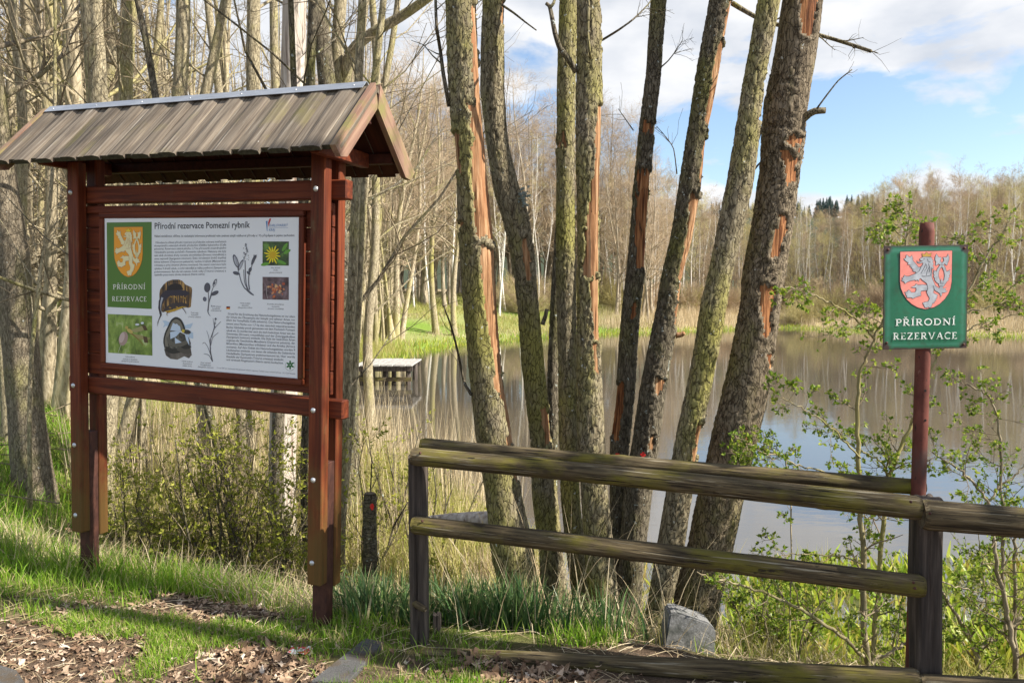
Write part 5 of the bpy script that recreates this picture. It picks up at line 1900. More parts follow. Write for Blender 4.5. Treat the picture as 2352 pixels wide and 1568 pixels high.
t1, b1_, k1 = alder_stem('leftmost alder of the clump, broad trunk with a long strip of bare orange wood', [
    (1435, 1166, 1250), (1402, 1160, 1239), (1267, 1126, 1228), (1132, 1114, 1196), (996, 1091, 1178), (890, 1080, 1160), (800, 1072, 1152), (695, 1063, 1144), (560, 1055, 1138), (402, 1048, 1123), (250, 1032, 1110), (120, 1026, 1102), (0, 1022, 1096)],
    4.32, 1, [(250, 560, 0.25, 1.1, -0.05, 1.1), (560, 860, 0.05, 1.1, 0.62, 1.1), (860, 1120, 0.62, 1.1, 0.72, 1.1), (300, 400, -1.1, -0.55, -1.1, -0.6), (0, 250, 0.80, 1.1, 0.7, 1.1), (505, 540, -1.1, -0.75, -1.1, -0.8)])
stick(t1, b1_, [at(1032, 245, 4.30), at(1018, 170, 4.27), at(1012, 120, 4.5), at(1002, 60, 4.22), at(1000, -20, 4.45)], 0.013, 0.008, twigs=3, seed=3)
stick(t1, b1_, [at(1082, 905, 4.28), at(1066, 880, 4.5), at(1050, 800, 4.45), at(1035, 745, 4.4), at(1018, 700, 4.13)], 0.010, 0.004, twigs=5, seed=4)
stick(t1, b1_, [at(1050, 130, 4.45), at(1085, 210, 4.4), at(1108, 232, 4.5)], 0.005, 0.004, M['bark'])
t2, b2__, k2 = alder_stem('second alder of the clump from the left, S-bent trunk with a grey lichen tuft', [
    (1430, 1247, 1312), (1267, 1237, 1294), (1132, 1221, 1280), (1012, 1217, 1268), (841, 1197, 1252), (695, 1187, 1237), (622, 1178, 1230), (498, 1153, 1216), (436, 1133, 1194), (332, 1116, 1168), (207, 1102, 1158), (100, 1104, 1158), (0, 1107, 1162)],
    4.8, 2, [(930, 1020, 0.3, 1.1, 0.4, 1.1), (560, 640, 0.1, 0.9, 0.2, 0.9), (0, 60, 0.7, 1.1, 0.7, 1.1)])
stick(t2, b2__, [at(1150, 10, 4.75), at(1180, 30, 4.7), at(1205, 50, 4.68), at(1232, 70, 4.66)], 0.008, 0.004)
stick(t2, b2__, [at(1246, 745, 4.75), at(1253, 725, 4.74), at(1256, 710, 4.75)], 0.016, 0.012)
pl_ = at(1203, 452, 4.72)
r_ = np.random.default_rng(5)
bag = Bag()
for k in range(46):
    d_ = r_.normal(size=3) * np.array([0.020, 0.012, 0.026])
    a_ = r_.random() * 6.28
    s__ = 0.008 + 0.007 * r_.random()
    vv = np.array([[math.cos(a_ + i * 2.1) * s__, (r_.random() - 0.5) * 0.01, math.sin(a_ + i * 2.1) * s__] for i in range(3)]) + d_
    bag.add(np.concatenate([vv, [d_ + [0, -0.008, 0.003]]]), None, [[0, 1, 3], [1, 2, 3], [2, 0, 3]])
link('lichen', bag.mesh('lichen', M['lichen']), t2, pl_ - b2__)
t3, b3__, k3 = alder_stem('slim alder of the clump with a small square orange scar, third from the left', [
    (1485, 1326, 1366), (1402, 1318, 1358), (1267, 1300, 1343), (1132, 1287, 1331), (996, 1282, 1329), (841, 1282, 1325), (695, 1278, 1324), (622, 1275, 1324), (415, 1277, 1322), (207, 1278, 1322), (0, 1284, 1327)],
    4.95, 3, [(318, 342, -1.1, 0.1, -1.1, 0.15)], redmark=(1062, 0.05, 5, 0.26))
t3b, b3b_, _k = alder_stem('dark shaded alder stem standing behind the slim scarred one', [
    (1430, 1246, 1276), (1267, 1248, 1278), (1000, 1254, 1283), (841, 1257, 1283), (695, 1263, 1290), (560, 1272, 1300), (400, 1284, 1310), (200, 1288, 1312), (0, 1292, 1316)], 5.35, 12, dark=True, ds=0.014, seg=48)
t4, b4__, k4 = alder_stem('mossy greenish alder of the clump with a dead limb at the top left', [
    (1478, 1366, 1434), (1402, 1356, 1424), (1267, 1341, 1410), (1132, 1334, 1397), (1012, 1326, 1390), (841, 1323, 1381), (695, 1324, 1378), (622, 1326, 1378), (415, 1322, 1380), (332, 1323, 1383), (207, 1323, 1385), (100, 1324, 1383), (0, 1325, 1381)],
    4.18, 4, [(500, 640, -0.1, 1.1, -0.7, 1.1), (640, 790, 0.0, 1.1, 0.55, 1.1), (250, 500, 0.62, 1.1, 0.2, 1.1), (0, 120, 0.80, 1.1, 0.8, 1.1), (790, 850, 0.35, 0.85, 0.5, 0.85)])
stick(t4, b4__, [at(1324, 165, 4.16), at(1305, 135, 4.13), at(1285, 110, 4.12), at(1274, 75, 4.11), at(1266, 30, 4.11), at(1262, 14, 4.12), at(1254, 8, 4.11)], 0.019, 0.009)
stick(t4, b4__, [at(1262, 20, 4.11), at(1272, 8, 4.10), at(1276, -10, 4.3)], 0.010, 0.007)
stick(t4, b4__, [at(1366, 160, 4.30), at(1356, 130, 4.09), at(1350, 80, 4.09), at(1352, 20, 4.09), at(1352, -20, 4.10)], 0.008, 0.007, M['bark'])
stick(t4, b4__, [at(1384, 92, 4.4), at(1420, 70, 4.13), at(1455, 45, 4.11), at(1490, 10, 4.30), at(1502, -10, 4.3)], 0.007, 0.003, twigs=9, seed=6, L=0.22, n2=3)
stick(t4, b4__, [at(1346, 525, 4.11), at(1334, 512, 4.28), at(1324, 496, 4.25)], 0.011, 0.013, M['bark'], 'branch_stub')
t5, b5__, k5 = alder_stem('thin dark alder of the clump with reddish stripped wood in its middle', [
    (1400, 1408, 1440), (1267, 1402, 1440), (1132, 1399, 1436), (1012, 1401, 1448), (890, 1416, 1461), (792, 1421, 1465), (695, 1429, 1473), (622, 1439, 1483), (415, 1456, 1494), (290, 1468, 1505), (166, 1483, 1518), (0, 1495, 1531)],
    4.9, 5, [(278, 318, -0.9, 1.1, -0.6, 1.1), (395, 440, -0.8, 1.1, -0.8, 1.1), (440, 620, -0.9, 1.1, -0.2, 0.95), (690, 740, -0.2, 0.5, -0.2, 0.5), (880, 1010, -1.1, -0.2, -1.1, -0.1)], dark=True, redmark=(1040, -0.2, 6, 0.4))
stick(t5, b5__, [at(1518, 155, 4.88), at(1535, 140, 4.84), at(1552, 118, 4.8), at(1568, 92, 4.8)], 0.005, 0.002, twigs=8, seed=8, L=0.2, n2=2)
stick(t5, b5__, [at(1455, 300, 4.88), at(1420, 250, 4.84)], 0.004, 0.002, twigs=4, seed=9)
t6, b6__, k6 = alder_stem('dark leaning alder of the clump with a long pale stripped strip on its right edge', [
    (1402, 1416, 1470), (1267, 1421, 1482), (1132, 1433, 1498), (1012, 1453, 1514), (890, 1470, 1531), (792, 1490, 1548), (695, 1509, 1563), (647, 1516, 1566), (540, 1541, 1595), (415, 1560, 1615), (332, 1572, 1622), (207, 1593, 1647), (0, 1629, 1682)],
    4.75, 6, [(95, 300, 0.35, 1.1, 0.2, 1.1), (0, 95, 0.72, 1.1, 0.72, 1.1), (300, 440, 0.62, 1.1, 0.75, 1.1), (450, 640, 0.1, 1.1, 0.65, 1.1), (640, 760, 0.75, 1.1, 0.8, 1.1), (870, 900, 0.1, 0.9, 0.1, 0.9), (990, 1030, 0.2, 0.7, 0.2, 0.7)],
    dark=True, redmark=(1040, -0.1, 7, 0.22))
stick(t6, b6__, [at(1682, 8, 4.75), at(1705, 22, 4.72), at(1740, 42, 4.7), at(1800, 62, 4.66), at(1880, 80, 4.62), at(1940, 98, 4.60), at(2000, 118, 4.30)], 0.016, 0.010, M['bark'], twigs=7, seed=10, L=0.34, n2=5)
stick(t6, b6__, [at(1552, 770, 4.72), at(1566, 768, 4.71), at(1572, 764, 4.7)], 0.02, 0.012, M['bare'])
stick(t6, b6__, [at(1555, 400, 4.7), at(1548, 340, 4.66), at(1530, 315, 4.62), at(1508, 290, 4.6)], 0.004, 0.002, twigs=7, seed=12, L=0.22)
t7, b7__, k7 = alder_stem('pale green leaning alder of the clump, second from the right', [
    (1490, 1463, 1520), (1402, 1485, 1538), (1267, 1507, 1570), (1132, 1530, 1590), (996, 1555, 1611), (890, 1578, 1634), (792, 1597, 1653), (695, 1609, 1670), (647, 1624, 1678), (540, 1645, 1703), (415, 1670, 1732), (332, 1684, 1743), (207, 1703, 1753), (0, 1742, 1792)],
    4.15, 7, [(960, 1050, 0.55, 1.1, 0.5, 1.1), (170, 210, 0.75, 1.1, 0.75, 1.1), (200, 290, 0.86, 1.1, 0.86, 1.1)], lean=0.0)
stick(t7, b7__, [at(1722, 345, 4.28), at(1742, 320, 4.25), at(1750, 290, 4.24)], 0.011, 0.006, M['bark'])
stick(t7, b7__, [at(1728, 395, 4.28), at(1742, 378, 4.25), at(1756, 364, 4.24)], 0.007, 0.004)
t8, b8__, k8 = alder_stem('rightmost alder of the clump, thick rough trunk with woodpecker-torn reddish patches', [
    (1500, 1528, 1632), (1425, 1541, 1645), (1357, 1550, 1658), (1267, 1577, 1681), (1177, 1595, 1699), (1087, 1618, 1717), (996, 1638, 1742), (906, 1659, 1764), (792, 1683, 1778), (695, 1702, 1792), (647, 1703, 1798), (540, 1724, 1817), (415, 1743, 1834), (332, 1750, 1846), (249, 1754, 1853), (124, 1780, 1873), (0, 1797, 1889)],
    4.28, 8, [(-60, 100, -0.15, 0.88, -0.05, 0.80), (310, 352, 0.1, 0.92, 0.0, 0.92), (352, 425, -0.25, 0.85, 0.1, 0.75), (500, 520, 0.25, 0.8, 0.25, 0.8), (522, 595, -0.05, 0.80, 0.1, 0.6), (660, 765, -0.1, 0.75, 0.25, 0.65), (800, 835, 0.6, 0.95, 0.6, 0.95), (1005, 1040, 0.35, 0.75, 0.4, 0.6)], rough=1.4, lean=0.0, barkmat=M['bark_grey'])
stick(t8, b8__, [at(1842, 275, 4.24), at(1858, 262, 4.20), at(1872, 255, 4.18), at(1896, 254, 4.17)], 0.024, 0.017, M['bark'], 'branch_stub')
stick(t8, b8__, [at(1876, 250, 4.06), at(1898, 220, 4.05), at(1925, 185, 4.04), at(1957, 160, 4.03)], 0.005, 0.003, twigs=3, seed=13, L=0.15)

# ------------------------------------------------------------------ leafless woodland behind the board
def wood_tree(label, top_px, low_px, width, Y, seed, mat='bark_wood', height=12.0, limbs=11, limb0=0.15, twigs=(5, 5), dens=1.0, name='alder_tree', bend=0.05, group=None, extra=None, dead=False):
    r_ = np.random.default_rng(seed)
    pa, pb = at(low_px[0], low_px[1], Y), at(top_px[0], top_px[1], Y)
    d = (pb - pa) / (pb[2] - pa[2])
    g = gz(pa[0] - d[0] * pa[2], Y)
    base = pa + d * (g - pa[2])
    K = 26
    hz = np.linspace(-0.15, height, K)
    P = base[None] + d[None] * hz[:, None]
    rise = np.clip(hz / (pb[2] - base[2]), 0, 1.2)
    P[:, 0] += bend * np.sin(hz * 0.9 + seed) * np.minimum(1, hz / 2) + bend * 0.5 * np.sin(hz * 2.1 + seed * 2)
    P[:, 1] += bend * np.cos(hz * 0.7 + seed)
    # bring the stem back through the two points where it was seen
    w0 = width / 2 / F * Y
    RR = w0 * (1.0 + 0.35 * np.exp(-np.maximum(hz, 0) / 0.25)) * np.clip(1.04 - 0.75 * (np.maximum(hz, 0) / height) ** 1.5, 0.1, 1.3)
    t = thing(name, label, 'tree', base, group)
    bag = Bag()
    seg = 20
    S = np.linspace(0, K - 1, 110)
    C = np.stack([np.interp(S, np.arange(K), P[:, i]) for i in range(3)], -1)
    C = smooth_path(C, 6)
    r2 = np.interp(S, np.arange(K), RR)
    A = np.linspace(0, 2 * math.pi, seg, endpoint=False)
    SS, AA = np.meshgrid(S, A, indexing='ij')
    nz = fbm(AA / (2 * math.pi) * 10, SS * 1.4, seed, 4, 10) - 0.5
    nb_ = fbm(AA / (2 * math.pi) * 3, SS * 0.3, seed + 3, 3, 3) - 0.5
    rr = r2[:, None] * (1 + 0.18 * nz + 0.22 * nb_)
    V = C[:, None, :] + rr[..., None] * np.stack([np.cos(AA), np.sin(AA), 0 * AA], -1)
    i = np.arange(len(S) - 1)[:, None] * seg
    j = np.arange(seg)[None]
    j2 = (j + 1) % seg
    bag.add(V.reshape(-1, 3), np.stack([i + j, i + j2, i + seg + j2, i + seg + j], -1).reshape(-1, 4))
    Pm, Rm = P[None], RR[None]
    if extra:
        for pts, r0, r1 in extra:
            q_ = smooth_path(np.repeat(np.array(pts, float), 3, 0)[1:-1], 3)[None]
            bag.tubes(q_, np.linspace(r0, r1, q_.shape[1])[None], 10)
    if limbs:
        b1, q1 = grow(Pm, Rm, limbs, 2.2, (0.6, 1.3), r_, limb0, 0.98, 6, 0.3, 0.24, 0.14, 0.005, 0.03, 0.3)
        bag.tubes(b1, q1, 6)
        b2_, q2 = grow(b1, q1, twigs[0], 1.05, (0.4, 1.1), r_, 0.15, 1, 4, 0.15, 0.5, 0.2, 0.0035)
        b3, q3 = grow(b2_, q2, twigs[1], 0.5, (0.4, 1.1), r_, 0.1, 1, 3, 0.15, 0.6, 0.2, 0.0022)
        cb = Bag().tubes(b2_, q2, 4).tubes(b3, q3, 3)
        link('crown', cb.mesh('crown', M['twig'], True, base), t)
    link('trunk', bag.mesh('trunk', M[mat], True, base), t)
    return t, base


WT = [
    ('thick rough-barked tree rising behind the left part of the board roof', (221, 0), (224, 330), 48, 7.0, 'bark_near', {}),
    ('pale straight tree behind the board roof, right of the thick rough-barked one', (305, 0), (306, 230), 36, 9.0, 'bark_near', {}),
    ('crooked grey tree with a forked side branch behind the middle of the board roof', (409, 0), (424, 215), 38, 8.2, 'bark_near', {'bend': 0.07}),
    ('pale tree leaning to the right behind the middle of the board roof', (512, 0), (464, 215), 28, 8.8, 'bark_near', {'bend': 0.04}),
    ('smooth pale yellow tree behind the ridge, left of the peeled dead trunk', (574, 0), (572, 212), 36, 8.4, 'bark_near', {}),
    ('barkless dead trunk, silver and brown, standing behind the ridge of the board', (672, 0), (668, 210), 58, 6.6, 'dead', {'limbs': 0, 'bend': 0.02}),
    ('dark shaded tree behind the ridge, right of the peeled dead trunk', (735, 0), (748, 205), 44, 7.4, 'bark_dark', {}),
    ('forked pale tree above the gable whose big limb reaches to the right', (800, 0), (786, 200), 34, 7.6, 'bark_near',
     {'extra': [([at(790, 190, 7.6), at(803, 118, 7.5), at(850, 78, 7.4), at(920, 40, 7.3), at(985, -5, 7.2), at(1040, -50, 7.1)], 0.062, 0.038)]}),
    ('slender pale tree just right of the forked one above the gable', (832, 0), (812, 200), 24, 9.4, 'bark_near', {}),
    ('thin leaning tree right above the gable tip of the board', (905, 0), (878, 190), 17, 8.0, 'bark_near', {}),
    ('slanting tree at the left edge of the photo, above the roof', (22, 60), (40, 300), 22, 9.0, 'bark_near', {}),
    ('thin bright yellowish sapling left of the board roof', (115, 0), (101, 350), 9, 6.2, 'bark_near', {'limbs': 9, 'height': 7.0}),
    ('stout grey tree leaning left at the left edge, standing in grass', (12, 560), (62, 974), 72, 6.9, 'bark_brown', {'bend': 0.03, 'limb0': 0.3}),
    ('pale sunlit tree foot cut off by the left edge of the photo', (-14, 700), (12, 1000), 26, 8.4, 'bark_near', {}),
    ('left one of two slim sunlit stems just right of the board posts', (822, 380), (806, 690), 23, 5.6, 'bark_near', {'bend': 0.02, 'height': 9, 'limb0': 0.35}),
    ('right one of two slim sunlit stems just right of the board posts', (850, 380), (822, 740), 20, 5.9, 'bark_near', {'bend': 0.02, 'height': 9, 'limb0': 0.35}),
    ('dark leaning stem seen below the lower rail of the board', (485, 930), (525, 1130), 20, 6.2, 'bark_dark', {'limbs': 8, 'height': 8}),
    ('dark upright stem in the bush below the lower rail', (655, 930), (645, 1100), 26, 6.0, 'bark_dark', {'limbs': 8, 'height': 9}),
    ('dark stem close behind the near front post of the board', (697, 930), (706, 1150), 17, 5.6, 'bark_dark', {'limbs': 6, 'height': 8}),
    ('tall pale tree far left between the roof edge and the photo edge', (175, 0), (172, 300), 30, 11.0, 'bark_near', {}),
    ('stout pale tree behind the gap under the board roof', (250, 0), (262, 400), 30, 12.5, 'bark_near', {}),
    ('slim tree behind the board, right of the crooked grey tree', (470, 0), (520, 400), 22, 12.0, 'bark_near', {}),
    ('twisted slim tree behind the board near the dead trunk', (620, 0), (628, 300), 24, 11.0, 'bark_near', {}),
    ('straight grey tree far behind the gable', (862, 0), (858, 330), 22, 12.0, 'bark_near', {}),
]
for i, (lb, tp, lp, wd, Y, mt, kw) in enumerate(WT):
    wood_tree(lb, tp, lp, wd, Y, 100 + i, mt, **kw)


def tree_proto(name, label, seed, h, r0, mat, tmat, limbs, n2, n3, limb_len, ang, group, t0=0.3, up=0.35, n4=0, trunk_sides=9, clump=1):
    r_ = np.random.default_rng(seed)
    t = thing(name, label, 'tree', (0, 0, -500), group)
    cb = Bag()
    for c in range(clump):
        tb = Bag()
        K = 14
        hz = np.linspace(-0.4, h * (1 if c == 0 else r_.uniform(0.75, 1.0)), K)
        P = np.zeros((K, 3))
        P[:, 2] = hz
        lx, ly = (r_.normal(0, 0.05), r_.normal(0, 0.03)) if clump == 1 else (r_.normal(0, 0.12), r_.normal(0, 0.08))
        P[:, 0] = lx * hz + 0.015 * h * np.sin(hz / h * 7 + seed + c) + (0 if c == 0 else r_.normal(0, 0.35))
        P[:, 1] = ly * hz + 0.015 * h * np.cos(hz / h * 5 + seed + c) + (0 if c == 0 else r_.normal(0, 0.35))
        RR = r0 * (1 if c == 0 else 0.75) * (1 + 0.3 * np.exp(-np.maximum(hz, 0) / 0.5)) * np.clip(1.02 - 0.93 * (hz / h), 0.06, 1.2)
        tb.tubes(P, RR, trunk_sides)
        b1, q1 = grow(P[None], RR[None], limbs, limb_len, ang, r_, t0, 0.98, 6, up, 0.4, 0.14, 0.008, 0.07, 0.65)
        tb.tubes(b1, q1, 4)
        b2_, q2 = grow(b1, q1, n2, limb_len * 0.42, (0.4, 1.0), r_, 0.12, 1, 4, 0.12, 0.5, 0.18, 0.0055)
        b3, q3 = grow(b2_, q2, n3, limb_len * 0.20, (0.4, 1.0), r_, 0.1, 1, 3, 0.1, 0.6, 0.18, 0.0042)
        cb.tubes(b2_, q2, 3).tubes(b3, q3, 3)
        link('trunk', tb.mesh('trunk', M[mat], True), t)
        if n4:
            b4, q4 = grow(b3, q3, n4, limb_len * 0.12, (0.4, 1.0), r_, 0.1, 1, 2, 0.0, 0.7, 0.15, 0.0038)
            cb.tubes(b4, q4, 3)
    link('crown', cb.mesh('crown', M[tmat], True), t)
    return t


class Kind:
    """trees of one kind: the first prototypes are themselves placed, the rest are copies with their trunk and crown"""

    def __init__(self, protos, where=None):
        self.where = where
        self.p, self.used, self.kids = protos, [False] * len(protos), [list(o.children) for o in protos]
        self.r = random.Random(len(protos) * 7 + 1)

    def put(self, x, y, sc, z=None, rz=None, label=None):
        i = self.r.randrange(len(self.p))
        o = self.p[i] if not self.used[i] else copy_tree(self.p[i], self.kids[i])
        self.used[i] = True
        o.location = (x, y, gz(x, y) if z is None else z)
        o.rotation_euler = (0, 0, self.r.uniform(0, 6.28) if rz is None else rz)
        s1 = sc * self.r.uniform(0.92, 1.08)
        o.scale = (s1, s1, sc)
        if label:
            o['label'] = label
        elif self.where:
            px = CX + F * x / y
            for lim, lb in self.where:
                if px < lim:
                    break
            o['label'] = lb
            o['group'] = lb
        return o

    def drop_unused(self):
        for i, u in enumerate(self.used):
            if not u:
                for ch in self.kids[i]:
                    bpy.data.objects.remove(ch)
                bpy.data.objects.remove(self.p[i])


LB_W = 'grey leafless tree in the crowded wood behind the board'
inner = Kind([tree_proto('alder_tree', LB_W, 300 + i, 14.0, 0.105, 'bark_wood', 'twig', 20, 4, 5, 2.3, (0.7, 1.35), 'leafless trees in the wood behind the board', 0.14, 0.2) for i in range(5)], [(100, 'grey leafless tree in the wood at the left edge, beside the board roof'), (480, 'grey leafless tree in the wood behind the left half of the board roof'), (800, 'grey leafless tree in the wood behind the right half of the board roof'), (3000, 'grey leafless tree in the wood between the board gable and the alder clump')])
r_ = random.Random(31)
placed = []


def free(x, y, d):
    for a, c in placed:
        if (a - x) ** 2 + (c - y) ** 2 < d * d:
            return False
    placed.append((x, y))
    return True


k = 0
tries = 0
while k < 285 and tries < 30000:
    tries += 1
    y = 10.5 + 34 * r_.random() ** 1.15
    px = r_.uniform(-160, 905)
    x = (px - CX) / F * y
    if poly_dist(BANK, np.array([x]), np.array([y]))[0] < 0.7:
        continue
    if not free(x, y, 0.45 + y * 0.018):
        continue
    inner.put(x, y, r_.uniform(0.55, 1.2))
    k += 1
inner.drop_unused()

LB_M = 'leafless tree with a fine twiggy crown on the far meadow bank'
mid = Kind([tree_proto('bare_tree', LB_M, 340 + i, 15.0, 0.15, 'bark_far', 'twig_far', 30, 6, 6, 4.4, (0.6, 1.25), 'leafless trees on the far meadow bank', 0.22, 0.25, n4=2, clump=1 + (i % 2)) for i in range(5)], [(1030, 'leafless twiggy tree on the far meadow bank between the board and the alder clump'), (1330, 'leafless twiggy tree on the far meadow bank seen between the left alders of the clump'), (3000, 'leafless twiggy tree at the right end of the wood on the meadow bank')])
k = tries = 0
while k < 95 and tries < 9000:
    tries += 1
    px = r_.uniform(780, 1545)
    y = r_.uniform(50, 84) if r_.random() < 0.8 else r_.uniform(46, 60)
    x = (px - CX) / F * y
    db0 = poly_dist(BANK, np.array([x]), np.array([y]))[0]
    if db0 < (13 if px < 1380 else 3.5) or not free(x, y, 1.6):
        continue
    # the edge of the wood steps down towards the open pond
    cap = np.interp(px, [780, 1250, 1380, 1470, 1545], [1.32, 1.30, 1.16, 0.98, 0.72]) * y / 60
    mid.put(x, y, r_.uniform(0.78, 1.0) * min(cap, 1.35))
    k += 1
mid.drop_unused()
# trunks that stand out on the meadow
solo = Kind([tree_proto('alder_tree', 'tree on the meadow bank', 360 + i, 15.0, 0.19, 'bark_wood', 'twig_far', 22, 5, 5, 4.0, (0.6, 1.2), 'x', 0.3, 0.2, clump=(5, 1, 1)[i]) for i in range(3)])
for i, (px, py, Y, sc, lb) in enumerate(((900, 748, 39, 1.0, 'clump of leaning trunks on the far meadow seen right of the board'), (1000, 732, 43, 1.0, 'dark upright trunk on the meadow left of the clump of alders'),
                                         (1050, 742, 43, 0.95, 'leaning trunk on the meadow close to the leftmost alder of the clump'))):
    p = at(px, py, Y)
    o = solo.p[i]
    o.location = (p[0], Y, gz(p[0], Y))
    o.scale = (sc, sc, sc)
    o['label'] = lb
    del o['group']

LB_B = 'slim white-barked birch on the far bank'
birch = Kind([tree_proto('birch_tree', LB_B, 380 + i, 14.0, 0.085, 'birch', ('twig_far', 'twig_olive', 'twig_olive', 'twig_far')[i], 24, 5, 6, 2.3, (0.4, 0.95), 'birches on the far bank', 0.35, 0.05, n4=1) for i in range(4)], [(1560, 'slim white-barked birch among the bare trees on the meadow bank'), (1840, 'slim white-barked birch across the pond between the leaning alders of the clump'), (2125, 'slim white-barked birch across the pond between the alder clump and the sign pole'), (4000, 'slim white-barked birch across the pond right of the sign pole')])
k = tries = 0
while k < 210 and tries < 9000:
    tries += 1
    if k < 55:
        px, y = r_.uniform(830, 1560), r_.uniform(54, 84)
    else:
        px, y = r_.uniform(1500, 2560), r_.uniform(58, 92)
    x = (px - CX) / F * y
    db0 = poly_dist(BANK, np.array([x]), np.array([y]))[0]
    if db0 < (8 if px < 1500 else 10) or not free(x, y, 0.9):
        continue
    hpx = np.interp(px, [830, 1350, 1500, 1640, 1750, 1950, 2050, 2200, 2360], [430, 400, 300, 250, 205, 222, 275, 288, 280])
    sc = hpx * y / F / 14.0 * r_.uniform(0.72, 1.05)
    birch.put(x, y, min(sc, 1.4))
    k += 1
birch.drop_unused()
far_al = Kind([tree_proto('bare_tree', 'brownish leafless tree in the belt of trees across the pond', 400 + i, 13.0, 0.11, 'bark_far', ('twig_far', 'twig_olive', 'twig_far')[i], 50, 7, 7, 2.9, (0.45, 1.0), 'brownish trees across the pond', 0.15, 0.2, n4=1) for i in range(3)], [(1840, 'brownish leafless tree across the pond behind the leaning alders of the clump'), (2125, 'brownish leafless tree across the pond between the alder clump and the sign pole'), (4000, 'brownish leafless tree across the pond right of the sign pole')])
k = tries = 0
while k < 215 and tries < 12000:
    tries += 1
    px, y = r_.uniform(1540, 2600), r_.uniform(60, 98)
    x = (px - CX) / F * y
    db0 = poly_dist(BANK, np.array([x]), np.array([y]))[0]
    if db0 < 11 or not free(x, y, 1.3):
        continue
    hpx = np.interp(px, [1540, 1640, 1750, 1950, 2050, 2200, 2360], [262, 215, 188, 205, 255, 266, 266])
    far_al.put(x, y, hpx * y / F / 13.0 * r_.uniform(0.7, 1.02))
    k += 1
far_al.drop_unused()

# rounded willow bushes along the far shore
def bush_proto(seed, mat, label, group):
    r2 = np.random.default_rng(seed)
    n0 = 60
    a = r2.random(n0) * 6.28
    el = np.arccos(r2.random(n0) * 0.95)
    d = np.stack([np.cos(a) * np.sin(el), np.sin(a) * np.sin(el), np.cos(el)], -1)
    P = np.stack([d * 0.02 + np.array([0, 0, -0.05]), d * 0.5, d * 0.95 + np.array([0, 0, 0.12])], 1) * np.array([1.25, 1.25, 1.35])
    Rr = np.tile([0.016, 0.011, 0.005], (n0, 1))
    b1, q1 = grow(P, Rr, 9, 0.8, (0.25, 0.8), r2, 0.2, 1, 4, 0.2, 0.6, 0.2, 0.004)
    b2_, q2 = grow(b1, q1, 5, 0.36, (0.3, 0.9), r2, 0.1, 1, 3, 0.1, 0.7, 0.2, 0.0034)
    t = thing('willow_bush', label, 'bush', (0, 0, -500), group)
    link('stems', Bag().tubes(P, Rr, 4).mesh('stems', M[mat], True), t)
    link('crown', Bag().tubes(b1, q1, 3).tubes(b2_, q2, 3).mesh('crown', M[mat], True), t)
    return t


wb = Kind([bush_proto(420, 'twig_olive', 'x', 'willow bushes along the far shore'), bush_proto(421, 'twig_far', 'x', 'willow bushes along the far shore')])
LB_WB = 'rounded leafless willow bush among the scrub on the far shore'
for o in wb.p:
    o['label'] = LB_WB
k = tries = 0
while k < 110 and tries < 5000:
    tries += 1
    px, y = r_.uniform(1180, 2560), r_.uniform(55, 82)
    x = (px - CX) / F * y
    db0 = poly_dist(BANK, np.array([x]), np.array([y]))[0]
    if db0 < 8.5 or db0 > 22:
        continue
    wb.put(x, y, r_.uniform(1.0, 2.1))
    k += 1
p = at(1905, 690, 66)
o = wb.put(p[0], 66, 2.0)
o['label'] = 'largest round olive willow bush, standing left of the green sign'
if 'group' in o:
    del o['group']
p = at(1830, 690, 66)
o = wb.put(p[0], 65, 1.5)
o['label'] = 'round olive willow bush left of the largest one on the far shore'
if 'group' in o:
    del o['group']

# spruces on the distant rise
def spruce_proto(seed):
    r2 = np.random.default_rng(seed)
    t = thing('spruce_tree', 'dark spruce tinted haze-blue on the distant rise beyond the pond', 'tree', (0, 0, -500), 'spruces on the distant rise')
    P = np.array([[0, 0, -1], [0, 0, 9], [0, 0, 19.0]])
    link('trunk', Bag().tubes(P, np.array([0.28, 0.18, 0.03]), 6).mesh('trunk', M['bark_dark']), t)
    bag = Bag()
    V, T = [], []
    for lv in range(26):
        z = 3.0 + 16 * lv / 26
        rad = 3.1 * (1 - lv / 27) ** 0.9
        nn = 9
        for q_ in range(nn):
            a = r2.random() * 6.28
            L = rad * (0.7 + 0.5 * r2.random())
            w_ = 0.35 + 0.16 * L
            dx, dy = math.cos(a), math.sin(a)
            k0 = len(V)
            dz = -0.34 * L
            V += [(0, 0, z + 0.3), (dx * L * 0.55 - dy * w_, dy * L * 0.55 + dx * w_, z + dz * 0.5 - 0.15), (dx * L, dy * L, z + dz), (dx * L * 0.55 + dy * w_, dy * L * 0.55 - dx * w_, z + dz * 0.5 - 0.15), (dx * L * 0.6, dy * L * 0.6, z + dz * 0.35 + 0.12)]
            T += [(k0, k0 + 1, k0 + 4), (k0 + 1, k0 + 2, k0 + 4), (k0 + 2, k0 + 3, k0 + 4), (k0 + 3, k0, k0 + 4)]
    bag.add(V, None, T)
    link('crown', bag.mesh('crown', M['spruce']), t)
    return t


spk = Kind([spruce_proto(430), spruce_proto(431)])
for k in range(150):
    px = r_.uniform(1630, 2130)
    y = r_.uniform(420, 480)
    x = (px - CX) / F * y
    top = np.interp(px, [1560, 1840, 1900, 1990, 2010, 2060, 2420], [476, 468, 452, 446, 454, 478, 484]) + 24 * r_.random() ** 2 - 3
    zt = at(px, top, y)[2]
    zg = gz(x, y)
    sc = max(0.5, (zt - zg) / 19.0)
    o = spk.put(x, y, sc, zg)
    o.scale = (sc * r_.uniform(1.0, 1.7), sc * r_.uniform(1.0, 1.7), sc)

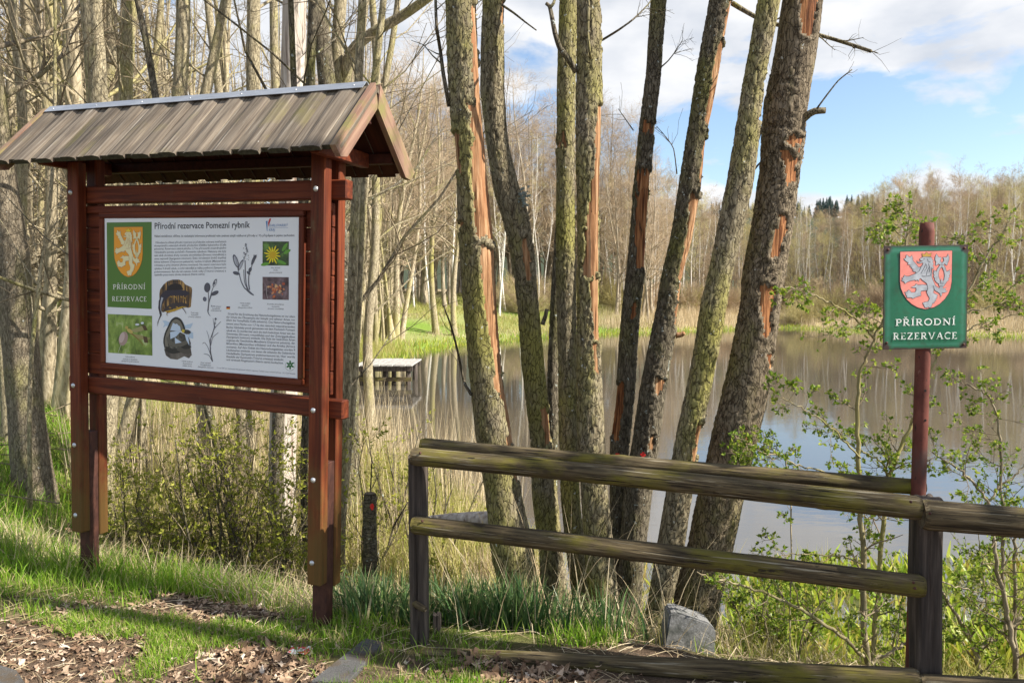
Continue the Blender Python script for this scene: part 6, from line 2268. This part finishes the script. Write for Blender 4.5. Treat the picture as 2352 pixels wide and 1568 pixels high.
# alders standing further along the dam, whose crowns dapple the fence and the board
dam = Kind([tree_proto('alder_tree', 'alder on the dam', 440 + i, 9.0, 0.10, 'bark_near', 'twig', 15, 4, 4, 2.2, (0.6, 1.2), 'alders along the dam beyond the right edge', 0.2, 0.2) for i in range(2)])
for (x, y), sc, lb in (((4.9, 1.85), 1.2, 'alder on the dam next to the right end of the fence'), ((6.6, 1.4), 1.0, 'second alder on the dam, further along from the fence end')):
    dam.put(x, y, sc, label=lb)

# ------------------------------------------------------------------ grasses, reeds and leaves on the ground
def strips(name, pos, h, w, mat, lean=0.35, curl=0.5, segs=3, seed=0, kind='stuff', droop=0.0):
    """blades growing from pos, each a tapering bent strip"""
    r2 = np.random.default_rng(seed)
    N = len(pos)
    h = np.broadcast_to(h, (N,)) * (0.6 + 0.7 * r2.random(N))
    w = np.broadcast_to(w, (N,)) * (0.7 + 0.6 * r2.random(N))
    a = r2.random(N) * 6.283
    b2 = r2.random(N) * 6.283
    side = np.stack([np.cos(a), np.sin(a), 0 * a], -1)
    ld = np.stack([np.cos(b2), np.sin(b2), 0 * a], -1)
    l0 = lean * r2.random(N) ** 1.3
    c0 = curl * r2.random(N) ** 1.5
    t = np.linspace(0, 1, segs + 1)
    rows = []
    for k, tk in enumerate(t):
        out = l0 * tk + c0 * tk * tk
        up = tk * np.sqrt(np.maximum(0.15, 1 - out ** 2 * 0.7)) - droop * c0 * tk ** 3
        p = pos + h[:, None] * (ld * out[:, None] + np.array([0, 0, 1.0]) * up[:, None])
        ww = w * (1 - 0.9 * tk ** 2) / 2
        rows += [p - side * ww[:, None], p + side * ww[:, None]]
    V = np.stack(rows, 1)
    K = 2 * (segs + 1)
    b0 = (np.arange(N) * K)[:, None]
    Q = []
    for k in range(segs):
        Q.append(b0 + np.array([[2 * k, 2 * k + 1, 2 * k + 3, 2 * k + 2]]))
    Q = np.concatenate(Q, 0)
    return tag(link(name, build_mesh(name, V.reshape(-1, 3), [Q], mat)), kind=kind)


def scatter(n, x0, x1, y0, y1, prob, seed, z0=-0.01):
    r2 = np.random.default_rng(seed)
    x = x0 + (x1 - x0) * r2.random(n)
    y = y0 + (y1 - y0) * r2.random(n)
    keep = r2.random(n) < prob(x, y)
    x, y = x[keep], y[keep]
    return np.stack([x, y, ground(x, y) + z0], -1)


def dbank(x, y):
    return poly_dist(BANK, x, y)


def dwat(x, y):
    return poly_dist(WATER, x, y)


def clumpy(x, y, s, seed, lo=0.42, w=0.2):
    return sstep((fbm(x * s + 40, y * s + 40, seed, 3) - lo) / w)


def not_kerb(x, y):
    return np.where(np.hypot((x + 0.62) * 1.0, y - 3.22) > 0.2, 1.0, 0.12)


# turf: short, brightest at the left
P_ = scatter(70000, -4.6, 1.2, 2.75, 5.4, lambda x, y: turf_mask(x, y) * (dbank(x, y) > 0.35) * (0.25 + 0.75 * clumpy(x, y, 2.6, 1)) * (0.06 + 0.94 * sstep((-x - 0.2) / 0.7)), 1)
strips('grass', P_, 0.085, 0.0046, M['grass'], 0.5, 0.6, 3, 1)
# thin tufts coming through the leaf litter
P_ = scatter(60000, -3.4, 0.0, 2.65, 3.6, lambda x, y: (1 - turf_mask(x, y)) * clumpy(x, y, 2.6, 2, 0.44, 0.14) * not_kerb(x, y), 2)
strips('grass', P_, 0.055, 0.0036, M['grass'], 0.6, 0.6, 2, 2)
# knee-high grass along the top of the bank, under and beside the board
P_ = scatter(44000, -6.5, -0.55, 3.75, 5.2, lambda x, y: (dbank(x, y) > 0.2) * sstep((y - 3.85 - 0.10 * np.clip(-x - 1.6, 0, 3)) / 0.25) * (0.3 + 0.7 * clumpy(x, y, 1.8, 3)), 3)
strips('grass', P_, 0.20, 0.0054, M['grass'], 0.55, 0.7, 3, 3, droop=0.3)
# long grass at the left between the trees
P_ = scatter(44000, -9.5, -2.4, 4.6, 12, lambda x, y: (dbank(x, y) > 0.25) * (0.15 + 0.85 * clumpy(x, y, 0.7, 4, 0.4, 0.15)), 4)
strips('grass', P_, 0.19, 0.0072, M['grass'], 0.6, 0.7, 3, 4, droop=0.3)
# broad blue-green blades behind the fence and round the near leg
P_ = scatter(6500, -0.95, 0.72, 3.5, 4.25, lambda x, y: sstep((y - 3.52 + 0.10 * x) / 0.1) * (0.08 + 0.92 * clumpy(x, y, 3.2, 5, 0.45, 0.15)) * np.where(x > 0.1, 0.5, 1.0), 5)
strips('iris_leaves', P_, 0.25, 0.0105, M['iris'], 0.35, 0.55, 4, 5, droop=0.25)
P_ = scatter(450, -0.30, 0.5, 3.36, 3.5, lambda x, y: clumpy(x, y, 3.0, 6, 0.45, 0.15), 6)
strips('grass', P_, 0.12, 0.006, M['grass'], 0.5, 0.6, 3, 6)
# dead straw under the bush and down the bank
P_ = scatter(36000, -3.4, 1.9, 3.6, 6.5, lambda x, y: (dbank(x, y) > -1.2) * (dbank(x, y) < 1.3) * (0.25 + 0.75 * clumpy(x, y, 1.6, 7)) * np.where((x > 0.0), 0.75, 1.0) * (dwat(x, y) > -0.15), 7)
strips('dry_grass', P_, 0.27, 0.0042, M['straw'], 0.9, 0.9, 3, 7, droop=0.5)
# marsh: sedge and last year's reed stalks
P_ = scatter(60000, -6.5, 0.4, 5.0, 16, lambda x, y: (dbank(x, y) < 0.5) * (dwat(x, y) > -0.5) * (0.25 + 0.75 * clumpy(x, y, 0.9, 6)), 8)
strips('sedge', P_, 0.42, 0.0075, M['sedge'], 0.5, 0.6, 2, 8, droop=0.2)
P_ = scatter(6500, -5.6, 0.1, 5.5, 13, lambda x, y: (dbank(x, y) < 0.6) * (dwat(x, y) > -0.9) * clumpy(x, y, 0.8, 3, 0.4, 0.2), 9)
strips('dead_reeds', P_, 1.05, 0.0065, M['straw'], 0.22, 0.2, 4, 9)
P_ = scatter(15000, -7, -3, 14, 34, lambda x, y: (dbank(x, y) < 1.2) * (dwat(x, y) > -0.6), 10)
strips('sedge', P_, 0.5, 0.012, M['sedge'], 0.5, 0.6, 2, 10)
# a few long dead stalks leaning at the fence
P_ = scatter(170, -0.3, 1.2, 3.5, 4.2, lambda x, y: 0.5 + 0 * x, 11)
strips('dry_stalks', P_, 0.62, 0.0042, M['straw'], 0.75, 0.35, 4, 11)
# plants standing in the shallow water at the right
P_ = scatter(13000, 0.85, 7.5, 4.35, 6.7, lambda x, y: (dbank(x, y) < 0.25) * sstep((6.35 + 0.1 * x - y) / 0.8) * (0.12 + 0.88 * clumpy(x, y, 1.5, 2, 0.40, 0.2)) * np.where(x < 1.2, 0.6, 1.0), 12)
P_[:, 2] = np.maximum(P_[:, 2], WZ - 0.06)
strips('water_plants', P_, 0.20, 0.042, M['waterleaf'], 0.55, 0.5, 4, 12, droop=0.1)
P_ = scatter(6500, 0.75, 7.5, 4.25, 6.3, lambda x, y: (dbank(x, y) < 0.4) * (0.2 + 0.8 * clumpy(x, y, 1.8, 4, 0.42, 0.2)), 13)
P_[:, 2] = np.maximum(P_[:, 2], WZ - 0.06)
strips('water_plants', P_, 0.30, 0.0055, M['sedge'], 0.6, 0.5, 3, 13)
P_ = scatter(4200, 0.7, 6, 3.55, 4.6, lambda x, y: (dbank(x, y) > -0.1) * (0.2 + 0.8 * clumpy(x, y, 1.8, 5, 0.40, 0.2)), 14)
strips('grass', P_, 0.17, 0.0055, M['sedge'], 0.7, 0.7, 3, 14)
# far shore: a green edge in the water, pale reeds behind it, meadow grass
P_ = scatter(90000, -8, 75, 28, 78, lambda x, y: (dwat(x, y) > -1.6) * (dwat(x, y) < 0.9), 15)
P_[:, 2] = np.maximum(P_[:, 2], WZ - 0.05)
strips('shore_sedge', P_, 0.30, 0.05, M['waterleaf'], 0.5, 0.5, 1, 15)
P_ = scatter(120000, 4, 80, 38, 82, lambda x, y: (dwat(x, y) > 0.7) * (dwat(x, y) < 9) * (0.3 + 0.7 * clumpy(x, y, 0.25, 6, 0.36, 0.2)), 16)
strips('reed_belt', P_, 0.85, 0.035, M['straw'], 0.3, 0.3, 1, 16)
P_ = scatter(60000, -16, 12, 28, 72, lambda x, y: (dwat(x, y) > 0.4) * (dwat(x, y) < 24) * clumpy(x, y, 0.3, 6, 0.40, 0.15), 17)
strips('meadow_grass', P_, 0.30, 0.035, M['sedge'], 0.5, 0.5, 1, 17)
P_ = scatter(26000, -16, 10, 27, 60, lambda x, y: (dwat(x, y) > 0.2) * (dwat(x, y) < 12) * clumpy(x, y, 0.3, 2, 0.42, 0.15), 18)
strips('meadow_straw', P_, 0.28, 0.03, M['straw'], 0.6, 0.5, 1, 18)


# fallen leaves
def leaf_litter(name, pos, size, mat, seed, flat=0.35):
    r2 = np.random.default_rng(seed)
    N = len(pos)
    k = 10
    ang = np.linspace(0, 2 * math.pi, k, endpoint=False)
    prof = np.array([1.0, 0.50, 0.66, 0.36, 0.50, 0.72, 0.50, 0.36, 0.66, 0.50])
    ux = np.cos(ang) * prof
    uy = np.sin(ang) * prof * 0.95
    s_ = size * (0.45 + 0.8 * r2.random(N))
    jit = 1 + 0.25 * r2.normal(size=(N, k))
    X = ux[None] * jit * s_[:, None]
    Y = uy[None] * jit * s_[:, None]
    c1, c2 = r2.normal(size=(N, 1)) * 9, r2.normal(size=(N, 1)) * 6
    Z = c1 * Y ** 2 * 0.9 + c2 * X ** 2 * 0.5 + 0.15 * s_[:, None] * r2.normal(size=(N, k))
    L = np.stack([X, Y, Z], -1)
    L = np.concatenate([L, np.zeros((N, 1, 3))], 1)
    a = r2.random(N) * 6.283
    tx, ty = r2.normal(size=N) * flat, r2.normal(size=N) * flat
    ca_, sa_ = np.cos(a), np.sin(a)
    Rz = np.zeros((N, 3, 3))
    Rz[:, 0, 0], Rz[:, 0, 1], Rz[:, 1, 0], Rz[:, 1, 1], Rz[:, 2, 2] = ca_, -sa_, sa_, ca_, 1
    Rx = np.zeros((N, 3, 3))
    Rx[:, 0, 0] = 1
    Rx[:, 1, 1], Rx[:, 1, 2], Rx[:, 2, 1], Rx[:, 2, 2] = np.cos(tx), -np.sin(tx), np.sin(tx), np.cos(tx)
    Ry = np.zeros((N, 3, 3))
    Ry[:, 1, 1] = 1
    Ry[:, 0, 0], Ry[:, 0, 2], Ry[:, 2, 0], Ry[:, 2, 2] = np.cos(ty), np.sin(ty), -np.sin(ty), np.cos(ty)
    G = np.einsum('nij,njk,nkl->nil', Ry, Rx, Rz)
    V = np.einsum('nij,nkj->nki', G, L) + pos[:, None, :]
    low = V[:, :, 2].min(1) - pos[:, 2]
    V[:, :, 2] -= low[:, None] - 0.004 - 0.012 * r2.random(N)[:, None]
    b0 = (np.arange(N) * (k + 1))[:, None]
    T = np.concatenate([b0 + np.array([[i, (i + 1) % k, k]]) for i in range(k)], 0)
    return tag(link(name, build_mesh(name, V.reshape(-1, 3), [T], mat)), kind='stuff')


P_ = scatter(17000, -4.0, 2.2, 2.6, 3.95, lambda x, y: np.where(x > -0.4, (y < 3.30 - 0.17 * (x + 0.42)) * 1.0, np.maximum(0.12, (1 - turf_mask(x, y)))) * (0.30 + 0.70 * clumpy(x, y, 1.9, 3, 0.36, 0.2)) * (0.25 + 0.75 * sstep((x + 3.3) / 1.4)) * (0.08 + 0.92 * not_kerb(x, y)), 21)
leaf_litter('fallen_leaves', P_, 0.022, M['litter'], 21, 0.22)
P_ = scatter(1900, -1.3, 1.6, 2.8, 3.6, lambda x, y: (y < 3.30 - 0.17 * (x + 0.42)) * clumpy(x, y, 1.6, 5, 0.40, 0.2) * (0.15 + 0.85 * not_kerb(x, y)), 22)
leaf_litter('fallen_leaves', P_, 0.036, M['litter'], 22, 0.45)
P_ = scatter(9000, -12, 0, 4.2, 14, lambda x, y: (dbank(x, y) > 0.1) * clumpy(x, y, 0.8, 5, 0.42, 0.2), 23)
leaf_litter('fallen_leaves', P_, 0.045, M['litter'], 23, 0.5)
# bits of twig and straw among the leaves
P_ = scatter(2600, -4.0, 1.8, 2.6, 3.9, lambda x, y: 0.7 + 0 * x, 24, 0.006)
r2 = np.random.default_rng(24)
a = r2.random(len(P_)) * 6.283
ln = 0.03 + 0.09 * r2.random(len(P_)) ** 2
d_ = np.stack([np.cos(a), np.sin(a), r2.normal(size=len(P_)) * 0.12], -1) * ln[:, None]
tag(link('twig_litter', Bag().tubes(np.stack([P_ - d_, P_ + d_ * 0.1 + 0.006, P_ + d_], 1), np.full((len(P_), 3), 0.0016), 3).mesh('twig_litter', M['straw'])), kind='stuff')
P_ = scatter(700, -14, -1, 6, 26, lambda x, y: (dbank(x, y) > 0.2) * 1.0, 25, 0.01)
a = r2.random(len(P_)) * 6.283
ln = 0.3 + 1.0 * r2.random(len(P_)) ** 2
d_ = np.stack([np.cos(a), np.sin(a), r2.normal(size=len(P_)) * 0.12], -1) * ln[:, None]
tag(link('fallen_twigs', Bag().tubes(np.stack([P_ - d_, P_ + d_ * 0.1 + 0.05, P_ + d_], 1), np.full((len(P_), 3), 0.006), 4).mesh('fallen_twigs', M['twig'])), kind='stuff')


# ------------------------------------------------------------------ shrubs and saplings coming into leaf
def leaf_mesh(bag, pos, dirs, size, r2, nl=(3, 5), wide=0.5):
    """small fans of young leaves at the given points"""
    n = r2.integers(nl[0], nl[1] + 1, len(pos))
    idx = np.repeat(np.arange(len(pos)), n)
    Mn = len(idx)
    d = dirs[idx] + 0.75 * r2.normal(size=(Mn, 3))
    d /= np.linalg.norm(d, axis=1, keepdims=True)
    q_ = r2.normal(size=(Mn, 3))
    sd = np.cross(d, q_)
    sd /= np.linalg.norm(sd, axis=1, keepdims=True) + 1e-9
    nr = np.cross(sd, d)
    L = (size * (0.5 + 0.8 * r2.random(Mn)))[:, None]
    p = pos[idx]
    V = np.stack([p, p + d * L * 0.45 + sd * L * wide * 0.5 + nr * L * 0.08, p + d * L - nr * L * 0.1, p + d * L * 0.45 - sd * L * wide * 0.5 + nr * L * 0.08, p + d * L * 0.5 - nr * L * 0.02], 1)
    b0 = (np.arange(Mn) * 5)[:, None]
    T = np.concatenate([b0 + np.array([t_]) for t_ in ((0, 1, 4), (1, 2, 4), (2, 3, 4), (3, 0, 4))], 0)
    bag.add(V.reshape(-1, 3), None, T)


def ends(P, frac=(1.0,)):
    K = P.shape[1]
    ps, ds = [], []
    for f_ in frac:
        i = int(round((K - 1) * f_))
        j = max(1, i)
        ps.append(P[:, i])
        dd = P[:, j] - P[:, j - 1]
        ds.append(dd / (np.linalg.norm(dd, axis=1, keepdims=True) + 1e-9))
    return np.concatenate(ps), np.concatenate(ds)


def shrub(label, x, y, h, seed, stems_n=9, spread=0.45, leaf='bushleaf', lsize=0.031, stem_mat='bark_dark', twig_n=(12, 6), name='leafing_shrub', cat='shrub', group=None, lf=(1.0, 0.55)):
    r2 = np.random.default_rng(seed)
    z = gz(x, y)
    base = np.array([x, y, z])
    t = thing(name, label, cat, base, group)
    a = r2.random(stems_n) * 6.283
    d = np.stack([np.cos(a) * spread * (0.3 + 0.7 * r2.random(stems_n)), np.sin(a) * spread * (0.3 + 0.7 * r2.random(stems_n)), np.ones(stems_n)], -1)
    K = 7
    tt = np.linspace(0, 1, K)
    hh = h * (0.6 + 0.45 * r2.random(stems_n))
    P = d[:, None, :] * (tt[None, :, None] * hh[:, None, None])
    P[:, :, :2] += 0.05 * r2.normal(size=(stems_n, 1, 2)) + np.cumsum(0.02 * r2.normal(size=(stems_n, K, 2)), 1)
    P[:, 0, 2] -= 0.08
    Rr = (0.006 + 0.008 * r2.random(stems_n))[:, None] * np.linspace(1, 0.25, K)[None]
    b1, q1 = grow(P, Rr, twig_n[0], h * 0.34, (0.4, 1.1), r2, 0.12, 1, 4, 0.15, 0.5, 0.2, 0.0022)
    b2_, q2 = grow(b1, q1, twig_n[1], h * 0.14, (0.4, 1.1), r2, 0.15, 1, 3, 0.1, 0.6, 0.2, 0.0015)
    link('stems', Bag().tubes(P, Rr, 6).mesh('stems', M[stem_mat], True), t)
    link('twigs', Bag().tubes(b1, q1, 4).tubes(b2_, q2, 3).mesh('twigs', M['twig'], True), t)
    bag = Bag()
    p_, dd = ends(b2_, lf)
    sel = r2.random(len(p_)) < 0.52
    leaf_mesh(bag, p_[sel], dd[sel], lsize, r2, (3, 5), 0.42)
    lo = tag(link('leaves', bag.mesh('leaves', M[leaf]), t), kind='stuff')
    return t


def spot(px, py, Y):
    p_ = at(px, py, Y)
    return p_[0], Y


for i, (px, Y, h, lb, kw) in enumerate((
        (300, 5.3, 0.95, 'low leafing shrub seen below the left end of the lower rail', {'stems_n': 9}),
        (410, 5.2, 1.05, 'leafing shrub below the lower rail, second from the left board post', {'stems_n': 11}),
        (505, 5.0, 1.25, 'densest yellow-green shrub in the middle below the lower rail', {'stems_n': 13, 'twig_n': (11, 6)}),
        (600, 5.1, 1.15, 'leafing shrub below the lower rail right of the densest one', {'stems_n': 12, 'twig_n': (11, 5)}),
        (670, 4.9, 0.95, 'leafing shrub close behind the near front post of the board', {'stems_n': 8}),
        (840, 5.6, 1.25, 'thin open shrub with few leaves right of the board posts', {'stems_n': 6, 'twig_n': (7, 4)}),
        (905, 6.6, 1.15, 'sparse leafing shrub among pale reed stalks near the end of the fence', {'stems_n': 7, 'twig_n': (7, 4)}),
        (1000, 6.2, 0.9, 'thin bare-twigged shrub behind the upper rails at the left end of the fence', {'stems_n': 7, 'lf': (1.0,), 'twig_n': (6, 3)}),
        (980, 5.0, 0.5, 'small shrub in the grass right of the left fence post', {'stems_n': 5, 'twig_n': (6, 3)}),
        (120, 13.0, 1.6, 'yellow-green shrub deep in the wood left of the board', {'stems_n': 10, 'spread': 0.7}),
        (60, 17.0, 1.8, 'faint green shrub farthest back in the wood at the left edge', {'stems_n': 10, 'spread': 0.7}),
        (1790, 4.5, 0.5, 'small leafing shrub at the water right of the clump, behind the ground log', {'stems_n': 7, 'leaf': 'youngleaf'}))):
    x, y = spot(px, 900, Y)
    shrub(lb, x, y, h, 500 + i, **kw)


def sapling(label, stems, seed, leafy=0.8, L=0.36, n=(16, 5), cones=30, lsize=0.0195):
    """slim young tree: stems given as lists of (px, py, Y, radius)"""
    r2 = np.random.default_rng(seed)
    p0 = at(*stems[0][0][:3])
    base = np.array([p0[0], p0[1], min(p0[2], max(gz(p0[0], p0[1]), WZ))])
    t = thing('alder_sapling', label, 'sapling', base)
    sb_, tw, lf_, cn = Bag(), Bag(), Bag(), Bag()
    for si, st in enumerate(stems):
        P = np.array([at(a_, b_, Y_) for a_, b_, Y_, r_ in st])
        Rr = np.array([q_[3] for q_ in st])
        if si == 0 and P[0][2] > base[2] - 0.05:
            P = np.concatenate([[[P[0][0], P[0][1], base[2] - 0.12]], P])
            Rr = np.concatenate([[Rr[0]], Rr])
        tt = np.linspace(0, len(P) - 1, (len(P) - 1) * 5 + 1)
        P = np.stack([np.interp(tt, np.arange(len(P)), P[:, i]) for i in range(3)], -1)
        Rr = np.interp(tt, np.arange(len(Rr)), Rr)
        P = smooth_path(P, 4)
        P[1:-1] += 0.004 * r2.normal(size=P[1:-1].shape)
        sb_.tubes(P, Rr, 9)
        ln = np.sum(np.linalg.norm(np.diff(P, axis=0), axis=1))
        k = max(3, int(n[0] * ln))
        b1, q1 = grow(P[None], Rr[None], k, L, (0.7, 1.25), r2, 0.12 if si == 0 else 0.05, 1, 5, 0.25, 0.4, 0.20, 0.0017, 0.006, 0.35)
        b2_, q2 = grow(b1, q1, n[1], L * 0.30, (0.5, 1.2), r2, 0.15, 1, 3, 0.1, 0.6, 0.25, 0.0013)
        b3, q3 = grow(b2_, q2, 3, 0.022, (0.5, 1.3), r2, 0.2, 1, 2, 0.1, 0.8, 0.2, 0.0012)
        tw.tubes(b1, q1, 5).tubes(b2_, q2, 4).tubes(b3, q3, 3)
        p_, dd = ends(np.concatenate([b3[:, :2]], 0), (1.0,))
        sel = r2.random(len(p_)) < leafy
        leaf_mesh(lf_, p_[sel], dd[sel], lsize * 0.9, r2, (2, 4), 0.6)
        p_, dd = ends(b2_, (1.0,))
        sel = r2.random(len(p_)) < leafy
        leaf_mesh(lf_, p_[sel], dd[sel], lsize * 1.2, r2, (3, 6), 0.6)
        for i in r2.choice(len(p_), min(len(p_), max(1, cones // len(stems))), replace=False):
            c = p_[i] + np.array([0, 0, -0.012])
            s__ = 0.0055
            u_ = np.array([[0, 0, 1.4], [1, 0, 0], [0, 1, 0], [-1, 0, 0], [0, -1, 0], [0, 0, -1.4]]) * s__
            cn.add(u_ + c, None, [[0, 1, 2], [0, 2, 3], [0, 3, 4], [0, 4, 1], [5, 2, 1], [5, 3, 2], [5, 4, 3], [5, 1, 4]])
    link('stem', sb_.mesh('stem', M['bark_wood'], True, base), t)
    link('twigs', tw.mesh('twigs', M['twig'], True, base), t)
    tag(link('leaves', lf_.mesh('leaves', M['youngleaf'], False, base), t), kind='stuff')
    if cones:
        tag(link('cones', cn.mesh('cones', M['cone'], False, base), t), kind='stuff')
    return t


def z6(x, y):
    return x / 2.218 + 1550.4, y / 2.218 + 861.3


def z8(x, y):
    return x / 2.73 + 1665.2, y / 2.73 + 459.4


def st(conv, pts, Y, r0, r1, dY=0.0):
    k = len(pts)
    return [(*conv(*p_), Y + dY * i / (k - 1), r0 + (r1 - r0) * i / (k - 1)) for i, p_ in enumerate(pts)]


sapling('leafing alder sapling with a straight pale stem rising left of the green sign', [
    st(z6, [(985, 1560), (960, 1250), (955, 1000), (955, 750), (935, 400), (930, 150), (938, 0)], 3.75, 0.017, 0.0085) + st(z8, [(880, 990), (935, 870), (992, 757), (1060, 560), (1110, 380), (1140, 240), (1160, 120), (1168, 10)], 3.75, 0.008, 0.004),
    st(z8, [(930, 865), (860, 780), (740, 690), (640, 640), (560, 590), (470, 560), (370, 540)], 3.72, 0.0055, 0.0025, -0.3),
    st(z6, [(960, 1430), (880, 1350), (700, 1230), (600, 1170), (430, 1095), (300, 1060), (180, 1030), (110, 1000)], 3.72, 0.011, 0.0035, -0.1),
    st(z6, [(1000, 1470), (1080, 1410), (1180, 1365), (1260, 1320), (1340, 1250)], 3.76, 0.010, 0.006, 0.15),
    st(z6, [(945, 420), (880, 350), (790, 260), (700, 200), (600, 140), (500, 100)], 3.74, 0.005, 0.002, -0.1),
    st(z6, [(935, 520), (800, 500), (660, 470), (560, 420), (460, 400), (370, 350)], 3.74, 0.005, 0.002, -0.2),
    st(z6, [(950, 720), (1010, 730), (1090, 735), (1200, 740)], 3.78, 0.004, 0.002, 0.1),
    st(z6, [(955, 960), (860, 920), (760, 915), (620, 910), (500, 925)], 3.74, 0.005, 0.002, 0.0),
    st(z8, [(1140, 250), (1070, 190), (980, 150), (880, 155), (770, 190)], 3.74, 0.003, 0.0016, -0.05)], 601, n=(14, 7), L=0.26)
sapling('leafing alder sapling forking behind the sign pole with dark little cones', [
    st(z6, [(1000, 1540), (1020, 1200), (1060, 800), (1080, 560), (1110, 460), (1170, 330), (1240, 170), (1262, 60)], 3.95, 0.014, 0.0075) + st(z8, [(1340, 960), (1420, 800), (1530, 560), (1640, 350), (1750, 190), (1850, 20)], 3.95, 0.007, 0.003),
    st(z6, [(1090, 520), (1050, 440), (980, 400), (900, 360), (820, 280), (760, 240)], 3.94, 0.006, 0.002, -0.05),
    st(z8, [(1500, 710), (1640, 680), (1720, 640), (1830, 630), (1900, 600)], 3.94, 0.004, 0.002),
    st(z8, [(1430, 860), (1540, 800), (1650, 760), (1760, 730), (1890, 700)], 3.94, 0.004, 0.002),
    st(z8, [(1380, 260), (1480, 240), (1600, 215), (1690, 210)], 3.93, 0.003, 0.0015)], 602, n=(14, 7), L=0.24)
sapling('many-stemmed young alder right of the sign post, at the right edge of the photo', [
    st(z6, [(1750, 1600), (1720, 1330), (1680, 1160), (1640, 950), (1620, 800), (1600, 650), (1530, 560), (1440, 470), (1310, 390)], 3.7, 0.014, 0.004),
    st(z6, [(1690, 1340), (1672, 1000), (1668, 700), (1664, 420), (1650, 300), (1640, 190), (1590, 90), (1500, 50), (1440, 30)], 3.75, 0.009, 0.003),
    st(z6, [(1730, 1560), (1735, 1200), (1732, 850), (1745, 780), (1790, 720)], 3.9, 0.011, 0.005),
    st(z6, [(1560, 1560), (1530, 1400), (1470, 1270), (1390, 1160), (1350, 1080)], 3.8, 0.014, 0.006),
    st(z6, [(1540, 1400), (1620, 1340), (1700, 1280), (1790, 1230), (1830, 1240)], 3.8, 0.013, 0.012),
    st(z6, [(1600, 640), (1660, 570), (1730, 510), (1800, 440)], 3.75, 0.006, 0.004),
    st(z6, [(1580, 1250), (1590, 1100), (1560, 950), (1545, 800)], 3.85, 0.005, 0.002),
    st(z6, [(1350, 1050), (1450, 1080), (1560, 1110), (1700, 1120), (1790, 1160)], 3.72, 0.004, 0.003)], 603, n=(14, 7), L=0.30)
sapling('low leafing branch tangle at the foot of the rightmost alder', [
    st(z6, [(520, 1560), (470, 1300), (440, 1200), (470, 1080), (540, 1000), (700, 960)], 4.1, 0.006, 0.002),
    st(z6, [(620, 1560), (640, 1350), (700, 1200), (790, 1120), (860, 1050)], 4.2, 0.006, 0.002),
    st(z6, [(1120, 1560), (1100, 1380), (1150, 1200), (1160, 1050), (1100, 950)], 4.1, 0.006, 0.002)], 604, cones=6, n=(15, 6), L=0.24)
sapling('leafy shoot sprouting beside the rightmost alder trunk above the upper rail', [
    st(z6, [(600, 470), (530, 400), (440, 380), (370, 350), (300, 440)], 3.8, 0.004, 0.002)], 605, cones=0, n=(16, 5), L=0.16)

# ------------------------------------------------------------------ jetty on the far side of the marsh
jz = at(880, 832, 21.0)[2]
jt = thing('jetty', 'small silvery plank jetty on posts over the pond, seen right of the board', 'jetty', (at(880, 832, 21)[0], 21.0, WZ))
jx0, jx1 = at(814, 842, 20)[0], at(948, 842, 20)[0]
nj = 9
for i in range(nj):
    w_ = (jx1 - jx0) / nj
    o = bevel_box('plank', (jx0 + i * w_ + 0.012, 19.9 + random.uniform(-0.06, 0.06), jz - 0.02), (jx0 + (i + 1) * w_ - 0.012, 22.1 + random.uniform(-0.1, 0.1), jz + 0.02 + random.uniform(0, 0.012)), M['jetty'], jt, 0.005, (jt.location.x, 21.0, WZ))
for y_ in (20.15, 21.8):
    bevel_box('beam', (jx0 + 0.02, y_ - 0.06, jz - 0.17), (jx1 - 0.02, y_ + 0.06, jz - 0.022), M['post'], jt, 0.005, (jt.location.x, 21.0, WZ))
bevel_box('brace', (jx0 + 0.02, 20.05, jz - 0.44), (jx1 - 0.05, 20.14, jz - 0.33), M['rail'], jt, 0.005, (jt.location.x, 21.0, WZ))
for x_ in (jx0 + 0.16, (jx0 + jx1) / 2, jx1 - 0.16):
    for y_ in (20.25, 21.7):
        b3 = Bag().tubes(np.array([[x_, y_, WZ - 0.7], [x_ + 0.01, y_, jz - 0.03]]), np.array([0.075, 0.07]), 9, True)
        link('leg', b3.mesh('leg', M['post'], True, (jt.location.x, 21.0, WZ)), jt)
